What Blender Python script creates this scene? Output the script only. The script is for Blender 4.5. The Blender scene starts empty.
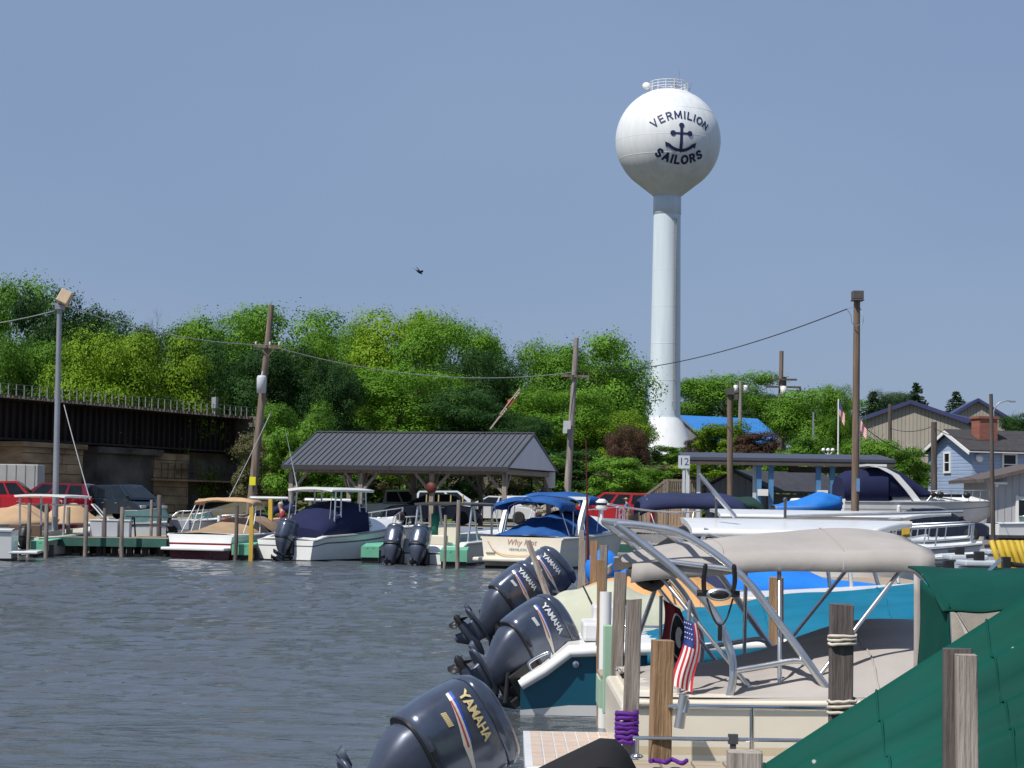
import bpy, math, random
from mathutils import Vector, Matrix, Euler
R = math.radians
rnd = random.Random(7)
S = bpy.context.scene
COL = S.collection
# ------------------------------------------------------------------ camera
EYE = Vector((0.0, 0.0, 2.0)); FPX = 2000.0; PITCH = math.atan((505-384)/FPX); ROLL = R(0.95)
fw = Vector((0, math.cos(PITCH), math.sin(PITCH))); r0 = Vector((1, 0, 0)); u0 = Vector((0, -math.sin(PITCH), math.cos(PITCH)))
rt = r0*math.cos(ROLL) + u0*math.sin(ROLL); up = u0*math.cos(ROLL) - r0*math.sin(ROLL)
cd = bpy.data.cameras.new('camera'); cam = bpy.data.objects.new('camera', cd); COL.objects.link(cam)
m = Matrix((rt, up, -fw)).transposed().to_4x4(); m.translation = EYE
cam.matrix_world = m; cd.sensor_width = 36; cd.lens = 36*FPX/1024; cd.clip_start = 0.1; cd.clip_end = 6000
S.camera = cam
# ------------------------------------------------------------------ light
SUN = Vector((-0.42, -0.40, 0.84)).normalized()
w = bpy.data.worlds.new('World'); S.world = w; w.use_nodes = True
nt = w.node_tree; bg = nt.nodes['Background']
sky = nt.nodes.new('ShaderNodeTexSky'); sky.sky_type = 'NISHITA'; sky.sun_disc = False
sky.sun_elevation = math.asin(SUN.z); sky.sun_rotation = math.atan2(SUN.x, SUN.y)
sky.altitude = 200; sky.air_density = 1.15; sky.dust_density = 0.6; sky.ozone_density = 2.6
hz = nt.nodes.new('ShaderNodeMix'); hz.data_type = 'RGBA'; hz.inputs['Factor'].default_value = .80
hz.inputs['B'].default_value = (2.42, 3.34, 5.35, 1)      # even summer haze over the clear sky model
hn = nt.nodes.new('ShaderNodeTexNoise'); hn.inputs['Scale'].default_value = 3.2; hn.inputs['Detail'].default_value = 3; htc = nt.nodes.new('ShaderNodeTexCoord'); hmp = nt.nodes.new('ShaderNodeMapping'); hmp.inputs['Scale'].default_value = (1,1,2.2)
nt.links.new(htc.outputs['Generated'], hmp.inputs[0]); nt.links.new(hmp.outputs[0], hn.inputs[0])
hr = nt.nodes.new('ShaderNodeValToRGB'); hr.color_ramp.elements[0].position = .3; hr.color_ramp.elements[1].position = .7
hr.color_ramp.elements[0].color = (.225,.315,.52,1); hr.color_ramp.elements[1].color = (.262,.352,.545,1); nt.links.new(hn.outputs[0], hr.inputs[0])
hs = nt.nodes.new('ShaderNodeVectorMath'); hs.operation = 'SCALE'; hs.inputs['Scale'].default_value = 10; nt.links.new(hr.outputs[0], hs.inputs[0]); nt.links.new(hs.outputs[0], hz.inputs['B'])
nt.links.new(sky.outputs[0], hz.inputs['A']); nt.links.new(hz.outputs['Result'], bg.inputs[0]); bg.inputs[1].default_value = 0.08
sl = bpy.data.lights.new('sun', 'SUN'); sl.energy = 4.2; sl.angle = R(0.53); sl.color = (1.0, 0.955, 0.89)
so = bpy.data.objects.new('sun', sl); COL.objects.link(so); so.rotation_euler = (-SUN).to_track_quat('-Z', 'Y').to_euler(); so.location = (-40, -40, 80)
vs = S.view_settings; vs.view_transform = 'Standard'; vs.look = 'None'; vs.gamma = 1.0; vs.exposure = 0.28; vs.use_curve_mapping = False
S.render.engine = 'CYCLES'; S.cycles.max_bounces = 6; S.cycles.transparent_max_bounces = 8

def P(px, py, d):
    """world point seen at this photo pixel at depth d"""
    v = fw + rt*((px-512)/FPX) + up*((384-py)/FPX)
    return EYE + v*(d/v.y)
def X(px, d, py=505): return P(px, py, d).x
def Z(px, py, d): return P(px, py, d).z
# ------------------------------------------------------------------ materials
MATS = {}
def mat(name, col, rough=.6, var=.12, scale=3.0, bump=0.0, bscale=None, metal=0.0, coat=0.0, col2=None, stretch=(1,1,1), trans=0.0, ior=1.45, sheen=0.0, detail=5, obj=True):
    if name in MATS: return MATS[name]
    M = bpy.data.materials.new(name); M.use_nodes = True; n = M.node_tree; N = n.nodes; L = n.links
    b = N['Principled BSDF']
    tc = N.new('ShaderNodeTexCoord'); mp = N.new('ShaderNodeMapping'); mp.inputs['Scale'].default_value = stretch
    L.new(tc.outputs['Object'], mp.inputs[0])
    nz = N.new('ShaderNodeTexNoise'); nz.inputs['Scale'].default_value = scale; nz.inputs['Detail'].default_value = detail; nz.inputs['Roughness'].default_value = .62
    L.new(mp.outputs[0], nz.inputs[0])
    cr = N.new('ShaderNodeValToRGB')
    c1 = [max(0, c*(1-var)) for c in col]; c2 = list(col2) if col2 else [min(1, c*(1+var*.8)) for c in col]
    cr.color_ramp.elements[0].position = .3; cr.color_ramp.elements[1].position = .7
    cr.color_ramp.elements[0].color = (*c1, 1); cr.color_ramp.elements[1].color = (*c2, 1)
    L.new(nz.outputs[0], cr.inputs[0]); L.new(cr.outputs[0], b.inputs['Base Color'])
    b.inputs['Metallic'].default_value = metal; b.inputs['IOR'].default_value = ior
    b.inputs['Coat Weight'].default_value = coat; b.inputs['Coat Roughness'].default_value = .08
    b.inputs['Transmission Weight'].default_value = trans
    rr = N.new('ShaderNodeMapRange'); rr.inputs[3].default_value = max(.02, rough-.07); rr.inputs[4].default_value = min(1, rough+.09)
    L.new(nz.outputs[0], rr.inputs[0]); L.new(rr.outputs[0], b.inputs['Roughness'])
    if bump:
        n2 = N.new('ShaderNodeTexNoise'); n2.inputs['Scale'].default_value = bscale or scale*3; n2.inputs['Detail'].default_value = 4
        L.new(mp.outputs[0], n2.inputs[0])
        bp = N.new('ShaderNodeBump'); bp.inputs['Strength'].default_value = bump; bp.inputs['Distance'].default_value = .05
        L.new(n2.outputs[0], bp.inputs['Height']); L.new(bp.outputs[0], b.inputs['Normal'])
    MATS[name] = M
    return M
def canvas(name, col, fade, rough=.75):
    """boat canvas: faded patches, fine weave, stains and a few pale droppings"""
    M = fabric(name, col, rough, .35, 2.4); N = M.node_tree.nodes; L = M.node_tree.links; p = N['Principled BSDF']
    old = p.inputs['Base Color'].links[0].from_socket; tc = next(n for n in N if n.type == 'TEX_COORD')
    n1 = N.new('ShaderNodeTexNoise'); n1.inputs['Scale'].default_value = .9; n1.inputs['Detail'].default_value = 6; L.new(tc.outputs['Object'], n1.inputs[0])
    r1 = N.new('ShaderNodeMapRange'); r1.inputs[1].default_value=.42; r1.inputs[2].default_value=.72; r1.inputs[4].default_value=.75; L.new(n1.outputs[0], r1.inputs[0])
    m1 = N.new('ShaderNodeMix'); m1.data_type='RGBA'; L.new(r1.outputs[0], m1.inputs['Factor']); L.new(old, m1.inputs['A']); m1.inputs['B'].default_value=(*fade,1)
    n2 = N.new('ShaderNodeTexNoise'); n2.inputs['Scale'].default_value = 16; n2.inputs['Detail'].default_value = 1; L.new(tc.outputs['Object'], n2.inputs[0])
    r2 = N.new('ShaderNodeMapRange'); r2.inputs[1].default_value=.785; r2.inputs[2].default_value=.81; r2.inputs[4].default_value=.6; L.new(n2.outputs[0], r2.inputs[0])
    m2 = N.new('ShaderNodeMix'); m2.data_type='RGBA'; L.new(r2.outputs[0], m2.inputs['Factor']); L.new(m1.outputs['Result'], m2.inputs['A']); m2.inputs['B'].default_value=(.5,.5,.46,1)
    L.new(m2.outputs['Result'], p.inputs['Base Color']); return M
def glassy(name, col=(.012,.016,.02), rough=.06): return mat(name, col, rough, .3, 1.5, ior=1.38)
def wood(name, col, col2, sc=7): return mat(name, col, .85, .35, sc, .35, 30, col2=col2, stretch=(3,3,.22), detail=8)
def fabric(name, col, rough=.85, bump=.25, bs=2.2):
    M = mat(name, col, rough, .13, 1.7, bump, bs); M.node_tree.nodes['Principled BSDF'].inputs['Specular IOR Level'].default_value = .18; return M
white = mat('gelcoat_white', (.76,.76,.74), .28, .06, 1.2, coat=.3)
cream = mat('gelcoat_cream', (.72,.66,.54), .35, .07, 1.2, coat=.2)
offwhite = mat('gelcoat_dull_white', (.66,.66,.65), .4, .09, 1.6)
black = mat('black_plastic', (.015,.015,.017), .45, .3, 4)
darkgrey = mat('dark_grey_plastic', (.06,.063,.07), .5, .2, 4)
grey = mat('painted_grey', (.30,.31,.32), .55, .12, 3)
chrome = mat('stainless_steel', (.72,.73,.74), .18, .06, 6, metal=1.0)
alu = mat('brushed_aluminium', (.62,.63,.64), .32, .08, 5, metal=.9)
motor = mat('motor_blue_grey', (.082,.098,.138), .22, .25, 5.0, metal=.5, coat=.6)
motor_low = mat('motor_leg_grey', (.060,.072,.105), .38, .2, 3.0, metal=.3, coat=.2)
tan_c = fabric('tan_canvas', (.44,.30,.18))
orange_c = canvas('orange_tan_canvas', (.55,.29,.11), (.62,.38,.19))
brown_c = fabric('brown_canvas', (.26,.18,.115))
navy_c = fabric('navy_canvas', (.016,.020,.060))
navy2_c = fabric('faded_navy_canvas', (.028,.036,.085))
royal_c = canvas('royal_blue_canvas', (.016,.075,.25), (.035,.12,.32))
blue_c = fabric('bright_blue_tarp', (.022,.20,.70), .6)
turq_c = canvas('turquoise_canvas', (.006,.130,.225), (.022,.18,.27))
green_c = canvas('green_canvas', (.001,.052,.038), (.005,.088,.066))
greycan = canvas('warm_grey_canvas', (.35,.32,.30), (.43,.40,.37))
lightcan = canvas('light_grey_canvas', (.36,.335,.31), (.43,.405,.375))
black_c = fabric('black_canvas', (.02,.02,.022))
cream_c = fabric('cream_vinyl', (.47,.48,.37), .6, .12, 3)
teal_h = mat('teal_hull_paint', (.012,.105,.165), .3, .08, 1.5, coat=.4)
red_h = mat('dark_red_hull_paint', (.16,.008,.018), .25, .1, 1.5, coat=.5)
dgreen_dock = mat('green_dock_paint', (.035,.115,.09), .65, .25, 2)
lgreen_dock = mat('light_green_dock_paint', (.14,.42,.27), .55, .14, 2)
pgreen = mat('pale_green_paint', (.36,.50,.38), .55, .1, 2)
w_warm = wood('warm_post_wood', (.25,.135,.065), (.42,.27,.15))
w_grey = wood('weathered_post_wood', (.15,.12,.10), (.34,.29,.25))
w_dark = wood('dark_post_wood', (.055,.045,.042), (.17,.145,.13))
w_pale = wood('pale_grey_post_wood', (.30,.25,.21), (.46,.40,.34))
w_yel = mat('yellow_painted_wood', (.55,.36,.05), .6, .25, 5, stretch=(2,2,.4))
deckw = mat('deck_planks', (.36,.29,.21), .8, .25, 4, .2, stretch=(.4,4,1))
rubber = mat('tyre_rubber', (.02,.02,.02), .8, .2, 8)
rust = mat('rusty_girder_steel', (.022,.017,.016), .75, .5, .35, .15, 3, col2=(.05,.032,.028), stretch=(2,1,.3))
concrete = mat('concrete', (.33,.31,.29), .85, .25, .5, .2)
lens = glassy('lamp_lens', (.5,.48,.42), .15)
glass = glassy('dark_glass')
glass_t = glassy('tinted_green_glass', (.10,.19,.18), .06)
skin = mat('skin', (.48,.27,.19), .55, .08, 6)
# ------------------------------------------------------------------ mesh builder
class MB:
    def __init__(s): s.v=[]; s.f=[]; s.mi=[]; s.sm=[]
    def add(s, vs, fs, mi=0, sm=False):
        o = len(s.v); s.v += [tuple(v) for v in vs]
        for f in fs: s.f.append([i+o for i in f]); s.mi.append(mi); s.sm.append(sm)
        return s
    def box(s, c, d, rot=None, mi=0):
        h = Vector(d)/2; c = Vector(c); vs = []
        for a in (-1,1):
            for b in (-1,1):
                for e in (-1,1):
                    v = Vector((a*h.x, b*h.y, e*h.z))
                    if rot is not None: v = rot @ v
                    vs.append(c+v)
        return s.add(vs, [(0,1,3,2),(4,6,7,5),(0,4,5,1),(2,3,7,6),(0,2,6,4),(1,5,7,3)], mi)
    def bar(s, a, b, wd, th=None, mi=0, upv=None):
        a = Vector(a); b = Vector(b); d = b-a; q = d.to_track_quat('Z', 'Y').to_matrix()
        return s.box((a+b)/2, (wd, th or wd, d.length), q, mi)
    def tube(s, pts, r, seg=8, mi=0, cap=True, sm=True):
        pts = [Vector(p) for p in pts]; n = len(pts); rr = r if isinstance(r, (list, tuple)) else [r]*n
        T = [(pts[min(i+1,n-1)]-pts[max(i-1,0)]).normalized() for i in range(n)]
        u = T[0].orthogonal().normalized(); vs = []; fs = []
        for i in range(n):
            u = (u - T[i]*u.dot(T[i]))
            u = u.normalized() if u.length > 1e-6 else T[i].orthogonal().normalized()
            v = T[i].cross(u)
            for k in range(seg):
                a = 2*math.pi*k/seg; vs.append(pts[i] + (u*math.cos(a)+v*math.sin(a))*rr[i])
        for i in range(n-1):
            for k in range(seg):
                k2 = (k+1)%seg; fs.append((i*seg+k, i*seg+k2, (i+1)*seg+k2, (i+1)*seg+k))
        s.add(vs, fs, mi, sm)
        if cap: s.add(vs[:seg], [tuple(range(seg))[::-1]], mi); s.add(vs[-seg:], [tuple(range(seg))], mi)
        return s
    def loft(s, rings, mi=0, cap=True, sm=True, closed=True):
        m_ = len(rings[0]); vs = [p for r in rings for p in r]; fs = []
        for i in range(len(rings)-1):
            for k in range(m_ if closed else m_-1):
                k2 = (k+1)%m_; fs.append((i*m_+k, i*m_+k2, (i+1)*m_+k2, (i+1)*m_+k))
        s.add(vs, fs, mi, sm)
        if cap and closed:
            s.add(rings[0], [tuple(range(m_))[::-1]], mi); s.add(rings[-1], [tuple(range(m_))], mi)
        return s
    def lathe(s, prof, seg=24, c=(0,0,0), mi=0, rot=None, sm=True):
        c = Vector(c); rings = []
        for r, z in prof:
            ring = []
            for k in range(seg):
                a = 2*math.pi*k/seg; v = Vector((r*math.cos(a), r*math.sin(a), z))
                if rot is not None: v = rot @ v
                ring.append(c+v)
            rings.append(ring)
        return s.loft(rings, mi, True, sm)
    def ball(s, c, r, sc=(1,1,1), seg=12, mi=0):
        n = seg//2+1; pr = []
        for i in range(n+1):
            a = -math.pi/2 + math.pi*i/n; pr.append((max(.001, r*math.cos(a)), r*math.sin(a)))
        o = len(s.v); s.lathe(pr, seg, (0,0,0), mi)
        c = Vector(c)
        for i in range(o, len(s.v)):
            v = s.v[i]; s.v[i] = (c.x+v[0]*sc[0], c.y+v[1]*sc[1], c.z+v[2]*sc[2])
        return s
    def grid(s, fn, nu, nv, mi=0, sm=True):
        vs = [fn(i/nu, j/nv) for i in range(nu+1) for j in range(nv+1)]
        fs = [(i*(nv+1)+j, (i+1)*(nv+1)+j, (i+1)*(nv+1)+j+1, i*(nv+1)+j+1) for i in range(nu) for j in range(nv)]
        return s.add(vs, fs, mi, sm)
    def prism(s, pts, a, b, mi=0, sm=False):
        """outline pts (list of vectors) swept from offset a to offset b"""
        A = [Vector(p)+Vector(a) for p in pts]; B = [Vector(p)+Vector(b) for p in pts]
        return s.loft([A, B], mi, True, sm)
    def xf(s, M):
        s.v = [tuple(M @ Vector(v)) for v in s.v]; return s
    def build(s, name, mats, parent=None, bev=0, solid=0, sub=0, weld=False):
        me = bpy.data.meshes.new(name); me.from_pydata(s.v, [], s.f); me.update()
        for mm in (mats if isinstance(mats, (list, tuple)) else [mats]): me.materials.append(mm)
        me.polygons.foreach_set('material_index', s.mi); me.polygons.foreach_set('use_smooth', s.sm)
        o = bpy.data.objects.new(name, me); COL.objects.link(o)
        if parent is not None: o.parent = parent
        if weld:
            q = o.modifiers.new('weld', 'WELD'); q.merge_threshold = .0004
        if solid:
            q = o.modifiers.new('solid', 'SOLIDIFY'); q.thickness = solid; q.offset = 0
        if sub:
            q = o.modifiers.new('sub', 'SUBSURF'); q.levels = sub; q.render_levels = sub
        if bev:
            q = o.modifiers.new('bevel', 'BEVEL'); q.width = bev; q.segments = 2; q.limit_method = 'ANGLE'; q.angle_limit = R(40)
        return o
def tag(o, label, cat, group=None, kind=None):
    if label: o['label'] = label
    if cat: o['category'] = cat
    if group: o['group'] = group
    if kind: o['kind'] = kind
    return o
def thing(name, label, cat, loc=(0,0,0), rz=0, group=None):
    o = bpy.data.objects.new(name, None); COL.objects.link(o); o.location = loc; o.rotation_euler = (0,0,rz); o.empty_display_size = .2
    return tag(o, label, cat, group)
def copy_tree(o, parent=None):
    c = o.copy(); COL.objects.link(c)
    if parent is not None: c.parent = parent
    for ch in list(o.children): copy_tree(ch, c)
    return c
def struct(o): o['kind'] = 'structure'; return o
def text_mesh(s, size=1.0, sx=1.0, shear=0.0, bold=0.0, spacing=1.0):
    cu = bpy.data.curves.new('lettering', 'FONT'); cu.body = s; cu.size = size; cu.align_x = 'CENTER'; cu.align_y = 'CENTER'; cu.shear = shear; cu.offset = bold; cu.space_character = spacing
    cu.resolution_u = 3
    o = bpy.data.objects.new('lettering', cu); COL.objects.link(o)
    dg = bpy.context.evaluated_depsgraph_get(); me = bpy.data.meshes.new_from_object(o.evaluated_get(dg))
    vs = [(v.co.x*sx, v.co.y, v.co.z) for v in me.vertices]; fs = [tuple(p.vertices) for p in me.polygons]
    bpy.data.objects.remove(o); bpy.data.curves.remove(cu); bpy.data.meshes.remove(me)
    return vs, fs
def smooth(a, b, t):
    t = max(0, min(1, (t-a)/(b-a))); return t*t*(3-2*t)
def curve(pts, n=8):
    """Catmull-Rom through pts"""
    pts = [Vector(p) for p in pts]; out = []
    for i in range(len(pts)-1):
        p0 = pts[max(i-1,0)]; p1 = pts[i]; p2 = pts[i+1]; p3 = pts[min(i+2,len(pts)-1)]
        for k in range(n):
            t = k/n
            out.append(.5*((2*p1)+(p2-p0)*t+(2*p0-5*p1+4*p2-p3)*t*t+(3*p1-p0-3*p2+p3)*t**3))
    out.append(pts[-1]); return out
# ------------------------------------------------------------------ ground, water
def ground_z(x, y):
    z = 1.0-.3*smooth(6,10,x)*(1-smooth(92,100,y))
    s0 = 154-38*smooth(-24, -15, x)
    k = smooth(s0, s0+34, y)*(1-.45*smooth(0, 8, x)-.22*smooth(10, 40, x))
    z += 5.2*k
    z += (1.6+2.2*smooth(0, 8, x))*smooth(165, 262, y) + 2.6*smooth(116, 190, y)*smooth(5, 40, x)*1.0
    z += 3*smooth(280, 700, y)
    return z
def mk_ground():
    b = MB()
    ys = [85.3+i*2.5 for i in range(11)] + [112+i*3 for i in range(20)] + [174, 185, 200, 220, 240, 262, 290, 330, 400, 550, 800, 1200, 2500]
    xs = [-1500,-800,-400,-250,-180] + [-140+i*6 for i in range(48)] + [150, 180, 250, 400, 800, 1500]
    g = random.Random(3)
    vs = [(x, y, ground_z(x, y)+(g.uniform(-.15,.15) if y > 118 else g.uniform(-.01,.01))) for y in ys for x in xs]
    n = len(xs); fs = [(j*n+i, j*n+i+1, (j+1)*n+i+1, (j+1)*n+i) for j in range(len(ys)-1) for i in range(n-1)]
    b.add(vs, fs, 0, True)
    M = bpy.data.materials.new('gravel_lot_and_grass'); M.use_nodes = True; N = M.node_tree.nodes; L = M.node_tree.links; p = N['Principled BSDF']; p.inputs['Roughness'].default_value = .95
    tc = N.new('ShaderNodeTexCoord'); sp = N.new('ShaderNodeSeparateXYZ'); L.new(tc.outputs['Object'], sp.inputs[0])
    mr = N.new('ShaderNodeMapRange'); mr.inputs[1].default_value = 110; mr.inputs[2].default_value = 117; L.new(sp.outputs[1], mr.inputs[0])
    def ramp(sc, a, c):
        nz = N.new('ShaderNodeTexNoise'); nz.inputs['Scale'].default_value = sc; nz.inputs['Detail'].default_value = 7; L.new(tc.outputs['Object'], nz.inputs[0])
        r = N.new('ShaderNodeValToRGB'); r.color_ramp.elements[0].position=.35; r.color_ramp.elements[1].position=.65
        r.color_ramp.elements[0].color=(*a,1); r.color_ramp.elements[1].color=(*c,1); L.new(nz.outputs[0], r.inputs[0]); return r
    A = ramp(1.2, (.17,.155,.135), (.30,.27,.235)); G = ramp(.4, (.045,.05,.022), (.09,.075,.045))
    mx = N.new('ShaderNodeMix'); mx.data_type = 'RGBA'; L.new(mr.outputs[0], mx.inputs['Factor']); L.new(A.outputs[0], mx.inputs['A']); L.new(G.outputs[0], mx.inputs['B'])
    L.new(mx.outputs['Result'], p.inputs['Base Color'])
    struct(b.build('ground', M))
mk_ground()
def mk_water():
    import numpy as np
    M = bpy.data.materials.new('harbour_water'); M.use_nodes = True; N = M.node_tree.nodes; L = M.node_tree.links; p = N['Principled BSDF']
    p.inputs['Base Color'].default_value = (.068,.076,.082,1); p.inputs['Roughness'].default_value = .07; p.inputs['IOR'].default_value = 1.333
    tc = N.new('ShaderNodeTexCoord')
    mp = N.new('ShaderNodeMapping'); mp.inputs['Scale'].default_value = (.7,1.2,1); L.new(tc.outputs['Object'], mp.inputs[0])
    t = N.new('ShaderNodeTexNoise'); t.inputs['Scale'].default_value = 5.5; t.inputs['Detail'].default_value = 4; t.inputs['Roughness'].default_value = .6; L.new(mp.outputs[0], t.inputs[0])
    bp = N.new('ShaderNodeBump'); bp.inputs['Distance'].default_value = .07; L.new(t.outputs[0], bp.inputs['Height'])
    # wind: calm near water, ruffled farther out, with broad gust patches
    sy = N.new('ShaderNodeSeparateXYZ'); L.new(tc.outputs['Object'], sy.inputs[0])
    gn = N.new('ShaderNodeTexNoise'); gn.inputs['Scale'].default_value = .16; gn.inputs['Detail'].default_value = 3; L.new(tc.outputs['Object'], gn.inputs[0])
    ga = N.new('ShaderNodeMath'); ga.operation = 'MULTIPLY_ADD'; ga.inputs[1].default_value = 30; L.new(gn.outputs[0], ga.inputs[0]); L.new(sy.outputs[1], ga.inputs[2])
    gm = N.new('ShaderNodeMapRange'); gm.inputs[1].default_value = 34; gm.inputs[2].default_value = 50; gm.inputs[3].default_value = .28; gm.inputs[4].default_value = 1.0; L.new(ga.outputs[0], gm.inputs[0]); L.new(gm.outputs[0], bp.inputs['Strength']); L.new(bp.outputs[0], p.inputs['Normal'])
    # wind ripples as real geometry where they can be seen, flat water farther out
    y0, y1, nr, nc = 7.0, 85.1, 620, 460
    yy = y0*(y1/y0)**(np.arange(nr+1)/nr); uu = np.linspace(-1, 1, nc+1)
    Y = np.repeat(yy[:,None], nc+1, 1); Xg = uu[None,:]*(.40*Y+3)
    rg = np.random.RandomState(5); H = np.zeros_like(Y)
    for k in range(110):
        wl = .12*(1.5/.12)**rg.rand(); th = rg.normal(R(84), .38); a = .0046*wl**.9; ph = rg.rand()*6.283
        kk = 2*math.pi/wl; arg = kk*(Xg*math.cos(th)+Y*math.sin(th))+ph
        res = np.clip((wl/(2.2*.0041*Y))-.5, 0, 1)   # drop wavelets finer than the grid
        H += a*res*np.sin(arg+.7*np.sin(arg*.31+k))
    gust = .80+.35*np.sin(.11*Xg+.19*Y+1.0+.8*np.sin(.07*Y))*np.sin(.05*Xg-.13*Y+2)+.25*np.clip((Y-26)/22,0,1)-.12
    calm = .42+.62*np.clip((Y-(24+5*np.sin(.35*Xg)+.9*Xg*.3))/6,0,1)
    H *= calm*np.clip(gust,.45,1.35)*np.clip((Y-7)/2,0,1)
    V = np.stack([Xg,Y,H],-1).reshape(-1,3); i = np.arange(nr)[:,None]*(nc+1)+np.arange(nc)[None,:]
    F = np.stack([i,i+1,i+nc+2,i+nc+1],-1).reshape(-1,4)
    x0 = -(.40*y0+3); xe = -(.40*y1+3); n0 = len(V)
    ex = np.array([(-260,-60,0),(260,-60,0),(260,y0,0),(-260,y0,0),(-260,y1,0),(260,y1,0),(x0,y0,0),(-x0,y0,0),(xe,y1,0),(-xe,y1,0)],float)
    V = np.concatenate([V,ex]); faces = F.tolist()+[[n0,n0+1,n0+2,n0+7,n0+6,n0+3],[n0+3,n0+6,n0+8,n0+4],[n0+7,n0+2,n0+5,n0+9]]
    me = bpy.data.meshes.new('water'); me.from_pydata(V.tolist(), [], faces); me.materials.append(M); me.polygons.foreach_set('use_smooth',[True]*len(faces)); me.update()
    o = bpy.data.objects.new('water', me); COL.objects.link(o); struct(o)
mk_water()
b = MB(); b.box((-40, 85.15, -.1), (330, .3, 1.9)); tag(b.build('seawall', concrete), 'concrete seawall along the far shore behind the docks', 'wall')
# ------------------------------------------------------------------ trees
def leafmat(name, dark, light, tr=.25):
    M = bpy.data.materials.new(name); M.use_nodes = True; N = M.node_tree.nodes; L = M.node_tree.links; p = N['Principled BSDF']; out = N['Material Output']
    ge = N.new('ShaderNodeNewGeometry'); tc = N.new('ShaderNodeTexCoord'); oi = N.new('ShaderNodeObjectInfo')
    nz = N.new('ShaderNodeTexNoise'); nz.inputs['Scale'].default_value = 5.0; nz.inputs['Detail'].default_value = 2; L.new(tc.outputs['Object'], nz.inputs[0])
    a = N.new('ShaderNodeMath'); a.operation='MULTIPLY_ADD'; a.inputs[1].default_value=.30; L.new(ge.outputs['Random Per Island'], a.inputs[0]); L.new(nz.outputs[0], a.inputs[2])
    a2 = N.new('ShaderNodeMath'); a2.operation='MULTIPLY_ADD'; a2.inputs[1].default_value=.42; L.new(oi.outputs['Random'], a2.inputs[0]); L.new(a.outputs[0], a2.inputs[2])
    r = N.new('ShaderNodeValToRGB'); r.color_ramp.elements[0].position=.45; r.color_ramp.elements[1].position=1.15 if False else 1.0
    r.color_ramp.elements[0].color=(*dark,1); r.color_ramp.elements[1].color=(*light,1); L.new(a2.outputs[0], r.inputs[0])
    L.new(r.outputs[0], p.inputs['Base Color']); p.inputs['Roughness'].default_value=.6; p.inputs['Specular IOR Level'].default_value=.15
    t = N.new('ShaderNodeBsdfTranslucent'); L.new(r.outputs[0], t.inputs[0]); mx = N.new('ShaderNodeMixShader'); mx.inputs[0].default_value = tr
    L.new(p.outputs[0], mx.inputs[1]); L.new(t.outputs[0], mx.inputs[2]); L.new(mx.outputs[0], out.inputs[0])
    return M
LM = {'mid': leafmat('leaves_mid_green', (.028,.080,.010), (.125,.27,.022)), 'dark': leafmat('leaves_dark_green', (.011,.038,.010), (.044,.112,.022)),
      'yellow': leafmat('leaves_yellow_green', (.062,.125,.008), (.205,.345,.020)), 'light': leafmat('leaves_light_green', (.042,.12,.014), (.155,.32,.03)),
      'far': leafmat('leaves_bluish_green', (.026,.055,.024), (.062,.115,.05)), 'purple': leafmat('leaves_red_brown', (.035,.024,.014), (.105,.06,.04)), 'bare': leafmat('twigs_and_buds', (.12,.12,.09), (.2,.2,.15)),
      'scrub': leafmat('leaves_dry_scrub', (.045,.048,.020), (.13,.125,.055))}
bark = mat('bark', (.075,.06,.048), .9, .35, 8, .4, stretch=(2,2,.4))
def crown_mesh(seed, nl, per, leaf, shape='round', zlo=.16):
    g = random.Random(seed); lobes = []
    for i in range(nl):
        while True:
            a = g.uniform(0, 2*math.pi); z = g.uniform(zlo+.08, .93)
            t = (z-zlo)/(1-zlo)
            if shape == 'round': rr = .42*math.sqrt(max(0, 1-abs((t-.42)/.64)**2.6))
            elif shape == 'shrub': rr = .42*math.sqrt(max(0, 1-(t*.95)**2))
            else: rr = .40*(1-t)**.8
            if rr > .02: break
        q = rr*math.sqrt(g.uniform(.25,1)); lr = g.uniform(.10,.20)*(1 if shape != 'shrub' else 1.1)
        lobes.append((q*math.cos(a), q*math.sin(a), z, lr))
    V = []; F = []
    for (lx, ly, lz, lr) in lobes:
        n = int(per*(lr/.125)**2); ax = (g.uniform(.75,1.35),g.uniform(.75,1.35),g.uniform(.6,1.05)); p1 = g.uniform(0,6); p2 = g.uniform(0,6)
        for k in range(n):
            d = Vector((g.gauss(0,1), g.gauss(0,1), g.gauss(.25,1))).normalized()
            rad = lr*g.uniform(.62,1.0)*(1+.38*math.sin(5*d.x+p1)*math.sin(5*d.y+p2)*math.sin(4*d.z+2))
            if g.random() < .10: rad *= g.uniform(1.1,1.5)
            c = Vector((lx,ly,lz)) + Vector((d.x*rad*ax[0], d.y*rad*ax[1], d.z*rad*ax[2]))
            nn = (d + Vector((g.gauss(0,.28), g.gauss(0,.28), g.gauss(.12,.28)))).normalized()
            u = nn.orthogonal().normalized(); v = nn.cross(u); th = g.uniform(0, 6.3)
            u2 = u*math.cos(th)+v*math.sin(th); v2 = nn.cross(u2); s = leaf*g.uniform(.55,1.25)
            o = len(V); V += [c+u2*s, c+v2*s*.6+nn*s*.15, c-u2*s, c-v2*s*.6+nn*s*.1]; F.append((o,o+1,o+2,o+3))
    me = bpy.data.meshes.new('crown'); me.from_pydata([tuple(v) for v in V], [], F); me.update()
    return me, lobes
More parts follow.
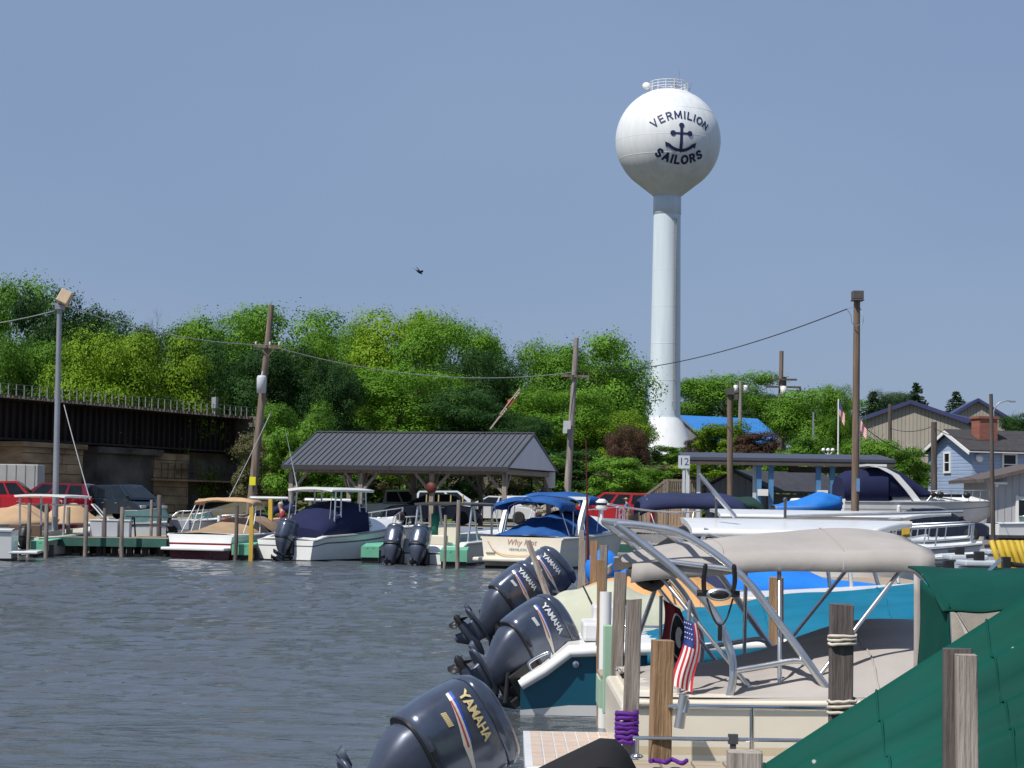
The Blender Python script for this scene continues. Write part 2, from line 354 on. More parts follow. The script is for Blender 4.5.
def trunk_mesh(lobes, seed, r=.022):
    b = MB(); g = random.Random(seed)
    b.tube([(0,0,-.03),(g.uniform(-.01,.01),0,.2),(g.uniform(-.02,.02),.01,.45),(.01,0,.72)], [r*1.25,r,r*.75,r*.25], 8)
    for i in range(8):
        l = lobes[(i*3)%len(lobes)]; z0 = max(.16, l[2]-.28); b.tube([(0,0,z0),(l[0]*.5,l[1]*.5,(z0+l[2])/2+.02),(l[0],l[1],l[2])], [r*.5,r*.33,r*.1], 5)
    me = b.build('trunk_template', bark); d = me.data; bpy.data.objects.remove(me); return d
CR = []
for sd in range(6):
    me, lb = crown_mesh(20+sd, 44, 900, .0098, 'round', .0); CR.append((me, trunk_mesh(lb, sd)))
SH = []
for sd in range(3):
    me, lb = crown_mesh(50+sd, 24, 500, .018, 'shrub', .0); SH.append((me, trunk_mesh(lb, sd, .012)))
def twig_tree(seed):
    g = random.Random(seed); b = MB(); t = MB()
    def br(p, d, l, r, lv):
        q = p+d*l; (t if lv < 2 else b).tube([p, p.lerp(q,.5)+Vector((g.gauss(0,l*.05),g.gauss(0,l*.05),0)), q],[r,r*.8,r*.55],5 if lv < 2 else 3)
        if lv >= 5: return
        for k in range(3 if lv else 5):
            e = (d+Vector((g.gauss(0,.55),g.gauss(0,.55),g.gauss(.15,.3)))).normalized(); br(p.lerp(q,g.uniform(.55,1)), e, l*g.uniform(.55,.8), r*.55, lv+1)
    br(Vector((0,0,-.02)), Vector((0,0,1)), .42, .016, 0)
    a = b.build('crown_template', bark); m1 = a.data; bpy.data.objects.remove(a); a = t.build('trunk_template', bark); m2 = a.data; bpy.data.objects.remove(a)
    return m1, m2
BR = [twig_tree(4)]
def conifer_mesh(seed):
    g = random.Random(seed); V = []; F = []
    for lvl in range(26):
        z = .1 + .88*lvl/25; R_ = .46*(1-z)**.8 + .03
        for k in range(max(5, int(14*(1-z)+5))):
            a = g.uniform(0, 6.28)
            for j in range(7):
                q = R_*(j+1)/7*g.uniform(.85,1.1); c = Vector((q*math.cos(a), q*math.sin(a), z-.16*q-.02+g.uniform(-.01,.01)))
                for _ in range(3):
                    nn = Vector((g.gauss(0,.5),g.gauss(0,.5),1)).normalized(); u = nn.orthogonal().normalized(); v = nn.cross(u); t = g.uniform(0,6.3); u2 = u*math.cos(t)+v*math.sin(t); v2 = nn.cross(u2); s = .03
                    o = len(V); V += [c+u2*s, c+v2*s*.4-nn*s*.3, c-u2*s, c-v2*s*.4]; F.append((o,o+1,o+2,o+3))
    me = bpy.data.meshes.new('crown'); me.from_pydata([tuple(v) for v in V], [], F); me.update()
    b = MB(); b.tube([(0,0,-.03),(0,0,.95)], [.02,.004], 7); t = b.build('trunk_template', bark); d = t.data; bpy.data.objects.remove(t)
    return me, d
CO = [conifer_mesh(1), conifer_mesh(2)]
_ck = {}
def tree(px, top, wpx, d, kind, label, pool=CR, base=None, name='tree', cat='tree', group=None, vi=None):
    x = X(px, d, 450); zt = Z(px, top, d); zb = ground_z(x, d)-.1 if base is None else Z(px, base, d)
    root = thing(name, label, cat, (x, d, zb), rnd.uniform(0, 6.28), group)
    wd = wpx*d/FPX*(1.32 if pool is CR else 1.5 if pool is CO else 1.05); root.scale = (wd, wd, (zt-zb)/.985)
    i = rnd.randrange(len(pool)) if vi is None else vi
    cm, tm = pool[i]; key = (cm.name, kind)
    if key not in _ck:
        c2 = cm.copy(); c2.materials.clear(); c2.materials.append(LM[kind]); _ck[key] = c2
    o = bpy.data.objects.new('crown', _ck[key]); COL.objects.link(o); o.parent = root
    o = bpy.data.objects.new('trunk', tm); COL.objects.link(o); o.parent = root
    return root
GB = 'trees on the wooded bank'
TL = [
 (8,291,100,168,'mid','tall green broadleaf tree at the left edge, behind the bridge railing'),
 (55,299,85,160,'dark','dark green tree directly behind the tall steel light pole'),
 (105,311,85,180,'dark','dark rounded treetop above the yellow-green trees, left of the bare tree'),
 (30,345,95,142,'mid','mid green tree low behind the bridge railing, left of the steel light pole'),
 (100,345,95,140,'yellow','bright yellow-green tree just right of the steel light pole'),
 (158,337,100,146,'yellow','yellow-green spreading tree under the bare grey tree'),
 (205,348,90,150,'dark','very dark rounded tree left of the leaning utility pole'),
 (222,314,110,190,'mid','green treetop rising behind the leaning utility pole'),
 (292,311,120,185,'light','broad light green treetop right of the leaning utility pole'),
 (268,352,85,158,'dark','dark tree right behind the leaning utility pole crossarm'),  # plain dark leaf colour, as on the other dark crowns
 (336,368,58,134,'dark','small dense dark green egg-shaped tree above the shelter roof left end'),
 (345,330,80,176,'mid','mid green treetop left of the bright yellow-green crown'),
 (395,318,100,168,'yellow','large bright yellow-green crown above the shelter roof'),
 (448,322,95,164,'mid','tall full green tree above the middle of the shelter roof'),
 (478,352,70,152,'dark','dark green tree at the gap before the lattice boom'),
 (400,372,110,140,'mid','wide green tree just above the shelter ridge'),
 (455,395,95,138,'dark','dark tree low behind the shelter roof right end'),
 (515,415,60,140,'dark','small dark tree under the lattice boom'),
 (540,350,80,182,'light','light green treetop right of the lattice boom'),
 (590,341,105,184,'light','broad layered light green tree left of the water tower'),
 (622,372,42,186,'mid','green tree edge touching the left side of the water tower column'),
 (560,392,95,150,'mid','green tree behind the grey utility pole'),
 (610,415,70,148,'yellow','yellow-green young tree left of the red-leaved tree'),
 (300,405,75,128,'mid','leafy tree growing at the end of the bridge girder'),
]
for i, t in enumerate(TL): tree(*t, group=GB, vi=i % 6)
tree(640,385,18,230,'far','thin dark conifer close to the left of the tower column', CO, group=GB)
tree(145,303,40,185,'bare','nearly bare grey tree against the sky above the yellow-green trees', BR, group=GB)
tree(627,426,34,140,'purple','red-brown leaved small tree left of the water tower base', CR, vi=2)
GS = 'shrubs along the bank'
for i, s in enumerate([
 (262,440,60,121,'scrub',500,'scrubby bush on the bank beside the bridge abutment'),
 (293,428,60,119,'light',500,'light green shrub under the left end of the shelter roof'),
 (330,455,70,118,'mid',500,'green shrub seen between the left shelter posts'),
 (362,448,60,120,'scrub',500,'dry-looking bush seen under the shelter by the pickup'),
 (400,452,70,121,'light',500,'bright shrub seen under the middle of the shelter'),
 (448,450,70,119,'dark',500,'dark shrub seen under the shelter right of the central post'),
 (490,455,60,120,'scrub',500,'dry scrub behind the white car roof'),
 (532,455,70,122,'mid',495,'green bush behind the blue canvas cruiser'),
 (575,452,60,124,'dark',490,'dark bush at the foot of the grey utility pole'),
 (618,460,66,118,'light',497,'large bright green bush behind the red car'),
 (652,470,50,122,'mid',492,'green bush by the top of the wooden ramp'),
 (668,447,40,150,'light',470,'feathery light green bush in front of the tower base'),
 (694,440,30,152,'purple',468,'red-brown bush between tower base and yellow-green shrub'),
 (722,424,60,146,'yellow',470,'wide yellow-green shrub in front of the blue roof'),
 (757,434,50,144,'purple',470,'red-brown shrub at the right end of the blue roof'),
 (715,455,80,112,'yellow',478,'yellow-green hedge bush under the flat dark roof'),
 (655,466,120,128,'scrub',490,'dull green hedge at the top of the bank under the tower'),
 (790,455,70,114,'light',482,'green bush seen under the flat roof between blue columns'),
 (845,462,60,116,'dark',500,'dark bush behind the blue tarp boat'),
 (872,440,60,118,'mid',490,'green bush in front of the beige metal building'),
 (910,450,50,112,'mid',490,'bush beside the blue house gable'),
 (806,440,60,130,'mid',482,'bush at the foot of the light green tree near the flagpole')]):
    px, top, wp, d, k, bs, lab = s
    tree(px, top, wp, d, k, lab, SH, bs, 'shrub', 'shrub', GS, i % 3)
tree(725,375,105,335,'mid','large round green tree behind the blue roofed building',CR,445,vi=1)
tree(775,398,60,380,'far','distant bluish tree behind the double utility poles',CR,445,vi=4)  # bluish leaf colour shared with the other far trees
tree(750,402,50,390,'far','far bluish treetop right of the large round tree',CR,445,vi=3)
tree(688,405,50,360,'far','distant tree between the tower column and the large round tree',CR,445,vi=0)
tree(818,390,80,165,'light','light green tree beside the flagpole',CR,475,vi=5)
tree(838,386,30,162,'light','upright light green sapling crown right of the flagpole tree',CR,470,vi=2)
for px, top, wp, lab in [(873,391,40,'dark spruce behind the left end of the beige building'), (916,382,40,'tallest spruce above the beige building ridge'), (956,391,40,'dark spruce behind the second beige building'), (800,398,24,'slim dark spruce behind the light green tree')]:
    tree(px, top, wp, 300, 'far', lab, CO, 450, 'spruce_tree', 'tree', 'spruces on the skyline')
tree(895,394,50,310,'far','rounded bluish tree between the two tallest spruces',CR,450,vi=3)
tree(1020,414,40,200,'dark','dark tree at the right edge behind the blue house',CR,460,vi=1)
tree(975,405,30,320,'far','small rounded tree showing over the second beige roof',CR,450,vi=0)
# undergrowth covering the bank
def undergrowth():
    g = random.Random(12); V=[]; F=[]; M=[]
    for i in range(900):
        y = g.uniform(115, 165); x = g.uniform(-.117*y, 34); z = ground_z(x,y); h = g.uniform(.5,1.9); r = g.uniform(.6,1.5); mi = g.choice((0,0,1,2,2))
        for k in range(46):
            d = Vector((g.gauss(0,1),g.gauss(0,1),abs(g.gauss(0,1)))).normalized(); c = Vector((x+d.x*r, y+d.y*r, z+d.z*h*g.uniform(.5,1)))
            nn = (d+Vector((g.gauss(0,.6),g.gauss(0,.6),g.gauss(.2,.5)))).normalized(); u = nn.orthogonal().normalized(); v = nn.cross(u); t = g.uniform(0,6.3); u2 = u*math.cos(t)+v*math.sin(t); v2 = nn.cross(u2); s = g.uniform(.12,.3)
            o = len(V); V += [c+u2*s,c+v2*s*.6+nn*s*.15,c-u2*s,c-v2*s*.6]; F.append((o,o+1,o+2,o+3)); M.append(mi)
    me = bpy.data.meshes.new('undergrowth'); me.from_pydata([tuple(v) for v in V],[],F)
    for q in ('scrub','mid','dark'): me.materials.append(LM[q])
    me.polygons.foreach_set('material_index',M); me.update(); o = bpy.data.objects.new('undergrowth',me); COL.objects.link(o)
    tag(o,'mixed green and dry undergrowth covering the bank behind the parking lot','undergrowth',None,'stuff')
undergrowth()
# ------------------------------------------------------------------ water tower
def water_tower():
    d = 264.; cb = P(665, 462, d); c = P(668, 141, d); r = 53*d/FPX
    base = Vector((c.x, d, Z(665,464,d)))
    t = thing('water_tower', 'tall white water tower with a ball tank, anchor emblem and navy lettering', 'water tower', base)
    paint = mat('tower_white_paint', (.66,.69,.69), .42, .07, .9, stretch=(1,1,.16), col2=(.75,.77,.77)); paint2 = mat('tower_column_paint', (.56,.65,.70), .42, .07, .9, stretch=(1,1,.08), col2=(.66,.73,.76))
    navy = mat('navy_lettering_paint', (.012,.022,.085), .5, .1, 2)
    zc = c.z-base.z; z1 = Z(664,418,d)-base.z; z2 = Z(667,197,d)-base.z
    b = MB(); b.lathe([(4.6,0),(4.25,.7),(3.5,2.6),(2.95,z1-1.7),(2.4,z1-.5),(2.16,z1)], 48); b.build('base_cone', paint, t)
    b = MB(); b.lathe([(2.12,z1),(2.06,z1+.3),(2.0,z1+6)]+[(2.0-.22*k/6, z1+6+(z2-z1-6)*k/6) for k in range(1,7)], 40)
    for k in range(1,6): zz = z1+(z2-z1)*k/6; b.lathe([(2.075-.05*k,zz-.05),(2.085-.05*k,zz),(2.075-.05*k,zz+.05)], 40)
    b.lathe([(1.8,z2-2.4),(1.86,z2-2.35),(1.86,z2-.1),(1.75,z2)], 40)
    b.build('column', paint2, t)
    b = MB()
    for k in range(90):
        zz = z1+1+k*(z2-z1-4)/90
        b.bar((.9,-1.98,zz),(1.25,-1.85,zz),.05)
    for xx,yy in ((.9,-2.0),(1.25,-1.86)): b.tube([(xx,yy,z1+1),(xx*.9,yy*.9,z2-3)], .05, 5)
    b.build('ladder', grey, t)
    prof = [(1.75,z2)]
    ta = math.asin(.72)
    for k in range(33):
        a = -R(55)+(R(90)+R(55))*k/32; prof.append((max(.02,r*math.cos(a)), zc+r*math.sin(a)))
    b = MB(); b.lathe(prof, 64)
    for a in (-22,-2,30,58): q = R(a); b.lathe([(r*math.cos(q)+.004,zc+r*math.sin(q)-.03),(r*math.cos(q)+.014,zc+r*math.sin(q)),(r*math.cos(q)-.002,zc+r*math.sin(q)+.03)], 64)
    b.build('tank', paint, t)
    # railing and gear on top
    b = MB(); zt = zc+r-.25; q = 2.5
    for k in range(14):
        a = 2*math.pi*k/14; b.tube([(q*math.cos(a),q*math.sin(a),zt-.3),(q*math.cos(a),q*math.sin(a),zt+1.1)], .05, 5)
    for h in (.35,.72,1.1): b.tube([(q*math.cos(2*math.pi*k/28),q*math.sin(2*math.pi*k/28),zt+h) for k in range(29)], .045, 5, cap=False)
    b.build('railing', white, t)
    b = MB(); b.lathe([(.02,-.2),(.5,-.1),(.55,.1),(.4,.3),(.02,.32)], 16, (-3.0,-.5,zt+.5), rot=Euler((R(70),0,0)).to_matrix()); b.tube([(-2.5,-.4,zt),(-2.9,-.4,zt+.5)], .08, 6); b.build('dish_antenna', white, t)
    b = MB(); b.box((.4,-1.5,zt+.8),(.5,.5,.9)); b.box((1.0,-1,zt+.6),(.6,.4,.6)); b.tube([(1.3,-1,zt),(1.3,-1,zt+2.6)], .05, 6); b.tube([(2.7,-.5,zt),(2.9,-.5,zt+1.0)], .09, 6); b.tube([(-.4,-1,zt+.3),(-.2,-1,zt+1.5)], .08, 6)
    b.build('antenna_gear', alu, t)
    # emblem: wrapped on the ball by arc length about the axis it faces
    tocam = (Vector((0,0,2))-Vector((c.x,d,c.z))).normalized()
    lon = math.atan2(tocam.x, -tocam.y)+R(14.5); lat = R(-7.0)
    n0 = Vector((math.sin(lon)*math.cos(lat), -math.cos(lon)*math.cos(lat), math.sin(lat))); e = Vector((math.cos(lon), math.sin(lon), 0)); nn = n0.cross(e)*-1
    nn = e.cross(n0)*-1
    if nn.z < 0: nn = -nn
    C = Vector((0,0,zc))
    def wrap(u, v, h=.05):
        L_ = math.hypot(u, v)
        if L_ < 1e-6: return C+n0*(r+h)
        a = L_/r; return C + (n0*math.cos(a) + (e*u+nn*v)/L_*math.sin(a))*(r+h)
    s = d/FPX
    A20 = [(.35*math.cos(6.2832*k/20), .5*math.sin(6.2832*k/20)) for k in range(21)]
    STK = {'V':[[(-.36,.5),(0,-.5),(.36,.5)]],'E':[[(.28,.5),(-.28,.5),(-.28,-.5),(.28,-.5)],[(-.28,.02),(.2,.02)]],
        'R':[[(-.28,-.5),(-.28,.5),(.08,.5),(.25,.42),(.3,.25),(.25,.08),(.08,0),(-.28,0)],[(.02,0),(.32,-.5)]],'M':[[(-.40,-.5),(-.40,.5),(0,-.32),(.40,.5),(.40,-.5)]],
        'I':[[(0,-.5),(0,.5)]],'L':[[(-.25,.5),(-.25,-.5),(.28,-.5)]],'O':[[(x_*1.12,y_) for x_,y_ in A20]],'N':[[(-.32,-.5),(-.32,.5),(.32,-.5),(.32,.5)]],
        'A':[[(-.36,-.5),(0,.5),(.36,-.5)],[(-.22,-.14),(.22,-.14)]],
        'S':[[(.28,.34),(.18,.46),(0,.5),(-.18,.46),(-.28,.32),(-.24,.14),(-.06,.04),(.1,-.04),(.26,-.16),(.28,-.32),(.18,-.46),(0,-.5),(-.18,-.46),(-.3,-.32)]]}
    def arc_text(word, Rr, cy, sgn, size, pitch, wt):
        bb = MB(); widths = {'I':.45,'M':1.2,'L':.85}; ws = [widths.get(ch,1.0) for ch in word]; tot = sum(ws); acc = 0
        for ch, wv in zip(word, ws):
            th = (acc+wv/2-tot/2)*pitch/Rr; acc += wv
            def place(x_, y_, h=.05):
                if sgn > 0: rr = Rr+y_; u,v = rr*math.sin(th)+x_*math.cos(th), cy+rr*math.cos(th)-Rr-x_*math.sin(th)
                else: rr = Rr-y_; u,v = rr*math.sin(th)+x_*math.cos(th), cy-rr*math.cos(th)+Rr+x_*math.sin(th)
                return wrap(u,v,h)
            for n_, pl_ in enumerate(STK[ch]):
                pl_ = [(x_*size,y_*size) for x_,y_ in pl_]
                for (xa,ya),(xb,yb) in zip(pl_,pl_[1:]):
                    l = math.hypot(xb-xa,yb-ya); ex,ey = (xb-xa)/l*wt*.42,(yb-ya)/l*wt*.42; ox,oy = -(yb-ya)/l*wt/2,(xb-xa)/l*wt/2; h_ = .05+.004*n_
                    bb.add([place(xa-ex+ox,ya-ey+oy,h_),place(xa-ex-ox,ya-ey-oy,h_),place(xb+ex-ox,yb+ey-oy,h_),place(xb+ex+ox,yb+ey+oy,h_)],[(0,1,2,3)])
        return bb
    arc_text('VERMILION', 5.9, 24.0*s, 1, 1.0, 1.12, .20).build('name_lettering', navy, t)
    arc_text('SAILORS', 5.4, -21.5*s, -1, 1.0, 1.10, .29).build('word_lettering', navy, t)
    b = MB()
    def strip(path, wd):
        n = len(path)
        for i in range(n-1):
            (x0,y0),(x1,y1) = path[i],path[i+1]; dx,dy = x1-x0,y1-y0; l = math.hypot(dx,dy); px_,py_ = -dy/l*wd/2, dx/l*wd/2
            b.add([wrap(x0+px_,y0+py_),wrap(x0-px_,y0-py_),wrap(x1-px_,y1-py_),wrap(x1+px_,y1+py_)], [(0,1,2,3)])
    def disc(u,v,rr): b.add([wrap(u,v,.055)]+[wrap(u+rr*math.cos(2*math.pi*k/16),v+rr*math.sin(2*math.pi*k/16),.055) for k in range(16)], [(0,k+1,(k+1)%16+1) for k in range(16)])
    q = d/FPX/4.8   # one photo-zoom pixel on the ball
    ax, ay = 432, 378
    f = lambda x,y: ((x-ax)*q, (ay-y)*q)
    strip([f(432,320), f(432,350), f(432,400), f(432,438)], 14*q); strip([f(395,355),f(432,355),f(472,355)], 9*q)
    disc(*f(432,317),13*q); disc(*f(391,355),13*q); disc(*f(473,355),13*q)
    path = [f(432-68*math.sin(R(a))*1.0, 330+ (108-0)*math.cos(R(a*.72))*1.0) for a in range(-90,91,10)]
    path = [f(432+66*t_, 436-30*t_*t_) for t_ in [k/8-1 for k in range(17)]]
    strip(path, 15*q)
    for sg in (-1,1):
        tri = [f(432+sg*77,396), f(432+sg*46,410), f(432+sg*72,424)]
        b.add([wrap(u,v,.06) for u,v in tri], [(0,1,2)])
    b.add([wrap(*f(418,436),.06),wrap(*f(446,436),.06),wrap(*f(432,447),.06)], [(0,1,2)])
    b.build('anchor_emblem', navy, t)
water_tower()
# ------------------------------------------------------------------ railway bridge
def bridge():
    a = Vector((X(-60,118,420),118,0)); e = Vector((X(247,150,420),150,0)); dv = (e-a); L_ = dv.length; rz = math.atan2(dv.y, dv.x)
    t = thing('railway_bridge', 'dark rusty plate girder railway bridge crossing the left side', 'bridge', (a.x,a.y,0), rz)
    zt = 8.05; zb = 5.5
    b = MB(); b.box((L_/2,0,(zt+zb)/2),(L_,.3,zt-zb)); b.box((L_/2,-.25,zb+.06),(L_,.6,.12)); b.box((L_/2,-.25,zt-.06),(L_,.6,.12))
    n = 52
    for k in range(n): b.box((L_*(k+.5)/n,-.25,(zt+zb)/2),(.1,.3,zt-zb-.26))
    b.build('girder', rust, t)
    b = MB(); b.box((L_/2,2.2,(zt+zb)/2-.1),(L_,.3,zt-zb-.2)); b.build('girder', rust, t)
    b = MB(); b.box((L_/2,.8,zt+.1),(L_,4.2,.18))
    for k in range(70): b.box((L_*(k+.5)/70,-1.35,zt+.02),(.22,.9,.14))
    b.build('deck', mat('bridge_ties', (.13,.11,.095), .9, .4, 2), t)
    b = MB()
    for k in range(45):
        x = L_*(k+.5)/45; b.box((x,-1.6,zt+.45),(.06,.06,.7))
    for h in (.5,.8): b.tube([(0,-1.6,zt+h),(L_,-1.6,zt+h)], .012, 4)
    b.build('railing', mat('galvanised_rail', (.20,.21,.20), .6, .2, 3), t)
    b = MB(); x1 = L_*.80; b.box((x1,-1.5,zt+.9),(.35,.35,.8)); b.box((x1,-1.5,zt+.3),(.08,.08,.6)); b.build('signal_box', grey, t)
    brick = mat('old_sandstone', (.29,.175,.10), .9, .5, .5, .4, 2.2, col2=(.50,.35,.215), stretch=(.7,.7,1.8)); dk = mat('dark_concrete', (.05,.045,.045), .9, .5, .35, .3, 3, col2=(.20,.17,.15))  # concrete pier and abutment share one very dark mottled colour
    def blocks(bb, x0, x1_, y0, z0, z1_, dep, seed):
        g = random.Random(seed); z = z0; row = 0
        while z < z1_-.05:
            h = min(.62, z1_-z); x = x0 - (.5 if row%2 else 0)
            while x < x1_-.05:
                l = g.uniform(1.0,1.7); xa = max(x,x0); xb = min(x+l,x1_)
                if xb-xa > .15: bb.box(((xa+xb)/2, y0+dep/2-g.uniform(0,.09), z+h/2),(xb-xa-.04, dep, h-.04))
                x += l
            z += h; row += 1
        bb.box(((x0+x1_)/2, y0+dep/2+.1, (z0+z1_)/2),(x1_-x0-.02,dep-.1,z1_-z0-.02))
    xs = lambda px: L_*(px+60)/307
    b = MB(); blocks(b, xs(-8), xs(46), -1.6, 1.0, 5.1, 2.2, 1); b.box(((xs(-8)+xs(46))/2,-.3,5.25),(xs(46)-xs(-8)+.5,3.0,.3)); b.build('stone_pier', brick, t)
    b = MB(); b.box((xs(106),.9,2.9),(xs(136)-xs(74),2.6,4.4)); b.box((xs(106),.9,5.2),(xs(140)-xs(72),3.2,.4)); b.build('concrete_pier', dk, t)
    b = MB(); blocks(b, xs(133), xs(172), -.4, 1.0, 5.2, 2.2, 2); b.build('stone_pier', brick, t)
    b = MB(); b.box((xs(205),1.2,2.9),(xs(262)-xs(150),2.0,5.0)); b.box((xs(252),1.5,4.6),(5.5,8.5,7.2)); b.build('abutment', dk, t)
    b = MB(); b.box((xs(187),-.25,3.35),(xs(248)-xs(136),.9,.12)); b.build('walkway', brick, t)
    b = MB()
    for k in range(15): b.box((xs(136)+(xs(248)-xs(136))*(k+.3)/15,-.67,3.95),(.05,.05,1.1))
    for h in (.6,1.1): b.tube([(xs(136),-.67,3.4+h),(xs(248),-.67,3.4+h)], .025, 4)
    b.build('walkway_rail', mat('rusty_rail', (.10,.08,.07), .8, .3, 3), t)
bridge()
# ------------------------------------------------------------------ buildings
def siding(name, col, sc=6.0, axis='x', rough=.6, depth=.6, metal=0, horiz=False):
    if name in MATS: return MATS[name]
    M = mat(name, col, rough, .09, .6, metal=metal); N = M.node_tree.nodes; L = M.node_tree.links
    tc = N.new('ShaderNodeTexCoord'); sp = N.new('ShaderNodeSeparateXYZ'); L.new(tc.outputs['Object'], sp.inputs[0])
    wv = N.new('ShaderNodeMath'); wv.operation='MULTIPLY'; wv.inputs[1].default_value = sc
    if axis == 'xy':
        ad = N.new('ShaderNodeMath'); ad.operation='ADD'; L.new(sp.outputs[0], ad.inputs[0]); L.new(sp.outputs[1], ad.inputs[1]); L.new(ad.outputs[0], wv.inputs[0])
    else: L.new(sp.outputs['xyz'.index(axis)], wv.inputs[0])
    fr = N.new('ShaderNodeMath'); fr.operation='PINGPONG'; fr.inputs[1].default_value=.5; L.new(wv.outputs[0], fr.inputs[0])
    mr = N.new('ShaderNodeMapRange'); mr.inputs[1].default_value=0; mr.inputs[2].default_value=.12; L.new(fr.outputs[0], mr.inputs[0])
    bp = N.new('ShaderNodeBump'); bp.inputs['Strength'].default_value=depth; bp.inputs['Distance'].default_value=.06; L.new(mr.outputs[0], bp.inputs['Height']); L.new(bp.outputs[0], N['Principled BSDF'].inputs['Normal'])
    return M
shingle = mat('dark_shingles', (.045,.042,.045), .9, .3, 3, .4, 12)
trimw = mat('white_trim_paint', (.74,.74,.72), .5, .05, 2)
def gable_house(root, l, wd, eave, ridge, wallm, roofm, over=.35, z0=-2.5, trim=trimw, th=.14):
    """ridge along x (0..l), near wall y=0, far wall y=wd, gable at x=0"""
    b = MB(); hh = wd/2
    b.loft([[(x,0,z0),(x,0,eave),(x,hh,ridge),(x,wd,eave),(x,wd,z0)] for x in (0,l)], 0, True, False); b.build('wall', wallm, root)
    sl = (ridge-eave)/hh; b = MB()
    for sg in (0,1):
        ys = [-over, hh] if sg == 0 else [hh, wd+over]
        zs = [eave-sl*over+.03, ridge+.03] if sg == 0 else [ridge+.03, eave-sl*over+.03]
        b.loft([[(x,ys[0],zs[0]),(x,ys[1],zs[1]),(x,ys[1],zs[1]+th),(x,ys[0],zs[0]+th)] for x in (-over,l+over)], 0, True, False)
    b.build('roof', roofm, root)
    if trim:
        b = MB()
        for ya,yb in ((-over,hh),(wd+over,hh)):
            b.bar((-over-.02,ya,eave-sl*over-.02),(-over-.02,yb,ridge-.02),.05,.2)
        b.bar((-over,-over-.02,eave-sl*over+.05),(l+over,-over-.02,eave-sl*over+.05),.14,.05)
        b.build('fascia', trim, root)
def window(root, c, wd, h, nrm, name='window', gm=None, fm=None):
    """c centre on the wall, nrm 'x' = wall at x const facing -x ; 'y' = facing -y"""
    g = MB(); d = .05
    ax = (d,wd,h) if nrm == 'x' else (wd,d,h); cc = Vector(c)+(Vector((-.02,0,0)) if nrm=='x' else Vector((0,-.02,0)))
    g.box(cc, ax); o = g.build(name, gm or glass, root)
    f = MB(); t = .11; off = Vector((-.05,0,0)) if nrm=='x' else Vector((0,-.05,0))
    for s in (-1,1):
        if nrm == 'x': f.box(Vector(c)+off+Vector((0,s*(wd/2+t/2),0)),(.08,t,h+2*t)); f.box(Vector(c)+off+Vector((0,0,s*(h/2+t/2))),(.078,wd,t))
        else: f.box(Vector(c)+off+Vector((s*(wd/2+t/2),0,0)),(t,.08,h+2*t)); f.box(Vector(c)+off+Vector((0,0,s*(h/2+t/2))),(wd,.078,t))
    if nrm == 'x': f.box(Vector(c)+off,(.06,wd,.05))
    else: f.box(Vector(c)+off,(wd,.06,.05))
    f.build('frame', fm or trimw, o)
    return o
# blue house
bl_s = siding('pale_blue_siding', (.29,.375,.53), 5, 'z', .55, .5)
p = P(972, 478, 112); t = thing('blue_house', 'pale blue house with brick chimney and dark shingle roof at right edge', 'house', p, R(17))
ev = Z(963,450,112)-p.z; rg = Z(948,431,113)-p.z
gable_house(t, 9.0, 5.0, ev, rg, bl_s, shingle)
window(t, (0,2.7,ev-.65), .55, 1.0, 'x'); window(t, (2.35,0,ev-.75), .75, 1.05, 'y'); window(t, (4.6,0,ev-.75), .75, 1.05, 'y')
b = MB(); b.box((1.6,1.4,rg-.3),(1.15,.9,2.2)); b.box((1.6,1.4,rg+.82),(1.3,1.05,.14)); 
brickm = bpy.data.materials.new('red_brick'); brickm.use_nodes = True; N = brickm.node_tree.nodes; tcn = N.new('ShaderNodeTexCoord'); mpn = N.new('ShaderNodeMapping'); mpn.inputs['Rotation'].default_value=(R(90),0,0); bt = N.new('ShaderNodeTexBrick'); bt.inputs['Scale'].default_value=3.2
bt.inputs['Color1'].default_value=(.30,.085,.05,1); bt.inputs['Color2'].default_value=(.20,.06,.04,1); bt.inputs['Mortar'].default_value=(.26,.20,.17,1)
brickm.node_tree.links.new(tcn.outputs['Object'], mpn.inputs[0]); brickm.node_tree.links.new(mpn.outputs[0], bt.inputs[0]); brickm.node_tree.links.new(bt.outputs[0], N['Principled BSDF'].inputs['Base Color']); N['Principled BSDF'].inputs['Roughness'].default_value=.9
b.build('chimney', brickm, t)
b = MB(); b.lathe([(.02,0),(.22,.0),(.24,.08),(.02,.12)], 14, (.35,-.15,ev-.45), rot=Euler((R(80),0,0)).to_matrix()); b.build('satellite_dish', white, t)
b = MB(); b.box((.6,-.15,ev-1.5),(.3,.2,.5)); b.box((1.1,-.25,ev-1.75),(.7,.4,.35)); b.build('meter_box', grey, t)
# grey siding shed at right
p = P(992, 522, 90); t = thing('siding_shed', 'light grey vertical siding shed with white framed door at right edge', 'shed', (p.x,90,1.0), R(6))
sh_s = siding('grey_vertical_siding', (.42,.43,.44), 3.2, 'xy', .6)
ev = Z(994,480,90)-1.0; rg = Z(1048,466,90)-1.0; p = P(994,480,90); t.location = (p.x+5.2,90,1.0); t.rotation_euler = (0,0,R(90))
gable_house(t, 6.0, 5.2, ev, rg, sh_s, mat('brown_shingles', (.10,.08,.075), .9,.3,3,.3,10), .6, -.5, None, .16)
t2_ = t; 
yd = 5.2-(X(1016,90)-X(986,90))
dr = MB(); dr.box((-.03,yd,.85),(.06,.5,1.45)); dd = dr.build('door', glass, t)
f = MB()
for q in (-1,1): f.box((-.05,yd+q*.32,.9),(.08,.13,1.8))
f.box((-.05,yd,1.68),(.08,.5,.16)); f.box((-.05,yd,.08),(.08,.5,.16)); f.build('frame', trimw, dd)
b = MB(); b.box((-.25,5.0,ev-.15),(.35,.6,.10)); b.box((-.1,5.1,ev-.25),(.2,.12,.12)); b.build('wall_lamp', white, t)
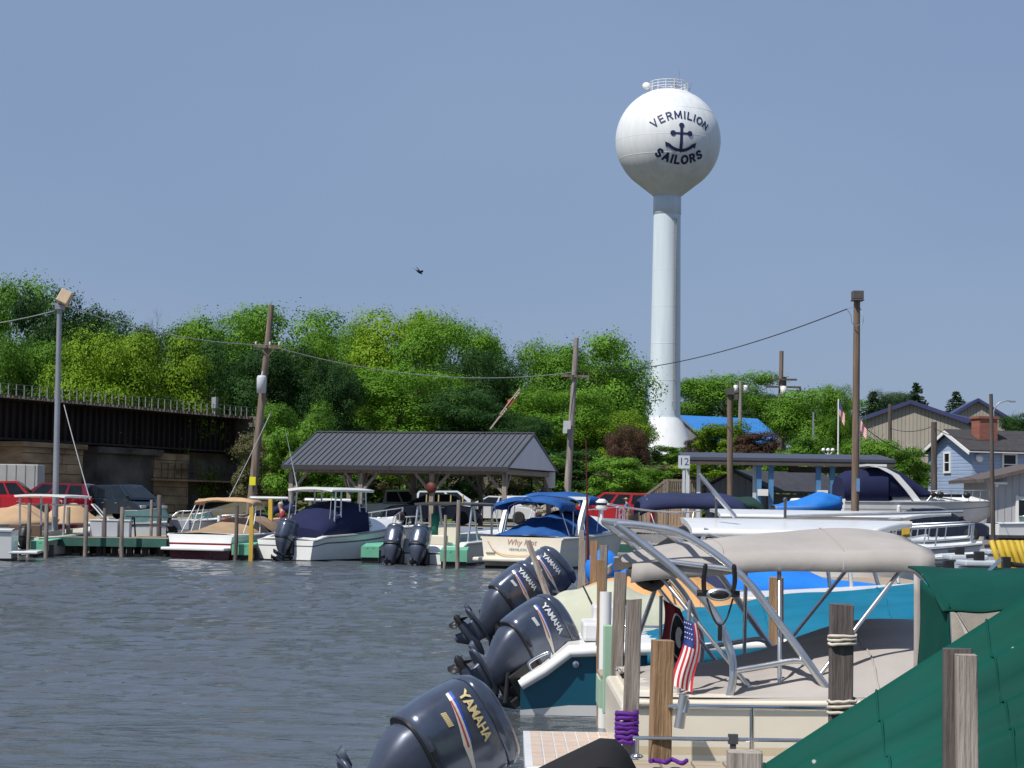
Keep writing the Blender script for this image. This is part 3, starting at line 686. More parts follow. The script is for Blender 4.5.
# beige metal buildings
beige = siding('beige_metal_siding', (.34,.31,.255), 2.6, 'y', .55, .8); purp = mat('blue_purple_metal_roof', (.040,.048,.125), .45, .1, .5)
for (pl, pr, ap, ytop, yev, d, lab, nm) in [(866,964,918,402,421,200,'large beige metal building with blue roof behind the blue house','metal_building'),(945,1012,962,400,421,245,'second beige metal building farther back with blue roof','metal_building')]:
    xr = X(pr,d,420); xl = X(pl,d,420); wd = xr-xl; zg = ground_z(xr,d)-1
    t = thing(nm, lab, 'building', (xr, d, zg), R(72) if d<220 else R(84), 'beige metal buildings')
    # local x runs away from the camera, gable wall at x=0 facing us, local y runs to the left
    gable_house(t, 22 if d < 220 else 14, wd*(1.06 if d<220 else 1.0), Z(pr,yev,d)-zg, Z(ap,ytop,d)-zg, beige, purp, .5, -.5, purp, .25)
    if d < 220:
        e = Z(pr,yev,d)-zg
        b = MB(); b.loft([[(2.0,-.45,e+.1),(2.0,-.45,e+.35),(4.5,3.9,e+1.45),(4.5,3.9,e+1.2)],[(9.0,-1.6,e+.1),(9.0,-1.6,e+.35),(9.0,3.9,e+1.6),(9.0,3.9,e+1.3)]],0,True,False); b.build('roof_wing', purp, t)
        b = MB(); b.box((-.15,5.3,2.8),(.25,.5,.4)); b.build('wall_lamp', white, t)
# blue roofed building behind the tower
bluer = siding('bright_blue_metal_roof', (.035,.19,.50), 2.0, 'x', .4, .5); greyw = siding('grey_gable_siding', (.20,.20,.205), 2.5, 'xy', .7)
p = P(708, 440, 300); zg = ground_z(p.x,300)-.5
t = thing('blue_roof_building', 'grey building with a bright blue metal roof right of the tower base', 'building', (p.x,300,zg), R(30))
gable_house(t, 14.0, 14.0, p.z-zg, Z(682,417,307)-zg, greyw, bluer, .5, -1, greyw, .2)
window(t, (10.6,0,p.z-zg-1.3), 1.2, 1.6, 'y'); window(t, (12.7,0,p.z-zg-1.3), 1.2, 1.6, 'y')
# ------------------------------------------------------------------ picnic shelter
def shelter():
    d = 89.; p = P(505, 465, d); zg = 1.0
    th = R(17); t = thing('picnic_shelter', 'open timber shelter with dark grey standing seam metal roof', 'shelter', (p.x, d, zg), math.pi-th)
    # local x runs left along the ridge (and away), local y runs towards the camera
    l = 10.25; wd = 7.2; ev = p.z-zg; rg = Z(525,435,91.5)-zg; hh = wd/2
    # rotate by pi-th: local +x -> (-cos, +sin); local +y -> (-sin.., -cos): near edge is y=0, far edge is y=-wd
    seam = mat('dark_grey_roof_metal', (.10,.105,.12), .45, .1, .5, metal=.2)
    b = MB(); o = .15; sl = (rg-ev)/hh
    for ya, yb in ((.45,-hh),(-wd-.45,-hh)):
        za = ev-sl*.45; b.loft([[(x,ya,za),(x,yb,rg),(x,yb,rg+.10),(x,ya,za+.10)] for x in (-.3,l+.3)],0,True,False)
    roof = b.build('roof', seam, t)
    b = MB(); n = 38
    for k in range(n+1):
        x = -.28+(l+.56)*k/n
        b.bar((x,.45,ev-sl*.45+.125),(x,-hh,rg+.125),.035,.05)
    b.bar((-.3,-hh,rg+.14),(l+.3,-hh,rg+.14),.25,.06)
    b.build('roof_seam', mat('dark_grey_seam_metal', (.09,.095,.11), .4, .1, .5, metal=.2), roof)
    gp = mat('grey_gable_panel', (.56,.57,.62), .6, .06, 1)
    for x in (-.22, l+.22): b = MB(); b.loft([[(x-.04,.3,ev-.12),(x-.04,-hh,rg-.04),(x-.04,-wd-.3,ev-.12)],[(x+.04,.3,ev-.12),(x+.04,-hh,rg-.04),(x+.04,-wd-.3,ev-.12)]],0,True,False); b.build('gable_panel', gp, t)
    b = MB(); b.box((l/2,.47,ev-sl*.45-.02),(l+.64,.05,.2)); b.box((l/2,-wd-.47,ev-sl*.45-.02),(l+.64,.05,.2)); b.build('fascia', mat('dark_fascia', (.035,.037,.042),.5,.1,1), t)
    pw = wood('shelter_timber', (.17,.145,.12), (.38,.33,.27)); 
    b = MB(); b.box((l/2,0,ev-.3),(l,.12,.25)); b.box((l/2,-wd,ev-.3),(l,.12,.25))
    for k in range(4): b.box((l*k/3,-hh,ev-.3),(.12,wd,.22))
    b.build('beam', pw, t)
    for k in range(4):
        for y in (0,-wd):
            x = l*k/3; b = MB(); b.box((x,y,(ev-.42)/2-.1),(.2,.2,ev-.42+.2))
            for s in (-1,1):
                if 0 <= x+s*.1 <= l: b.bar((x+s*.06,y,ev-1.25),(x+s*.8,y,ev-.42),.1,.12)
            b.bar((x,y+(-.06 if y==0 else .06),ev-1.25),(x,y+(-.8 if y==0 else .8),ev-.42),.1,.12)
            b.build('post', pw, t)
    b = MB(); b.lathe([(.02,0),(.25,0),(.25,.05),(.02,.06)], 20, (l/3,.14,ev-1.05), rot=Euler((R(-90),0,0)).to_matrix()); b.build('round_plaque', mat('dark_red_paint',(.10,.02,.015),.6,.2,4), t)
    b = MB(); b.box((-.1,-wd+.2,ev-.55),(.5,.05,.75)); b.build('notice_board', white, t)
shelter()
# ------------------------------------------------------------------ boat lift canopy with flat dark roof
def lift_canopy():
    d = 98.; xl = X(684,d,460); xr = X(893,d,460); zf = Z(790,461,d); zg = .9
    t = thing('boat_lift_canopy', 'long flat dark roofed boat lift canopy on blue steel columns', 'canopy', (xl,d,zg), R(-3))
    l = xr-xl; h = zf-zg
    b = MB(); b.loft([[(x,-.2,h-.02),(x,5.5,h+.38),(x,5.5,h+.5),(x,-.2,h+.12)] for x in (-.1,l)],0,True,False); b.build('roof', mat('dark_blue_grey_roof',(.055,.06,.085),.5,.15,.6), t)
    b = MB(); b.box((l/2,-.1,h-.13),(l,.12,.22)); b.box((l*.75,3.5,h-.35),(l*.45,.2,.3)); b.build('beam', mat('brown_beam',(.075,.06,.055),.8,.2,2), t)
    bc = mat('blue_column_paint',(.07,.19,.36),.5,.2,1.5); 
    for px_ in (759,771,818,832):
        b = MB(); x = X(px_,d,480)-xl; b.box((x,.3,h/2-.4),(.24,.24,h+.3)); b.box((x,.3,h-.22),(.4,.4,.14)); b.build('column', bc, t)
    for px_ in (688,699,755):
        b = MB(); x = X(px_,d,480)-xl; b.box((x,.6,h/2-.4),(.18,.18,h+.3)); b.build('column', mat('pale_column_paint',(.5,.55,.58),.5,.1,1.5), t)
    for px_ in (762,821):
        b = MB(); x = X(px_,d,480)-xl; b.box((x+.02,-.05,h*.55),(.5,.35,.32)); b.build('lift_motor', offwhite, t)
    b = MB(); x = X(770,d,480)-xl; b.box((x+1.0,-.25,.75),(2.4,.2,.12)); b.box((x-.1,-.25,.3),(.12,.2,1.0)); b.box((x+2.0,-.25,.3),(.12,.2,1.0)); b.build('lift_bunk', white, t)
    b = MB(); x = X(797,d,480)-xl; b.lathe([(.05,-.5),(.3,-.48),(.42,-.2),(.42,.3),(.3,.5),(.05,.52)], 16, (x,.2,1.15)); b.build('tank', offwhite, t)
    # sign with slip number
    s = thing('slip_sign', 'small white square sign with number 12 at the canopy end', 'sign', P(684,462,80.5))
    b = MB(); b.box((0,0,0),(.46,.04,.52)); b.box((.0,.06,-.95),(.10,.08,2.0)); b.build('panel', mat('dull_sign_white',(.55,.58,.6),.6,.1,3), s)
    vs_, fs_ = text_mesh('12', .42); b = MB(); b.add([(x_,-.025,y_) for x_,y_,_ in vs_], fs_); b.build('lettering', mat('navy_sign_paint',(.04,.09,.22),.5,.1,2), s)
lift_canopy()
# grey roofed boathouse behind the canopy
p = P(706, 500, 108); t = thing('boathouse', 'grey sided boathouse with dark roof seen under the canopy', 'building', (p.x,104,1.2), R(-8))
b = MB(); zt = Z(733,472,104)-1.2; ze = Z(760,487,104)-1.2; x2 = X(765,104)-p.x; xm = X(733,104)-p.x; xe = X(838,108)-p.x
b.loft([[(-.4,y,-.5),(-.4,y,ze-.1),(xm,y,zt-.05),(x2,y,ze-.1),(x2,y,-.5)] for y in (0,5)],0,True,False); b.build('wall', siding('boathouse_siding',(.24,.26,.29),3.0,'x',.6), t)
b = MB(); b.loft([[(-.8,y,ze-.25),(xm,y,zt),(xm,y,zt+.12),(-.8,y,ze-.13)] for y in (-.3,5)],0,True,False)
b.loft([[(xm,-.3,zt),(x2+.3,-.3,ze-.3),(x2+.3,-.3,ze-.18),(xm,-.3,zt+.12)],[(xe*.8,6,zt),(xe+.3,6,ze-.3),(xe+.3,6,ze-.18),(xe*.8,6,zt+.12)]],0,True,False)
b.build('roof', mat('dark_blue_shingles',(.05,.052,.062),.8,.2,2,.2,8), t)
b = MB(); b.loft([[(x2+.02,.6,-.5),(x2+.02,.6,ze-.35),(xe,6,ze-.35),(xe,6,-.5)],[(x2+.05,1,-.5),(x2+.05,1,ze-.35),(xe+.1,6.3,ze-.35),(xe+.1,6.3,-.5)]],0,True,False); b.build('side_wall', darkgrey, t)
# wooden ramp
def ramp():
    d = 100.; p = P(640,503,d); t = thing('wooden_ramp', 'weathered wooden ramp with picket railing and tan plank skirt', 'ramp', (p.x,d,1.0))
    wd_ = wood('ramp_wood',(.16,.13,.10),(.31,.26,.21)); f = lambda px,py: Vector((X(px,d,py)-p.x,0,Z(px,py,d)-1.0))
    A = f(640,500); Bp = f(667,480); C = f(701,481); top = 0
    b = MB(); lo = Vector((0,0,-.55))
    b.loft([[A+lo,Bp+lo,C+lo,C+lo+Vector((0,0,-.12)),Bp+lo+Vector((0,0,-.12)),A+lo+Vector((0,0,-.12))],[q+Vector((0,1.5,0)) for q in [A+lo,Bp+lo,C+lo,C+lo+Vector((0,0,-.12)),Bp+lo+Vector((0,0,-.12)),A+lo+Vector((0,0,-.12))]]],0,True,False); b.build('walkway', wd_, t)
    b = MB()
    for yy in (-.04,1.54):
        o = Vector((0,yy,0)); b.bar(A+o,Bp+o,.1,.06); b.bar(Bp+o,C+o,.06,.1)
        for u,v,n in ((A,Bp,14),(Bp,C,16)):
            for k in range(n+1):
                q = u.lerp(v,k/n)+o; b.box((q.x,q.y,q.z-.3),(.04,.04,.62))
        for q in (A,Bp,C): b.box((q.x,yy,q.z/2-.3),(.12,.12,q.z+.7))
    b.build('railing', wd_, t)
    b = MB(); g = random.Random(4)
    x0 = A.x; x1 = C.x
    n = 18
    for k in range(n):
        xa = x0+(x1-x0)*k/n; zt = min(Bp.z, A.z+(xa-A.x)*(Bp.z-A.z)/(Bp.x-A.x))-.72
        zt = max(.35, min(zt, .95)); b.box((xa+(x1-x0)/n/2,-.01-g.uniform(0,.02),zt/2-.2),((x1-x0)/n-.02,.05,zt+.4))
    b.build('skirt', mat('tan_planks',(.36,.25,.17),.85,.2,3,stretch=(3,1,.3)), t)
ramp()
# ------------------------------------------------------------------ poles, lamps and wires
steel = mat('galvanised_pole', (.33,.34,.36), .42, .15, .8, metal=.5); pole_w = wood('utility_pole_wood',(.13,.095,.07),(.27,.21,.165),3); pole_b = wood('brown_pole_wood',(.12,.080,.055),(.23,.165,.12),3); pole_d = wood('dark_pole_wood',(.06,.05,.045),(.14,.115,.10),3)
def pole(name, label, cat, px0, py0, px1, py1, d, r0_, r1_, m, group=None, foot=None):
    a = P(px1,py1,d); z0 = foot if foot is not None else ground_z(a.x,d)-.3; t_ = P(px0,py0,d)
    t = thing(name, label, cat, (a.x,d,z0), 0, group)
    k = (t_.x-a.x)/(t_.z-a.z); top = Vector(((t_.x-a.x),0,t_.z-z0)); bot = Vector((-(a.z-z0)*k,0,0))
    b = MB(); b.tube([bot,bot.lerp(top,.5),top],[r0_,(r0_+r1_)/2,r1_],12); b.build('pole', m, t)
    t['_top'] = top[:]
    return t, top, bot
def loc(t, p): return Vector(p)-t.location
GP = 'utility poles'; GL = 'floodlight poles'
t, top, bot = pole('light_pole','tall steel light pole with tilted tan floodlight at the left','light pole',59.5,304,55,520,72,.115,.085,steel,GL,.5)
b = MB(); b.box((.2,-.1,.22),(.42,.4,.5),Euler((R(-15),R(25),0)).to_matrix()); b.xf(Matrix.Translation(top)); b.build('floodlight', mat('tan_lamp_housing',(.50,.38,.25),.5,.1,3), t, .03)
b = MB(); b.box((0,0,0),(.6,.08,.06)); b.box((.02,-.02,-.12),(.3,.3,.16)); b.xf(Matrix.Translation(top)); b.build('bracket', steel, t)
LEFTTOP = Vector(t.location)+top
t, top, bot = pole('utility_pole','leaning wooden utility pole with crossarm, transformer and yellow sign','utility pole',271.5,305,251,505,86,.20,.12,pole_w,GP)
ca = loc(t,P(267.5,346.5,85.8)); b = MB(); b.bar(ca+Vector((-.6,0,.03)),ca+Vector((.6,0,-.03)),.12,.14); b.bar(ca+Vector((-.35,.0,0)),ca+Vector((0.05,.0,-.45)),.04); b.bar(ca+Vector((.4,0,0)),ca+Vector((-.02,0,-.45)),.04); b.build('crossarm', pole_w, t)
for q in (-.5,.1,.5): b = MB(); b.lathe([(.03,0),(.05,.03),(.03,.06),(.05,.09),(.02,.14)],10,ca+Vector((q,0,.07))); b.build('insulator', offwhite, t)
tr = loc(t,P(261.5,384,85.6)); b = MB(); b.lathe([(.02,-.4),(.2,-.38),(.21,.28),(.17,.36),(.02,.38)],16,tr); b.tube([tr+Vector((0,0,.36)),tr+Vector((.05,0,.55))],.04,6); b.build('transformer', mat('pale_grey_transformer',(.5,.52,.54),.45,.1,2), t)
sg = loc(t,P(252.5,481,85.7)); b = MB(); b.box(sg,(.26,.03,.36)); b.build('yellow_sign', mat('yellow_sign_paint',(.75,.72,.02),.5,.05,2), t)
PA = P(267.5,345,85.8)
for (a0, e0, lab) in [((268,350),(249,490),'guy wire from the leaning utility pole down to the right'),]: pass
t, top, bot = pole('utility_pole','grey wooden utility pole with small crossarm behind the blue canvas cruiser','utility pole',576.5,338,566.5,505,96,.19,.12,wood('grey_pole_wood',(.22,.19,.17),(.38,.34,.31),3),GP)
ca = loc(t,P(574.5,376,95.8)); b = MB(); b.bar(ca+Vector((-.6,0,.02)),ca+Vector((.7,0,-.02)),.09,.12); b.build('crossarm', pole_w, t)
b = MB(); q = loc(t,P(567,425,95.6)); b.box(q,(.35,.3,.4)); b.box(q+Vector((-.1,-.1,-.3)),(.2,.2,.2)); b.build('meter_box', mat('pale_grey_box',(.45,.46,.47),.5,.1,2), t)
PB = P(575,372,95.8)
t, top, bot = pole('light_pole','brown wooden light pole with boxy floodlight against the sky at right','light pole',857,298,855,512,62,.13,.10,pole_b,GL,-.5)
b = MB(); b.box(top+Vector((0,-.08,.08)),(.34,.36,.26)); b.box(top+Vector((0,-.08,-.08)),(.37,.39,.05)); b.build('floodlight', mat('dark_lamp_housing',(.09,.08,.075),.5,.15,3), t, .02)
b = MB(); b.box(top+Vector((0,0,-.13)),(.12,.12,.22)); c0 = loc(t,P(847,309,61.8)); c1 = loc(t,P(855,326,61.8)); b.tube(curve([c0,c0+Vector((.12,0,-.2)),c0+Vector((.15,0,-.4)),c1],6),.012,5); b.tube(curve([c1,c1+Vector((.22,0,.08)),c1+Vector((.25,0,.3)),top+Vector((.05,0,-.2))],6),.01,5); b.tube([c0,top+Vector((0,0,-.25))],.008,4); b.build('bracket', steel, t)
b = MB(); b.box(loc(t,P(858,485,61.85)),(.1,.06,.4)); b.build('blue_tag', mat('blue_tag_paint',(.12,.25,.42),.6,.2,3), t)
PC = P(847,309,61.8)
t, top, bot = pole('light_pole','slim brown light pole with box lamp rising through the flat dark roof','light pole',730,394,730,505,78,.13,.11,pole_b,GL,-.5)
b = MB(); b.box(top+Vector((0,-.05,.1)),(.3,.32,.26)); b.box(top+Vector((.22,-.1,-.12)),(.14,.18,.2)); b.build('floodlight', mat('dark_lamp_housing',(0,0,0)), t)
t, top, bot = pole('utility_pole','tall double utility pole with crossarms right of the blue roof','utility pole',781.5,351,779.5,460,172,.26,.18,pole_w,GP)
b = MB()
for py,wd in ((379.5,1.15),(387,1.5)): q = loc(t,P(783.5,py,171.7)); b.bar(q+Vector((-wd,0,.0)),q+Vector((wd,0,0)),.14,.16)
b.build('crossarm', pole_d, t)
b = MB(); a_ = loc(t,P(784.7,377,172.6)); c_ = loc(t,P(783.5,460,172.6)); b.tube([c_,a_],[.2,.16],8); b.build('second_pole', pole_w, t)
b = MB(); q = loc(t,P(783.4,391,171.4)); b.lathe([(.02,-.5),(.26,-.48),(.26,.4),(.02,.45)],12,q); b.build('transformer', offwhite, t)
PD = P(783,387,171.7)
t, top, bot = pole('utility_pole','distant utility pole with long crossarm right of the double pole','utility pole',800,388,800,440,262,.24,.18,pole_d,GP)
b = MB(); q = loc(t,P(800,391,261.5)); b.bar(q+Vector((-1.6,0,.05)),q+Vector((1.5,0,-.1)),.16,.2)
for k in (-1.1,-.4,.7,1.3): b.box(q+Vector((k,0,-.2)),(.25,.25,.3))
b.build('crossarm', pole_d, t); PE = P(800,390,261.5)
t, top, bot = pole('utility_pole','pale utility pole with two transformers above the blue roof','utility pole',740.5,381,740,440,225,.24,.18,wood('grey_pole_wood',(0,0,0),(0,0,0)),GP)
for q in (-.55,.55): b = MB(); b.lathe([(.02,-.45),(.24,-.43),(.24,.4),(.02,.45)],12,top+Vector((q,-.2,-.9))); b.build('transformer', offwhite, t)
pole('pole','thin wooden pole standing against the beige building front','pole',890,404,890,470,118,.13,.11,pole_d,GP)
pole('pole','short dark wooden pole left of the blue house gable','pole',934,422,934,485,105,.18,.15,pole_d,GP)
t, top, bot = pole('pole','tall dark pole in front of the blue house','pole',991,394,993,528,76,.09,.07,pole_d,GP,-.5)
t, top, bot = pole('street_lamp','grey street lamp with curved arm beyond the blue house roof','street lamp',993.5,412,994,440,130,.1,.07,steel)
b = MB(); b.tube(curve([top,top+Vector((.25,0,.5)),top+Vector((.8,0,.75)),top+Vector((1.15,0,.72))],6),.045,6); b.box(top+Vector((1.25,0,.7)),(.35,.2,.1)); b.build('lamp_arm', steel, t)
t, top, bot = pole('pole','thin grey pole between the light green tree and blue columns','pole',813.5,412,813,460,132,.08,.06,steel)
t, top, bot = pole('flagpole','white flagpole with a small drooping flag before the light green tree','flagpole',838.5,399,838,470,140,.07,.05,trimw)
redm = mat('flag_red',(.50,.025,.035),.75,.08,4); whm = mat('flag_white',(.75,.74,.72),.75,.05,4); blm = mat('flag_blue',(.03,.05,.22),.75,.1,4)
def us_flag(t, org, wv, hv, n=13, fold=.06, seed=1, canton=True, depthv=Vector((0,1,0))):
    """drooping striped flag: hoist along hv (down), fly along wv"""
    b = MB(); nu = 16; nv = 13
    def f(u, v):
        return Vector(org)+Vector(wv)*u*(1-.1*math.sin(3*u+seed))+Vector(hv)*v+depthv*(fold*math.sin(9*u+2*v+seed)*(.3+u))
    vs = [f(i/nu,j/nv) for i in range(nu+1) for j in range(nv+1)]
    for i in range(nu):
        for j in range(nv):
            q = [i*(nv+1)+j,(i+1)*(nv+1)+j,(i+1)*(nv+1)+j+1,i*(nv+1)+j+1]
            mi = 2 if (canton and i < nu*.42 and j < 7) else (0 if j%2 == 0 else 1)
            b.add([vs[k] for k in q],[(0,1,2,3)],mi,True)
    return b, f
b, f = us_flag(t, top+Vector((.05,0,-.1)), (.35,0,-.85), (.0,0,-1.0), fold=.1); b.build('flag', [redm,whm,blm], t)
t2 = thing('flag','small red and white flag hanging beside the tall brown light pole','flag',P(860,425,100))
b, f = us_flag(t2,(0,0,.35),(.3,0,-.5),(0,0,-.6),fold=.06,canton=False); b.build('flag_cloth',[redm,whm],t2); b = MB(); b.tube([(0,0,-3.5),(0,0,.45)],.02,6); b.build('staff',steel,t2)
t = thing('cluster_lamp','small white cluster of globe lamps by the flagpole base','lamp',P(828,456,128))
b = MB(); b.tube([(0,0,-2),(0,0,.25)],.05,6)
for q in (-.3,0,.3): b.ball((q,0,.38),.13,(1,1,1),10); b.tube([(0,0,0),(q,0,.28)],.03,5)
b.build('lamp_body', white, t)
wirem = mat('black_wire',(.02,.02,.02),.6,.2,3); wireg = mat('grey_wire',(.28,.29,.30),.6,.2,3)
def wire(a, e, sag, r, label, m=wirem, name='overhead_wire', n=28, cat='wire', group='overhead wires'):
    a = Vector(a); e = Vector(e); pts = [a.lerp(e,k/n)-Vector((0,0,sag*4*(k/n)*(1-k/n))) for k in range(n+1)]
    b = MB(); b.tube(pts, r, 5); tag(b.build(name, m), label, cat, group)
wire(PC, PB, .55, .018, 'black cable from the brown light pole to the grey utility pole')
wire(PB, PA, .75, .019, 'sagging cable from the grey pole to the leaning pole, above the shelter', wireg)
wire(PA, LEFTTOP, .35, .018, 'cable between the leaning pole and the steel light pole', wireg)
wire(LEFTTOP+Vector((0,0,-.2)), P(-90,330,76), .2, .017, 'cable running left from the steel light pole out of view', wireg)
wire(P(64,405,86), P(90,500,80), .05, .022, 'thin slanted guy wire below the bridge, right of the steel pole', wireg, 'guy_wire')
wire(P(272,410,86), P(228,500,82), .05, .02, 'thin slanted guy wire beside the leaning utility pole', wireg, 'guy_wire')
wire(PD+Vector((-1.2,0,0)), P(742,385,225), .5, .03, 'distant line from the double pole to the pole over the blue roof')
wire(PD+Vector((1.2,0,0)), PE, .6, .03, 'distant line from the double pole to the far crossarm pole')
wire(P(862,425,100), P(938,456,110), .5, .022, 'service cable sloping across the beige building to the blue house')
wire(P(890,428,118), P(933,426,105), .25, .018, 'thin cable between the two poles before the beige building')
wire(P(934,428,105), P(991,440,76), .2, .018, 'thin cable from the short dark pole to the tall dark pole')
# lattice boom among the trees
a = P(500,416,130); e = P(520,390,130); t = thing('crane_boom','pale lattice boom with orange section poking out of the trees','crane boom',a); v = e-a
b = MB()
for o in (Vector((0,-.15,.1)),Vector((0,.15,.1)),Vector((0,0,-.12))): b.tube([o,o+v],.035,5)
for k in range(10):
    q = v*(k/10); q2 = v*((k+1)/10); b.tube([q+Vector((0,-.15,.1)),q2+Vector((0,0,-.12))],.02,4); b.tube([q+Vector((0,0,-.12)),q2+Vector((0,.15,.1))],.02,4)
b.bar(v*-.5+Vector((0,0,0)), Vector((0,0,0)), .10,.10); b.build('boom', mat('pale_boom_paint',(.45,.36,.30),.6,.15,2), t)
b = MB(); b.bar(v*.35,v*.68,.24,.24); b.box(v*.5+Vector((0,0,.1)),(.3,.22,.25)); b.build('orange_section', mat('orange_paint',(.55,.13,.07),.5,.1,2), t)
# bird
t = thing('bird','small dark bird flying in the open sky above the shelter','bird',P(419,272,60)); b = MB()
b.loft([[(x,.03*r_*math.cos(a)*1.0,.028*r_*math.sin(a)) for a in [6.283*k/8 for k in range(8)]] for x,r_ in ((-.14,.1),(-.08,.7),(0,1.2),(.07,.9),(.11,.6),(.14,.1))])
for s in (-1,1): b.loft([[(.05,s*.02,.01),(-.05,s*.02,.01),(-.05,s*.02,.0),(.05,s*.02,.0)],[(.06,s*.12,.06),(-.03,s*.12,.06),(-.03,s*.12,.055),(.06,s*.12,.055)],[(-.03,s*.27,.10),(-.06,s*.27,.10),(-.06,s*.27,.098),(-.03,s*.27,.098)]])
b.loft([[(-.1,-.01,.0),(-.1,.01,.0),(-.1,.01,.01),(-.1,-.01,.01)],[(-.22,-.05,.0),(-.22,.05,.0),(-.22,.05,.006),(-.22,-.05,.006)]])
b.xf(Euler((R(20),R(25),R(35))).to_matrix().to_4x4()); b.build('body', mat('dark_feathers',(.015,.017,.022),.7,.2,6), t)
# ------------------------------------------------------------------ boat kit (local: +x bow, +y port, z=0 waterline)
class Boat:
    def __init__(s, name, label, loc, rz, L, B, fs, fb, group=None, cat='boat', draft=.35, rake=.12):
        s.t = thing(name, label, cat, loc, rz, group); s.L=L; s.B=B; s.fs=fs; s.fb=fb; s.draft=draft; s.rake=rake*L
    flare = .90
    def hb(s, t): return max(.012, s.B/2*(1-.07*(1-t)**2)*(1-max(0,(t-.38)/.62)**2.5))
    def sz(s, t): return s.fs+(s.fb-s.fs)*t**1.7
    def pt(s, t, f, side):
        """f: -1 keel .. 0 chine .. 1 sheer"""
        hb = s.hb(t); sz = s.sz(t); k = max(0,(t-.5)/.5)
        cz = .0+sz*.5*k**2; kz = -s.draft+(s.draft+sz*.42)*max(0,(t-.55)/.45)**2.2
        cb = hb*(s.flare-.35*k**1.5)
        if f < 0: y = cb*(1+f); z = cz+(kz-cz)*(-f)
        else: y = cb+(hb-cb)*f**(1+.6*k); z = cz+(sz-cz)*f
        lv = (z+s.draft)/(sz+s.draft)
        return Vector((s.L*t-(1-lv)*s.rake*t**3, side*y, z))
    def hull(s, bands, mats, deck, cockpit=None, rub=None, fdepth=.5, rubr=.028, sd=.2, transom_m=None):
        """bands: list of (f_start, mat index) ascending from -1"""
        fl = sorted(set([-1,-.5,0,.25,.5,.75,1]+[b_[0] for b_ in bands])); ts = [i/26 for i in range(27)]
        def mi(f):
            r = 0
            for a, m_ in bands:
                if f >= a-1e-6: r = m_
            return r
        b = MB()
        for side in (1,-1):
            for i in range(26):
                for j in range(len(fl)-1):
                    b.add([s.pt(ts[i],fl[j],side),s.pt(ts[i+1],fl[j],side),s.pt(ts[i+1],fl[j+1],side),s.pt(ts[i],fl[j+1],side)],[(0,1,2,3) if side<0 else (3,2,1,0)],mi(fl[j]),True)
        for j in range(len(fl)-1):
            b.add([s.pt(0,fl[j],-1),s.pt(0,fl[j+1],-1),s.pt(0,fl[j+1],1),s.pt(0,fl[j],1)],[(0,1,2,3)],mi(fl[j]) if transom_m is None else (transom_m if fl[j] >= 0 else mi(fl[j])))
        o = b.build('hull', mats, s.t); 
        # weld seams for smooth shading
        import bmesh
        bm = bmesh.new(); bm.from_mesh(o.data); bmesh.ops.remove_doubles(bm, verts=bm.verts, dist=.0005); bmesh.ops.recalc_face_normals(bm, faces=bm.faces); bm.to_mesh(o.data); bm.free()
        o.modifiers.new('es','EDGE_SPLIT').split_angle = R(38)
        # deck
        b = MB(); st = list(ts)
        if cockpit: st = sorted(set(st+[cockpit[0],cockpit[0]+.004,cockpit[1],cockpit[1]+.004]))
        def row(t):
            hb = s.hb(t); z = s.sz(t)+.012; x = s.pt(t,1,1).x; inn = cockpit and cockpit[0] < t <= cockpit[1]
            i1 = max(hb*.3,hb-sd); i2 = max(hb*.28,hb-sd-.03); zf = (s.fs-fdepth) if inn else z+.02
            return [(x,-hb,z),(x,-i1,z+.01),(x,-i2,zf),(x,0,zf+(.0 if inn else .03)),(x,i2,zf),(x,i1,z+.01),(x,hb,z)]
        b.loft([row(t) for t in st],0,False,False,False); b.build('deck', deck, s.t)
        if rub is not None:
            b = MB()
            for side in (1,-1): b.tube([s.pt(t,.97,side)+Vector((0,side*.012,0)) for t in ts],rubr,6)
            b.build('rub_rail', rub, s.t)
        return o
    def cover(s, m, t0, t1, hf, name='mooring_cover', over=.035, drop=.12, wr=.012, pw=2.0, seed=1, nu=36, nv=20, zb=None, inset=0, parent=None, ridge=0, fold=0, seams=()):
        g = random.Random(seed); ph = [g.uniform(0,6.3) for _ in range(6)]; b = MB()
        def f(u, v):
            t = t0+(t1-t0)*u; q = 2*v-1; a = abs(q); hb = s.hb(t)+over-inset; z0 = s.sz(t) if zb is None else zb
            if a > .93: yy = hb; z = z0-drop*(a-.93)/.07
            else:
                k = a/.93; yy = hb*k; z = z0+hf(u)*((1-k**pw) if not ridge else (1-k)**ridge)
            wv = wr*(math.sin(9*u*s.L/3+4*q+ph[0])+math.sin(15*q+6*u+ph[1])+.7*math.sin(23*u+ph[2]-8*q))*(.4+.6*(1-a))
            if fold: z += fold*min(1,6*a)*(math.sin(a*55+2.2*u*s.L/5+ph[3])+.7*math.sin(a*31-3*u+ph[4]))-fold*1.5*math.sin(math.pi*a)
            return (s.pt(min(t,1),1,1).x+wv*.5, math.copysign(yy,q), z+wv)
        b.grid(f, nu, nv); o = b.build(name, m, parent or s.t, solid=.012)
        for us in seams:
            b = MB(); b.tube([Vector(f(us,k/160))+Vector((0,0,.010)) for k in range(161)],.006,5); b.build('seam', m, o)
        return o
    def rails(s, m, t0, t1, h, n=5, r=.014, name='bow_rail', mid=False):
        b = MB()
        for side in (1,-1):
            pts = [s.pt(t0,1,side)+Vector((0,-side*.06,.02))]+[s.pt(t0+(t1-t0)*k/12,1,side)+Vector((0,-side*.06,h*min(1,.35+k/3))) for k in range(1,13)]
            b.tube(pts,r,6)
            if mid: b.tube([p-Vector((0,0,h*.45)) for p in pts[3:]],r*.7,5)
            for k in range(1,n+1):
                q = pts[int(12*k/n)]; b.tube([q,(q.x-.05,q.y,s.sz(t0+(t1-t0)*k/n)+.01)],r*.9,5)
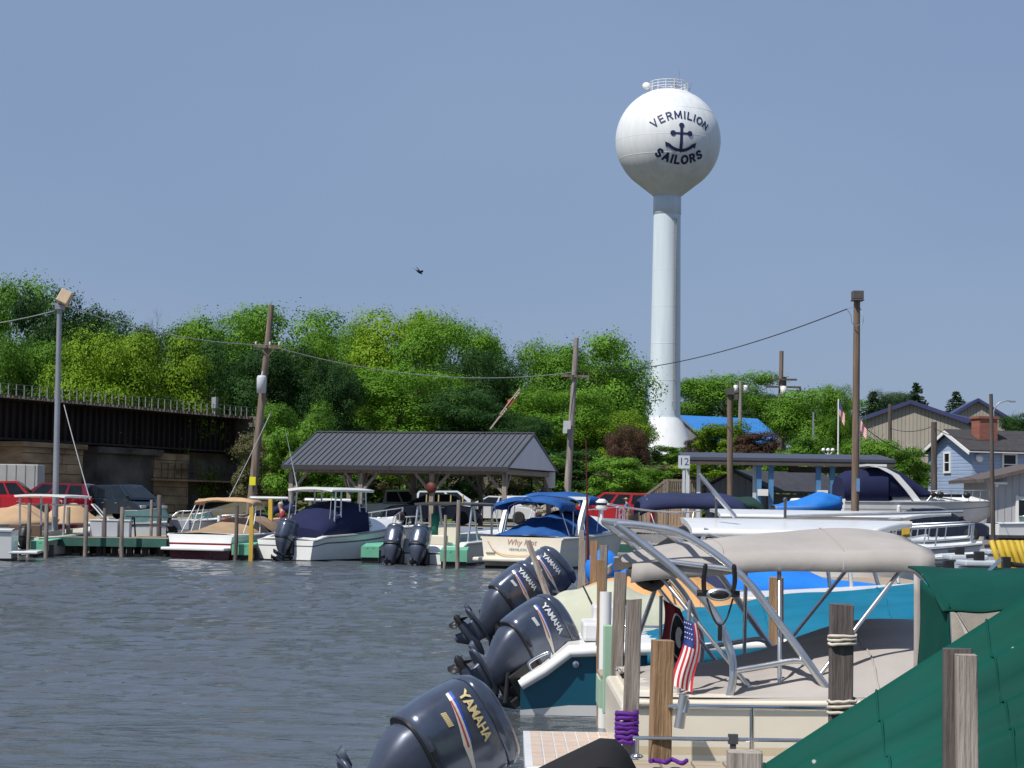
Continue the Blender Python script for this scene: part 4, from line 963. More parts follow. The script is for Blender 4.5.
        b.tube([s.pt(t1,1,1)+Vector((0,-.06,h)),s.pt(t1,1,-1)+Vector((0,.06,h))],r,6)
        return b.build(name, m, s.t)
    def windshield(s, t0, t1, h, gm=None, fm=None, wf=.82, rk=.45, name='windshield', zoff=.02):
        x0 = s.L*t0; x1 = s.L*t1; b = MB(); n = 14; lo=[]; hi=[]
        for k in range(n+1):
            a = math.pi*k/n-math.pi/2; c = math.cos(a)**.7 if math.cos(a)>0 else 0; sy = math.sin(a)
            x = x0+(x1-x0)*c; y = sy*s.hb(t0)*wf; z = s.sz(t0)+zoff
            lo.append(Vector((x,y,z))); hi.append(Vector((x-h*rk*(.4+.6*c),y*.9,z+h*(1-.25*abs(sy)**4))))
        b.loft([lo,hi],0,False,False,False); o = b.build(name, gm or glass_t, s.t, solid=.012)
        f = MB(); f.tube(hi,.018,6); f.tube(lo,.02,6)
        for k in (0,4,10,14): f.tube([lo[k],hi[k]],.016,6)
        f.build('windshield_frame', fm or alu, o); return o
    def bimini(s, m, x0, x1, w, z, camber=.18, skirt=.12, frames=None, fm=None, zb=None, name='bimini', tilt=0, wr=.012, seed=2, nose=.08, taper=0, pw=2.4):
        g = random.Random(seed); ph = g.uniform(0,6)
        def f(u, v):
            q = 2*v-1; a = abs(q)
            zz = z+camber*(1-taper*(1-smooth(0,.55,u)))*(1-a**pw)-nose*abs(2*u-1)**5+tilt*(u-.5)-(skirt*(max(0,a-.9)/.1))+wr*(math.sin(11*u+ph+3*q)+math.sin(7*q-5*u))
            return (x0+(x1-x0)*u+.02*math.sin(6*q+ph), q*w if a < .9 else math.copysign(w*.9+w*.1*(a-.9)/.1*.4,q), zz)
        b = MB(); b.grid(f,20,20); o = b.build(name, m, s.t, solid=.014)
        for us in (.3,.7):
            b = MB(); b.tube([Vector(f(us,k/24))+Vector((0,0,.009)) for k in range(25)],.005,5); b.build('seam', m, o)
        if frames:
            b = MB()
            for xb,xt in frames:
                zt = z-.03+tilt*((xt-x0)/(x1-x0)-.5); pts = [(xb,-w*.97,zb),(xt,-w*.90,zt-.06),(xt,-w*.66,zt+camber*.35),(xt,0,zt+camber*.75),(xt,w*.66,zt+camber*.35),(xt,w*.90,zt-.06),(xb,w*.97,zb)]
                b.tube(pts,.014,6)
            b.build('bimini_frame', fm or alu, o)
        return o
def seats(bt, m, lst):
    for (x,y,z,sx,sy,h) in lst:
        b = MB(); b.box((x,y,z+.12),(sx,sy,.24)); b.box((x-sx/2+.06,y,z+h/2+.12),(.13,sy,h)); b.build('seat', m, bt.t, .04)
# ------------------------------------------------------------------ outboard
def squirc(x0,x1,w,z,n=20,p=3.2,tw=1.0):
    out = []; cx=(x0+x1)/2; hx=(x1-x0)/2
    for k in range(n):
        a = 2*math.pi*k/n; c=math.cos(a); s_=math.sin(a)
        x = cx+hx*math.copysign(abs(c)**(2/p),c); y = w/2*math.copysign(abs(s_)**(2/p),s_)
        out.append(Vector((x,y*(1-.14*max(0,(x-cx)/hx)*tw),z)))
    return out
stripe_s = mat('decal_silver',(.62,.58,.50),.4,.05,3,metal=.2); stripe_b = mat('decal_blue',(.02,.07,.42),.4,.05,3); stripe_r = mat('decal_red',(.40,.05,.05),.4,.05,3); gold_l = mat('decal_gold',(.62,.50,.24),.4,.06,3); silver_l = mat('decal_pale_silver',(.70,.71,.72),.4,.05,3)
def outboard(bt, pos, tilt, sc=1.0, yaw=0, letter=None, lm=None, detail=True, cm=None, name='outboard_motor', style=0):
    """pos: centre of the cowl in boat coordinates"""
    cm = cm or motor
    M = Matrix.Translation(Vector(pos)) @ Euler((0,0,yaw)).to_matrix().to_4x4() @ Euler((0,tilt,0)).to_matrix().to_4x4() @ Matrix.Scale(sc,4)
    # local: cowl centre origin, cowl z -.27..+.30, aft = -x
    ZG = -.92
    b = MB(); b.loft([squirc(-.33,.24,.42,-.27),squirc(-.33,.23,.41,-.34),squirc(-.28,.20,.36,-.45),squirc(-.21,.17,.28,-.56),squirc(-.14,.15,.19,-.66),squirc(-.10,.15,.14,-.72)])
    b.loft([squirc(-.34,.20,.2,-.715,16,2.6),squirc(-.36,.22,.24,-.73,16,2.6),squirc(-.36,.22,.24,-.745,16,2.6),squirc(-.34,.20,.2,-.76,16,2.6)])
    b.loft([squirc(-.19,.13,.1,-.755),squirc(-.17,.11,.075,-.87)])
    b.tube([(-.25,0,ZG),(-.21,0,ZG),(-.03,0,ZG),(.15,0,ZG),(.25,0,ZG),(.30,0,ZG)],[.05,.062,.07,.062,.035,.008],12)
    b.loft([[(-.13,-.012,ZG-.04),(.11,-.012,ZG-.04),(.11,.012,ZG-.04),(-.13,.012,ZG-.04)],[(-.19,-.006,ZG-.2),(-.07,-.006,ZG-.2),(-.07,.006,ZG-.2),(-.19,.006,ZG-.2)]])
    b.loft([[(-.42,-.02,-.69),(-.28,-.02,-.69),(-.28,.02,-.69),(-.42,.02,-.69)],[(-.39,-.02,-.745),(-.24,-.02,-.745),(-.24,.02,-.745),(-.39,.02,-.745)]])
    b.xf(M); o = b.build(name, motor_low if cm is motor else cm, bt.t)
    b = MB()
    prof = [(-.27,.95,.95),(-.255,1,1),(-.2,1.01,1.01),(-.05,1.02,1.02),(.1,1.0,1.0),(.19,.97,.96)]
    b.loft([squirc(-.39*a+.0,.31*a,.47*c,z,28,3.0) for z,a,c in prof]+[squirc(-.35,.29,.42,.225,28,3.0)])
    b.xf(M); cw = b.build('cowl', cm, o)
    b = MB(); b.loft([squirc(-.365,.305,.44,.215,28,3),squirc(-.375,.315,.455,.235,28,3),squirc(-.35,.31,.43,.29,28,2.8),squirc(-.28,.28,.35,.335,28,2.6),squirc(-.17,.21,.22,.36,28,2.4),squirc(-.05,.1,.05,.366,28,2)]); b.xf(M); b.build('cowl_top', cm, o)
    if detail:
        b = MB(); b.loft([squirc(-.375,.30,.455,-.285,28,3),squirc(-.375,.30,.455,-.262,28,3)]); b.xf(M); b.build('cowl_seam', black, o)
    b = MB()
    for k in range(3):
        a = 2.094*k+.4; e1 = Vector((0,math.cos(a),math.sin(a))); e2 = Vector((0,-math.sin(a),math.cos(a))); c0 = Vector((-.29,0,ZG))
        b.loft([[c0+e1*.05-e2*.03+Vector((.03,0,0)),c0+e1*.05+e2*.03-Vector((.03,0,0)),c0+e1*.052+e2*.03-Vector((.022,0,0)),c0+e1*.052-e2*.03+Vector((.038,0,0))],[c0+e1*.11-e2*.07+Vector((.035,0,0)),c0+e1*.12+e2*.06-Vector((.04,0,0)),c0+e1*.12+e2*.06-Vector((.034,0,0)),c0+e1*.11-e2*.07+Vector((.041,0,0))],[c0+e1*.15-e2*.03+Vector((.02,0,0)),c0+e1*.15+e2*.03-Vector((.02,0,0)),c0+e1*.152+e2*.03-Vector((.014,0,0)),c0+e1*.152-e2*.03+Vector((.026,0,0))]],0,True,True)
    b.tube([(-.23,0,ZG),(-.35,0,ZG),(-.39,0,ZG)],[.055,.045,.01],10); b.xf(M); b.build('propeller', black if cm is motor else darkgrey, o)
    b = MB(); b.box((.27,0,-.45),(.16,.3,.34)); b.box((.22,-.19,-.42),(.3,.05,.40)); b.box((.22,.19,-.42),(.3,.05,.40)); b.box((.36,0,-.62),(.10,.34,.18)); b.tube([(.05,-.12,-.55),(.3,-.12,-.75)],.03,8); b.tube([(.05,.12,-.55),(.3,.12,-.75)],.03,8); b.xf(M); b.build('mount_bracket', black, o, .012)
    if detail and letter:
        b = MB()
        for zz,xx in ((-.245,-.1),(-.245,.12)): b.box((xx,-.238,zz),(.07,.02,.03))
        b.box((.31,0,-.22),(.06,.12,.05)); b.xf(M); b.build('cowl_latch', black, o)
        b = MB()
        for yy in (-.07,0,.06): b.tube(curve([(.30,yy,-.22),(.42,yy*1.2,-.27),(.50,yy*1.5,-.45),(.56,yy*2,-.62)],5),.02,7)
        b.xf(M); b.build('rigging_hose', black, o)
    if letter:
        # lettering and decals sit 3 mm proud of the starboard side
        def side(x,z,h=.004):
            cx=-.04; hx=.357; pw=3.0; q=max(-.999,min(.999,(x-cx)/hx)); y = .2397*(1-abs(q)**pw)**(1/pw)*(1-.14*max(0,q)); return Vector((x,-(y+h),z))
        def wrapmesh(vs_, fs_, h=.004):
            bb = MB(); bb.add([side(x_,z_,h) for x_,z_ in vs_],fs_); return bb
        vs_, fs_ = text_mesh(letter,.085,1.0,0,.003); bb = wrapmesh([(x_-.165,y_+.125) for x_,y_,_ in vs_],fs_); bb.xf(M); bb.build('lettering', lm or silver_l, o)
        def poly(pts, m_, h, nm):
            n = 8; bb = MB()
            (ax,az),(bx,bz),(cx_,cz_),(dx,dz) = pts
            vs_ = []
            for i in range(n+1):
                k=i/n; vs_ += [(ax+(bx-ax)*k,az+(bz-az)*k),(dx+(cx_-dx)*k,dz+(cz_-dz)*k)]
            bb = wrapmesh(vs_,[(2*i,2*i+2,2*i+3,2*i+1) for i in range(n)],h); bb.xf(M); bb.build(nm, m_, o)
        poly([(-.372,.058),(-.05,.01),(-.05,-.045),(-.372,.038)], stripe_s, .003, 'decal_stripe')
        poly([(-.05,.01),(.22,-.055),(.22,-.06),(-.05,-.045)], stripe_s, .003, 'decal_stripe')
        poly([(-.372,.078),(-.04,.018),(-.04,.010),(-.372,.058)], stripe_b, .004, 'decal_stripe')
        poly([(-.33,.036),(-.02,-.012),(-.02,-.026),(-.33,.026)], stripe_r, .0055, 'decal_stripe')
        vs_, fs_ = text_mesh('||||||||||',.035,1.1,.2,.002); bb = wrapmesh([(x_-.25,y_-.055) for x_,y_,_ in vs_],fs_); bb.xf(M); bb.build('decal_marks', lm or silver_l, o)
    return o
# ------------------------------------------------------------------ posts and docks
GPST = 'wooden dock posts'
def post(px, ytop, d, w_, m, label, ybot=None, zbot=-1.2, lean=0, round_=False, group=GPST, py_=None, tilt=None):
    p = P(px, ytop, d); t = MB(); h = p.z-zbot
    g = random.Random(int(px*7+ytop)); a = R(g.uniform(-1.2,1.2)); 
    if round_: t.tube([(0,0,0),(g.uniform(-.02,.02),0,h*.6),(0,0,h-.01),(0,0,h)],[w_/2*1.08,w_/2,w_/2*.97,w_/2*.9],12)
    else:
        n=5; rings=[]
        for k in range(n+1):
            z = h*k/n; q = w_/2*(1+g.uniform(-.02,.02)); dx=g.uniform(-.004,.004)
            rings.append([(dx-q,-q,z),(dx+q,-q,z+(.01*g.uniform(-1,1) if k==n else 0)),(dx+q,q,z),(dx-q,q,z)])
        t.loft(rings,0,True,False)
    o = t.build('dock_post', m, None, bev=.006 if d < 20 else 0); o.location = (p.x,d,zbot); o.rotation_euler = (R(g.uniform(-.6,.6)), a+lean, g.uniform(-.25,.25))
    tag(o, label, 'post', group); return o
def rope_wrap(o, name, label, m, z0, z1, turns, w_, r=.011, seed=1, cat='rope', sq=True, sl=.01):
    g = random.Random(seed); pts=[]; n=int(turns*16)
    for k in range(n+1):
        a = 2*math.pi*k/16; z = z0+(z1-z0)*k/n+g.uniform(-sl,sl)*.5; rr = (w_/2+r*.8)
        c=math.cos(a); s_=math.sin(a); q = 1/max(abs(c),abs(s_)); q = min(q,1.25)
        pts.append(Vector((o.location.x+rr*q*c+g.uniform(0,.004), o.location.y+rr*q*s_, z)))
    b = MB(); b.tube(pts, r, 6); tag(b.build(name, m), label, cat)
def finger_dock(label, x0, x1, y0, y1, z, fm, group='finger docks', step=.16):
    t = thing('finger_dock', label, 'dock', ((x0+x1)/2,(y0+y1)/2,0), 0, group)
    lx=x1-x0; ly=y1-y0; b = MB(); n=max(2,int(lx/step)); g=random.Random(int(x0*10+y0*3))
    for k in range(n): b.box((-lx/2+lx*(k+.5)/n,0,z-.02+g.uniform(-.003,.003)),(lx/n-.012,ly-.04,.04))
    b.build('planks', deckw, t)
    b = MB()
    for s in (-1,1): b.box((0,s*(ly/2-.02),z-.16),(lx,.05,.24))
    for s in (-1,1): b.box((s*(lx/2-.02),0,z-.16),(.055,ly-.1,.24))
    b.build('fascia', fm, t)
    for k in range(max(2,int(lx/2.5))):
        for s in (-1,1): b = MB(); b.box((-lx/2+.25+(lx-.5)*k/(max(2,int(lx/2.5))-1),s*(ly/2-.12),z/2-.75),(.14,.14,z+1.0)); b.build('pile', w_dark, t)
    return t
# ------------------------------------------------------------------ vehicles (local +x front)
def car(name, label, loc, rz, paint, kind='sedan', group='vehicles parked in the lot', sc=1.0):
    t = thing(name, label, 'car' if kind!='pickup' else 'truck', loc, rz, group); t.scale=(sc,sc,sc)
    W=.9
    if kind=='sedan': L=4.7; low=[(0,.35),(.0,.62),(.35,.86),(1.2,.95),(3.0,.97),(4.2,.86),(4.65,.66),(4.7,.38)]; gh=[(.65,.93),(1.35,1.42),(2.5,1.45),(3.55,.95)]
    elif kind=='suv': L=4.7; low=[(0,.42),(.0,.95),(.12,1.05),(1.2,1.08),(3.1,1.08),(4.3,.98),(4.66,.78),(4.7,.42)]; gh=[(.08,1.03),(.45,1.66),(2.6,1.70),(3.6,1.05)]
    elif kind=='van': L=5.0; low=[(0,.38),(.0,.9),(.1,1.02),(1.2,1.05),(3.6,1.05),(4.55,.88),(4.95,.66),(5,.38)]; gh=[(.06,1.0),(.4,1.70),(3.0,1.74),(4.25,1.0)]
    else: L=5.7; low=[(0,.55),(.0,1.05),(.05,1.08),(2.0,1.08),(4.2,1.1),(5.45,1.02),(5.66,.85),(5.7,.5)]; gh=[(2.0,1.05),(2.15,1.78),(3.4,1.82),(4.25,1.08)]
    low=[(x-L/2,z) for x,z in low]; gh=[(x-L/2,z) for x,z in gh]
    b=MB(); prof=low+[(L/2-.1,.28),(-L/2+.1,.28)]
    rings=[[(x*(.97 if abs(y)>W-.05 else 1),y,z if abs(y)<W-.05 else .3+(z-.3)*.93) for x,z in prof] for y in (-W,-W+.09,0,W-.09,W)]
    b.loft(rings,0,True,False); b.build('body',paint,t,bev=.05)
    b=MB(); g2=[(W-.06,gh[0]),(W-.2,gh[1]),(W-.2,gh[2]),(W-.06,gh[3])]
    rings=[]
    for s in (-1,0,1): rings.append([(x,s*w_,z+(0.03 if s==0 and i in (1,2) else 0)) for i,(w_,(x,z)) in enumerate(g2)])
    b.loft(rings,0,True,False); b.build('cabin',paint,t,bev=.05)
    # glass panels proud of the cabin
    def lerp(a,c,k): return (a[0]+(c[0]-a[0])*k,a[1]+(c[1]-a[1])*k)
    for s in (-1,1):
        n=2 if kind in('sedan','pickup') else 3
        for i in range(n):
            k0=i/n+.03; k1=(i+1)/n-.03
            bl=lerp(gh[0],gh[3],.08+k0*.84); br=lerp(gh[0],gh[3],.08+k1*.84); tl=lerp(gh[1],gh[2],.03+k0*.94); tr=lerp(gh[1],gh[2],.03+k1*.94)
            def pp(q,k): return Vector((q[0],s*((W-.06)+(-.14)*k+.012),q[1]))
            B0=lerp(bl,tl,.14);B1=lerp(br,tr,.14);T0=lerp(bl,tl,.88);T1=lerp(br,tr,.88)
            g=MB(); g.add([pp(B0,.14),pp(B1,.14),pp(T1,.88),pp(T0,.88)],[(0,1,2,3)]); g.build('side_window',glass,t,solid=.01)
    for (a,c,nm) in ((gh[3],gh[2],'windscreen'),(gh[0],gh[1],'rear_window')):
        A=lerp(a,c,.1); C=lerp(a,c,.9); dx=.012 if nm=='windscreen' else -.012
        g=MB(); g.add([(A[0]+dx,-(W-.16),A[1]+.01),(A[0]+dx,W-.16,A[1]+.01),(C[0]+dx,W-.27,C[1]+.01),(C[0]+dx,-(W-.27),C[1]+.01)],[(0,1,2,3)]); g.build(nm,glass,t,solid=.01)
    r=.34 if kind in('sedan','van') else .40
    for x in (-L/2+.9,L/2-.95):
        for s in (-1,1):
            b=MB(); rot=Euler((R(90),0,0)).to_matrix(); b.lathe([(r*.62,-.11),(r*.95,-.11),(r,-.06),(r,.06),(r*.95,.11),(r*.62,.11)],20,(x,s*(W-.10),r),rot=rot); w_=b.build('wheel',rubber,t)
            b=MB(); b.lathe([(.02,-.085),(r*.6,-.085),(r*.62,.085),(.02,.085)],14,(x,s*(W-.08),r),rot=rot); b.build('rim',alu,w_)
    for s in (-1,1):
        for xd in ((-.35,.75) if kind!='pickup' else (-.15,.95)):
            b=MB(); b.box((xd,s*(W+.003),.68),(.018,.012,.62)); b.build('door_gap',black,t)
            b=MB(); b.box((xd-.22,s*(W+.012),.82),(.17,.03,.035)); b.build('door_handle',alu,t)
    b=MB(); b.box((L/2+.015,0,.60),(.03,.9,.16)); b.build('grille',black,t)
    b=MB(); b.box((-L/2-.015,0,.70),(.02,.34,.16)); b.build('number_plate',white,t)
    zl=low[-2][1]
    for s in (-1,1):
        b=MB(); b.box((L/2-.1,s*(W-.24),zl-.02),(.16,.34,.15)); b.build('headlight',lens,t,.02)
        b=MB(); b.box((-L/2+.04,s*(W-.17),low[1][1]-.12),(.12,.2,.26)); b.build('tail_light',mat('tail_lamp_red',(.28,.01,.01),.2,.1,4),t,.02)
        b=MB(); b.box((gh[3][0]-.25,s*(W+.07),gh[3][1]+.12),(.12,.2,.14)); b.build('mirror',black,t,.02)
    b=MB(); b.box((L/2-.04,0,.4),(.14,1.6,.14)); b.box((-L/2+.04,0,.42),(.14,1.6,.14)); b.build('bumper',darkgrey,t,.03)
    if kind=='pickup':
        b=MB(); b.box((-L/2+1.05,0,1.085),(1.8,1.45,.03)); b.build('bed_cover',darkgrey,t)
    return t
# ------------------------------------------------------------------ people
def skinmesh(name, V, E, Rr, m, parent, sub=1):
    me=bpy.data.meshes.new(name); me.from_pydata(V,E,[]); o=bpy.data.objects.new(name,me); COL.objects.link(o)
    sk=o.modifiers.new('skin','SKIN'); sk.use_smooth_shade=True
    for i,r_ in enumerate(Rr): me.skin_vertices[0].data[i].radius=(r_,r_)
    me.skin_vertices[0].data[0].use_root=True
    sb=o.modifiers.new('sub','SUBSURF'); sb.levels=sub; sb.render_levels=sub
    dg=bpy.context.evaluated_depsgraph_get(); m2=bpy.data.meshes.new_from_object(o.evaluated_get(dg)); bpy.data.objects.remove(o)
    m2.materials.clear(); m2.materials.append(m); o=bpy.data.objects.new(name,m2); COL.objects.link(o); o.parent=parent
    return o
def person(label, loc, rz, shirt, trousers, hairm, hat=None, sit=True, sc=1.0):
    """faces +x"""
    t=thing('person',label,'person',loc,rz); t.scale=(sc,sc,sc)
    h=.47 if sit else .92
    hip=Vector((0,0,h)); V=[]; E=[]; Rr=[]
    def n(p,r_,par=None):
        V.append(tuple(p)); Rr.append(r_); i=len(V)-1
        if par is not None: E.append((par,i))
        return i
    a=n(hip,.14); bl=n(hip+Vector((.04,0,.2)),.125,a); ch=n(hip+Vector((.10,0,.42)),.135,bl); nk=n(hip+Vector((.16,0,.56)),.055,ch); hd0=n(hip+Vector((.19,0,.66)),.075,nk); n(hip+Vector((.21,0,.76)),.085,hd0)
    legs=[];arms=[]
    for s in (-1,1):
        hj=n(hip+Vector((.02,s*.10,-.02)),.09,a)
        if sit: kn=n(hip+Vector((.45,s*.13,.02)),.062,hj); an=n(hip+Vector((.48,s*.13,-.40)),.042,kn); n(hip+Vector((.62,s*.14,-.44)),.04,an)
        else: kn=n(hip+Vector((.05,s*.11,-.45)),.06,hj); an=n(hip+Vector((.0,s*.11,-.86)),.042,kn); n(hip+Vector((.14,s*.12,-.89)),.04,an)
        sh=n(hip+Vector((.10,s*.18,.46)),.065,ch); el=n(hip+Vector((.22,s*.25,.22)),.045,sh); wr=n(hip+Vector((.44,s*.14,.20)),.032,el); hn=n(hip+Vector((.50,s*.12,.19)),.034,wr)
        for q in (-1,0,1): n(hip+Vector((.57,s*.12+q*.022,.175-abs(q)*.008)),.012,hn)
        n(hip+Vector((.52,s*.12-s*.05,.20)),.012,hn)
        legs.append((hj,kn,an)); arms.append((sh,el))
    skinmesh('body',V,E,Rr,skin,t,2)
    # clothes follow the body a little larger
    def sub(ids,edges,gr,name,m_):
        mp={k:i for i,k in enumerate(ids)}; skinmesh(name,[V[k] for k in ids],[(mp[x],mp[y]) for x,y in edges],[Rr[k]+gr for k in ids],m_,t,2)
    sub([a,bl,ch,arms[0][0],arms[0][1],arms[1][0],arms[1][1]],[(a,bl),(bl,ch),(ch,arms[0][0]),(arms[0][0],arms[0][1]),(ch,arms[1][0]),(arms[1][0],arms[1][1])],.018,'shirt',shirt)
    sub([a]+list(legs[0])+list(legs[1]),[(a,legs[0][0]),(legs[0][0],legs[0][1]),(legs[0][1],legs[0][2]),(a,legs[1][0]),(legs[1][0],legs[1][1]),(legs[1][1],legs[1][2])],.014,'trousers',trousers)
    c=hip+Vector((.20,0,.73)); b=MB()
    if hat: b.ball(c+Vector((-.01,0,.05)),.1,(1.05,1,.75),14); b.lathe([(.02,-.01),(.17,-.012),(.17,0),(.02,.01)],18,c+Vector((.02,0,.06))); b.build('hat',hat,t)
    else: b.ball(c+Vector((-.025,0,.035)),.098,(1.0,1.0,.9),14); b.build('hair',hairm,t)
    b=MB()
    for s in (-1,1): b.ball(c+Vector((.082,s*.033,.01)),.012)
    b.build('eyes',black,t)
    b=MB(); b.loft([[c+Vector((.09,-.012,.015)),c+Vector((.09,.012,.015)),c+Vector((.088,0,.02))],[c+Vector((.108,-.016,-.025)),c+Vector((.108,.016,-.025)),c+Vector((.112,0,-.018))]]); b.build('nose',skin,t)
    return t
# ================================================================== the near row of slips
GN = 'boats in the near slips'; GF = 'boats along the far dock'; GR = 'boats in the right basin'
def W(bt, px, py, d):
    """photo pixel at depth d in the boat's own frame"""
    rz = bt.t.rotation_euler.z; v = P(px,py,d)-bt.t.location
    return Vector((v.x*math.cos(rz)+v.y*math.sin(rz), -v.x*math.sin(rz)+v.y*math.cos(rz), v.z))
def lin(*kv):
    def f(u):
        for (a,b_),(c,d_) in zip(kv,kv[1:]):
            if u <= c: k=(u-a)/(c-a); k=k*k*(3-2*k); return b_+(d_-b_)*k
        return kv[-1][1]
    return f
# --- green covered boat, nearest
g1 = Boat('covered_boat','boat under a tall green canvas cover in the lower right corner',(.54,8.4,0),0,5.4,2.1,.58,.8,GN)
g1.hull([(-1,0),(.15,0)],[offwhite],offwhite,rub=grey)
g1.cover(green_c,-.0,1.0,lambda u: .02+ (1.70*min(1,u/.5) if u < .5 else 1.70*(1-(u-.5)/.5)**.8), over=.06, drop=.25, wr=.011, ridge=1.25, nu=90, nv=70, seed=5, fold=.034, seams=(.10,.185,.27))
bm = MB()
c = W(g1,592,765,8.9)
bm.loft([[c+Vector((x-.3+.28*dx*k,y*k2,z)) for dx,x,y,k,k2 in [(0,.0,-.22,0,w2),(0,.0,.22,0,w2),(0,.62,.22,0,w2),(0,.62,-.22,0,w2)]] for z,w2 in ((-.4,1.0),(-.05,.95))])
bm2 = MB(); pts=[(530,772),(560,757),(600,738),(616,739),(628,752),(640,775)]
bm2.loft([[W(g1,px,py,8.9+yo)+Vector((0,0,-zo)) for px,py in pts]+[W(g1,640,800,8.9+yo),W(g1,520,800,8.9+yo)] for yo,zo in ((-.30,.12),(-.24,.03),(-.1,0),(.1,0),(.25,.04),(.3,.12))],0,True,True)
bm2.build('motor_cover',black_c,g1.t)
# green dodger canopy with hanging curtain: its own boat just beyond
g2 = Boat('canopy_boat','boat with a green canvas canopy and hanging green curtain at right',(1.75,10.9-.35,0),0,3.6,1.6,.6,.75,GN)
g2.hull([(-1,0)],[cream],cream,rub=grey,cockpit=(.05,.7))
def gcanopy(u,v):
    # u along right, v from back to front edge
    a = Vector((W(g2,908+140*u,567+2*math.sin(3*u),10.9))); e = W(g2,942+110*u,611-8*u,9.9)
    q = a.lerp(e,v); q.z += .05*math.sin(math.pi*v)-.02*math.sin(math.pi*u)*v+.003*math.sin(14*u+6*v); return q
b = MB(); b.grid(gcanopy,24,10); b.build('canopy',green_c,g2.t,solid=.012)
def gcurt(u,v):
    a = W(g2,921+28*u,580+24*u,10.35-.45*u); q = Vector(a); q.z -= .52*v; q.x += .012*math.sin(12*u+5*v)*v; q.y += .02*math.sin(9*u+2*v); return q
b = MB(); b.grid(gcurt,10,12); b.build('curtain',green_c,g2.t,solid=.01)
b = MB(); b.grid(lambda u,v: W(g2,914+9*u,574+8*u+105*v,10.45),2,6); b.build('strap',greycan,g2.t,solid=.015)
def gside(u,v): return W(g2,930+120*u,600+56*v,11.7+.1*u)
b = MB(); b.grid(gside,4,4); b.build('side_panel',mat('beige_vinyl',(.42,.37,.31),.7,.15,2,.2),g2.t,solid=.02)
b = MB(); b.tube([W(g2,948,612,10.1),W(g2,950,650,10.1)],.013,7); b.tube([W(g2,952,610,10.3),W(g2,1000,560,10.8)],.011,7); b.tube([W(g2,956,611,10.2),W(g2,985,660,10.5)],.011,7); b.tube([W(g2,957,611,10.2),W(g2,975,650,10.6)],.011,7); b.build('frame_tubes',chrome,g2.t)
# --- low skiff carrying the nearest outboard
sk = Boat('skiff','low grey skiff under the nearest tilted outboard, cut by the lower edge',(.05,11.35,0),0,3.6,1.25,.36,.42,GN,draft=.2)
sk.hull([(-1,0),(.3,1)],[darkgrey,offwhite],offwhite,rub=black,cockpit=(.05,.8),fdepth=.3)
outboard(sk, W(sk,457,744,11.35), R(60), .86, R(26), 'YAMAHA', gold_l)
# --- cream boat with the tower
cb = Boat('wakeboard_boat','cream runabout with aluminium wakeboard tower, grey bimini and grey cockpit cover',(.78,13.35,0),0,5.0,2.4,.84,1.02,GN)
cb.flare = .985
cb.hull([(-1,0),(.0,1),(.60,2),(.66,1)],[offwhite,cream,mat('beige_hull_band',(.60,.50,.34),.4,.08,2)],cream,rub=mat('cream_rub_rail',(.66,.60,.49),.45,.1,3),rubr=.022)
b = MB(); b.loft([[(x,s*1.0*k,z) for s in (-1,1) for x in ((-.66,.02) if s<0 else (.02,-.66))] for z,k in ((.30,.97),(.33,1.0),(.385,1.0),(.40,.985))],0,True,False); pl = b.build('swim_platform',white,cb.t,bev=.02)
b = MB(); n=7; mm=9
for i in range(n):
    for j in range(mm): b.box((-.62+.57*(i+.5)/n,-.92+1.84*(j+.5)/mm,.4025),(.57/n-.012,1.84/mm-.012,.008))
b.build('tread_pads',mat('beige_tread',(.50,.40,.33),.7,.1,5),pl)
b = MB(); b.box((-.02,0,.6),(.12,2.0,.40)); b.box((.12,-.55,.74),(.22,.5,.18)); b.box((.12,.55,.74),(.22,.5,.18)); b.build('transom_steps',cream,cb.t,bev=.03)
cb.cover(greycan,.0,.99,lin((0,.05),(.08,.10),(.34,.38),(.6,.36),(1,.03)),'cockpit_cover',over=.01,drop=.06,wr=.012,pw=2.4,nu=60,nv=50,seed=3,fold=.006,seams=(.3,.62))
cb.bimini(lightcan,-.02,1.86,.97,1.70,.15,skirt=.09,tilt=.05,frames=[(.75,.15),(.9,.9),(1.05,1.65)],fm=alu,zb=.86,wr=.010,nose=.05,taper=.75,pw=1.7)
b = MB(); b.grid(lambda u,v: (.0+.22*u, -.86+.6*v, 1.60-.10*math.sin(math.pi*u)),6,8); b.build('rolled_flap',mat('dark_brown_flap',(.05,.042,.038),.8,.2,4),cb.t,solid=.05)
def TW(px,py,side):
    d = 12.32 if side<0 else 14.3
    v = W(cb,px,py,12.32); return Vector((v.x, -1.03 if side<0 else 1.0, v.z))
twm = alu; b = MB(); RT=.025
for s in (-1,1):
    k = .93
    def T(px,py,ins=0): v = TW(px,py,s); v.y *= (1-ins); return v
    A = curve([T(618,524,.14),T(640,541,.13),T(680,574,.10),T(714,612,.06),T(731,652,.02),T(733,678,.0),T(728,702,.0)],6); b.tube(A,RT,10)
    B_ = curve([T(618,524,.14),T(652,527,.14),T(690,537,.13),T(745,578,.09),T(785,630,.04),T(815,672,.0),T(832,695,.0)],6); b.tube(B_,RT,10)
    b.tube([T(668,562,.12),T(735,570,.10)],RT*.75,8); b.tube(curve([T(733,671),T(765,666,.02),T(795,661,.03),T(806,663,.02)],5),RT*.75,8)
    b.ball(T(728,703),.06,(1.3,1,.5)); b.ball(T(832,696),.06,(1.3,1,.5))
for px,py,i in ((618,524,.14),(640,541,.13),(690,537,.13)):
    b.tube([TW(px,py,-1)*1+Vector((0,1.03*i,0)),TW(px,py,1)-Vector((0,1.0*i,0))],RT*.85,8)
tw = b.build('wakeboard_tower',twm,cb.t)
b = MB(); c = TW(717,588,-1)+Vector((0,-.08,0)); 
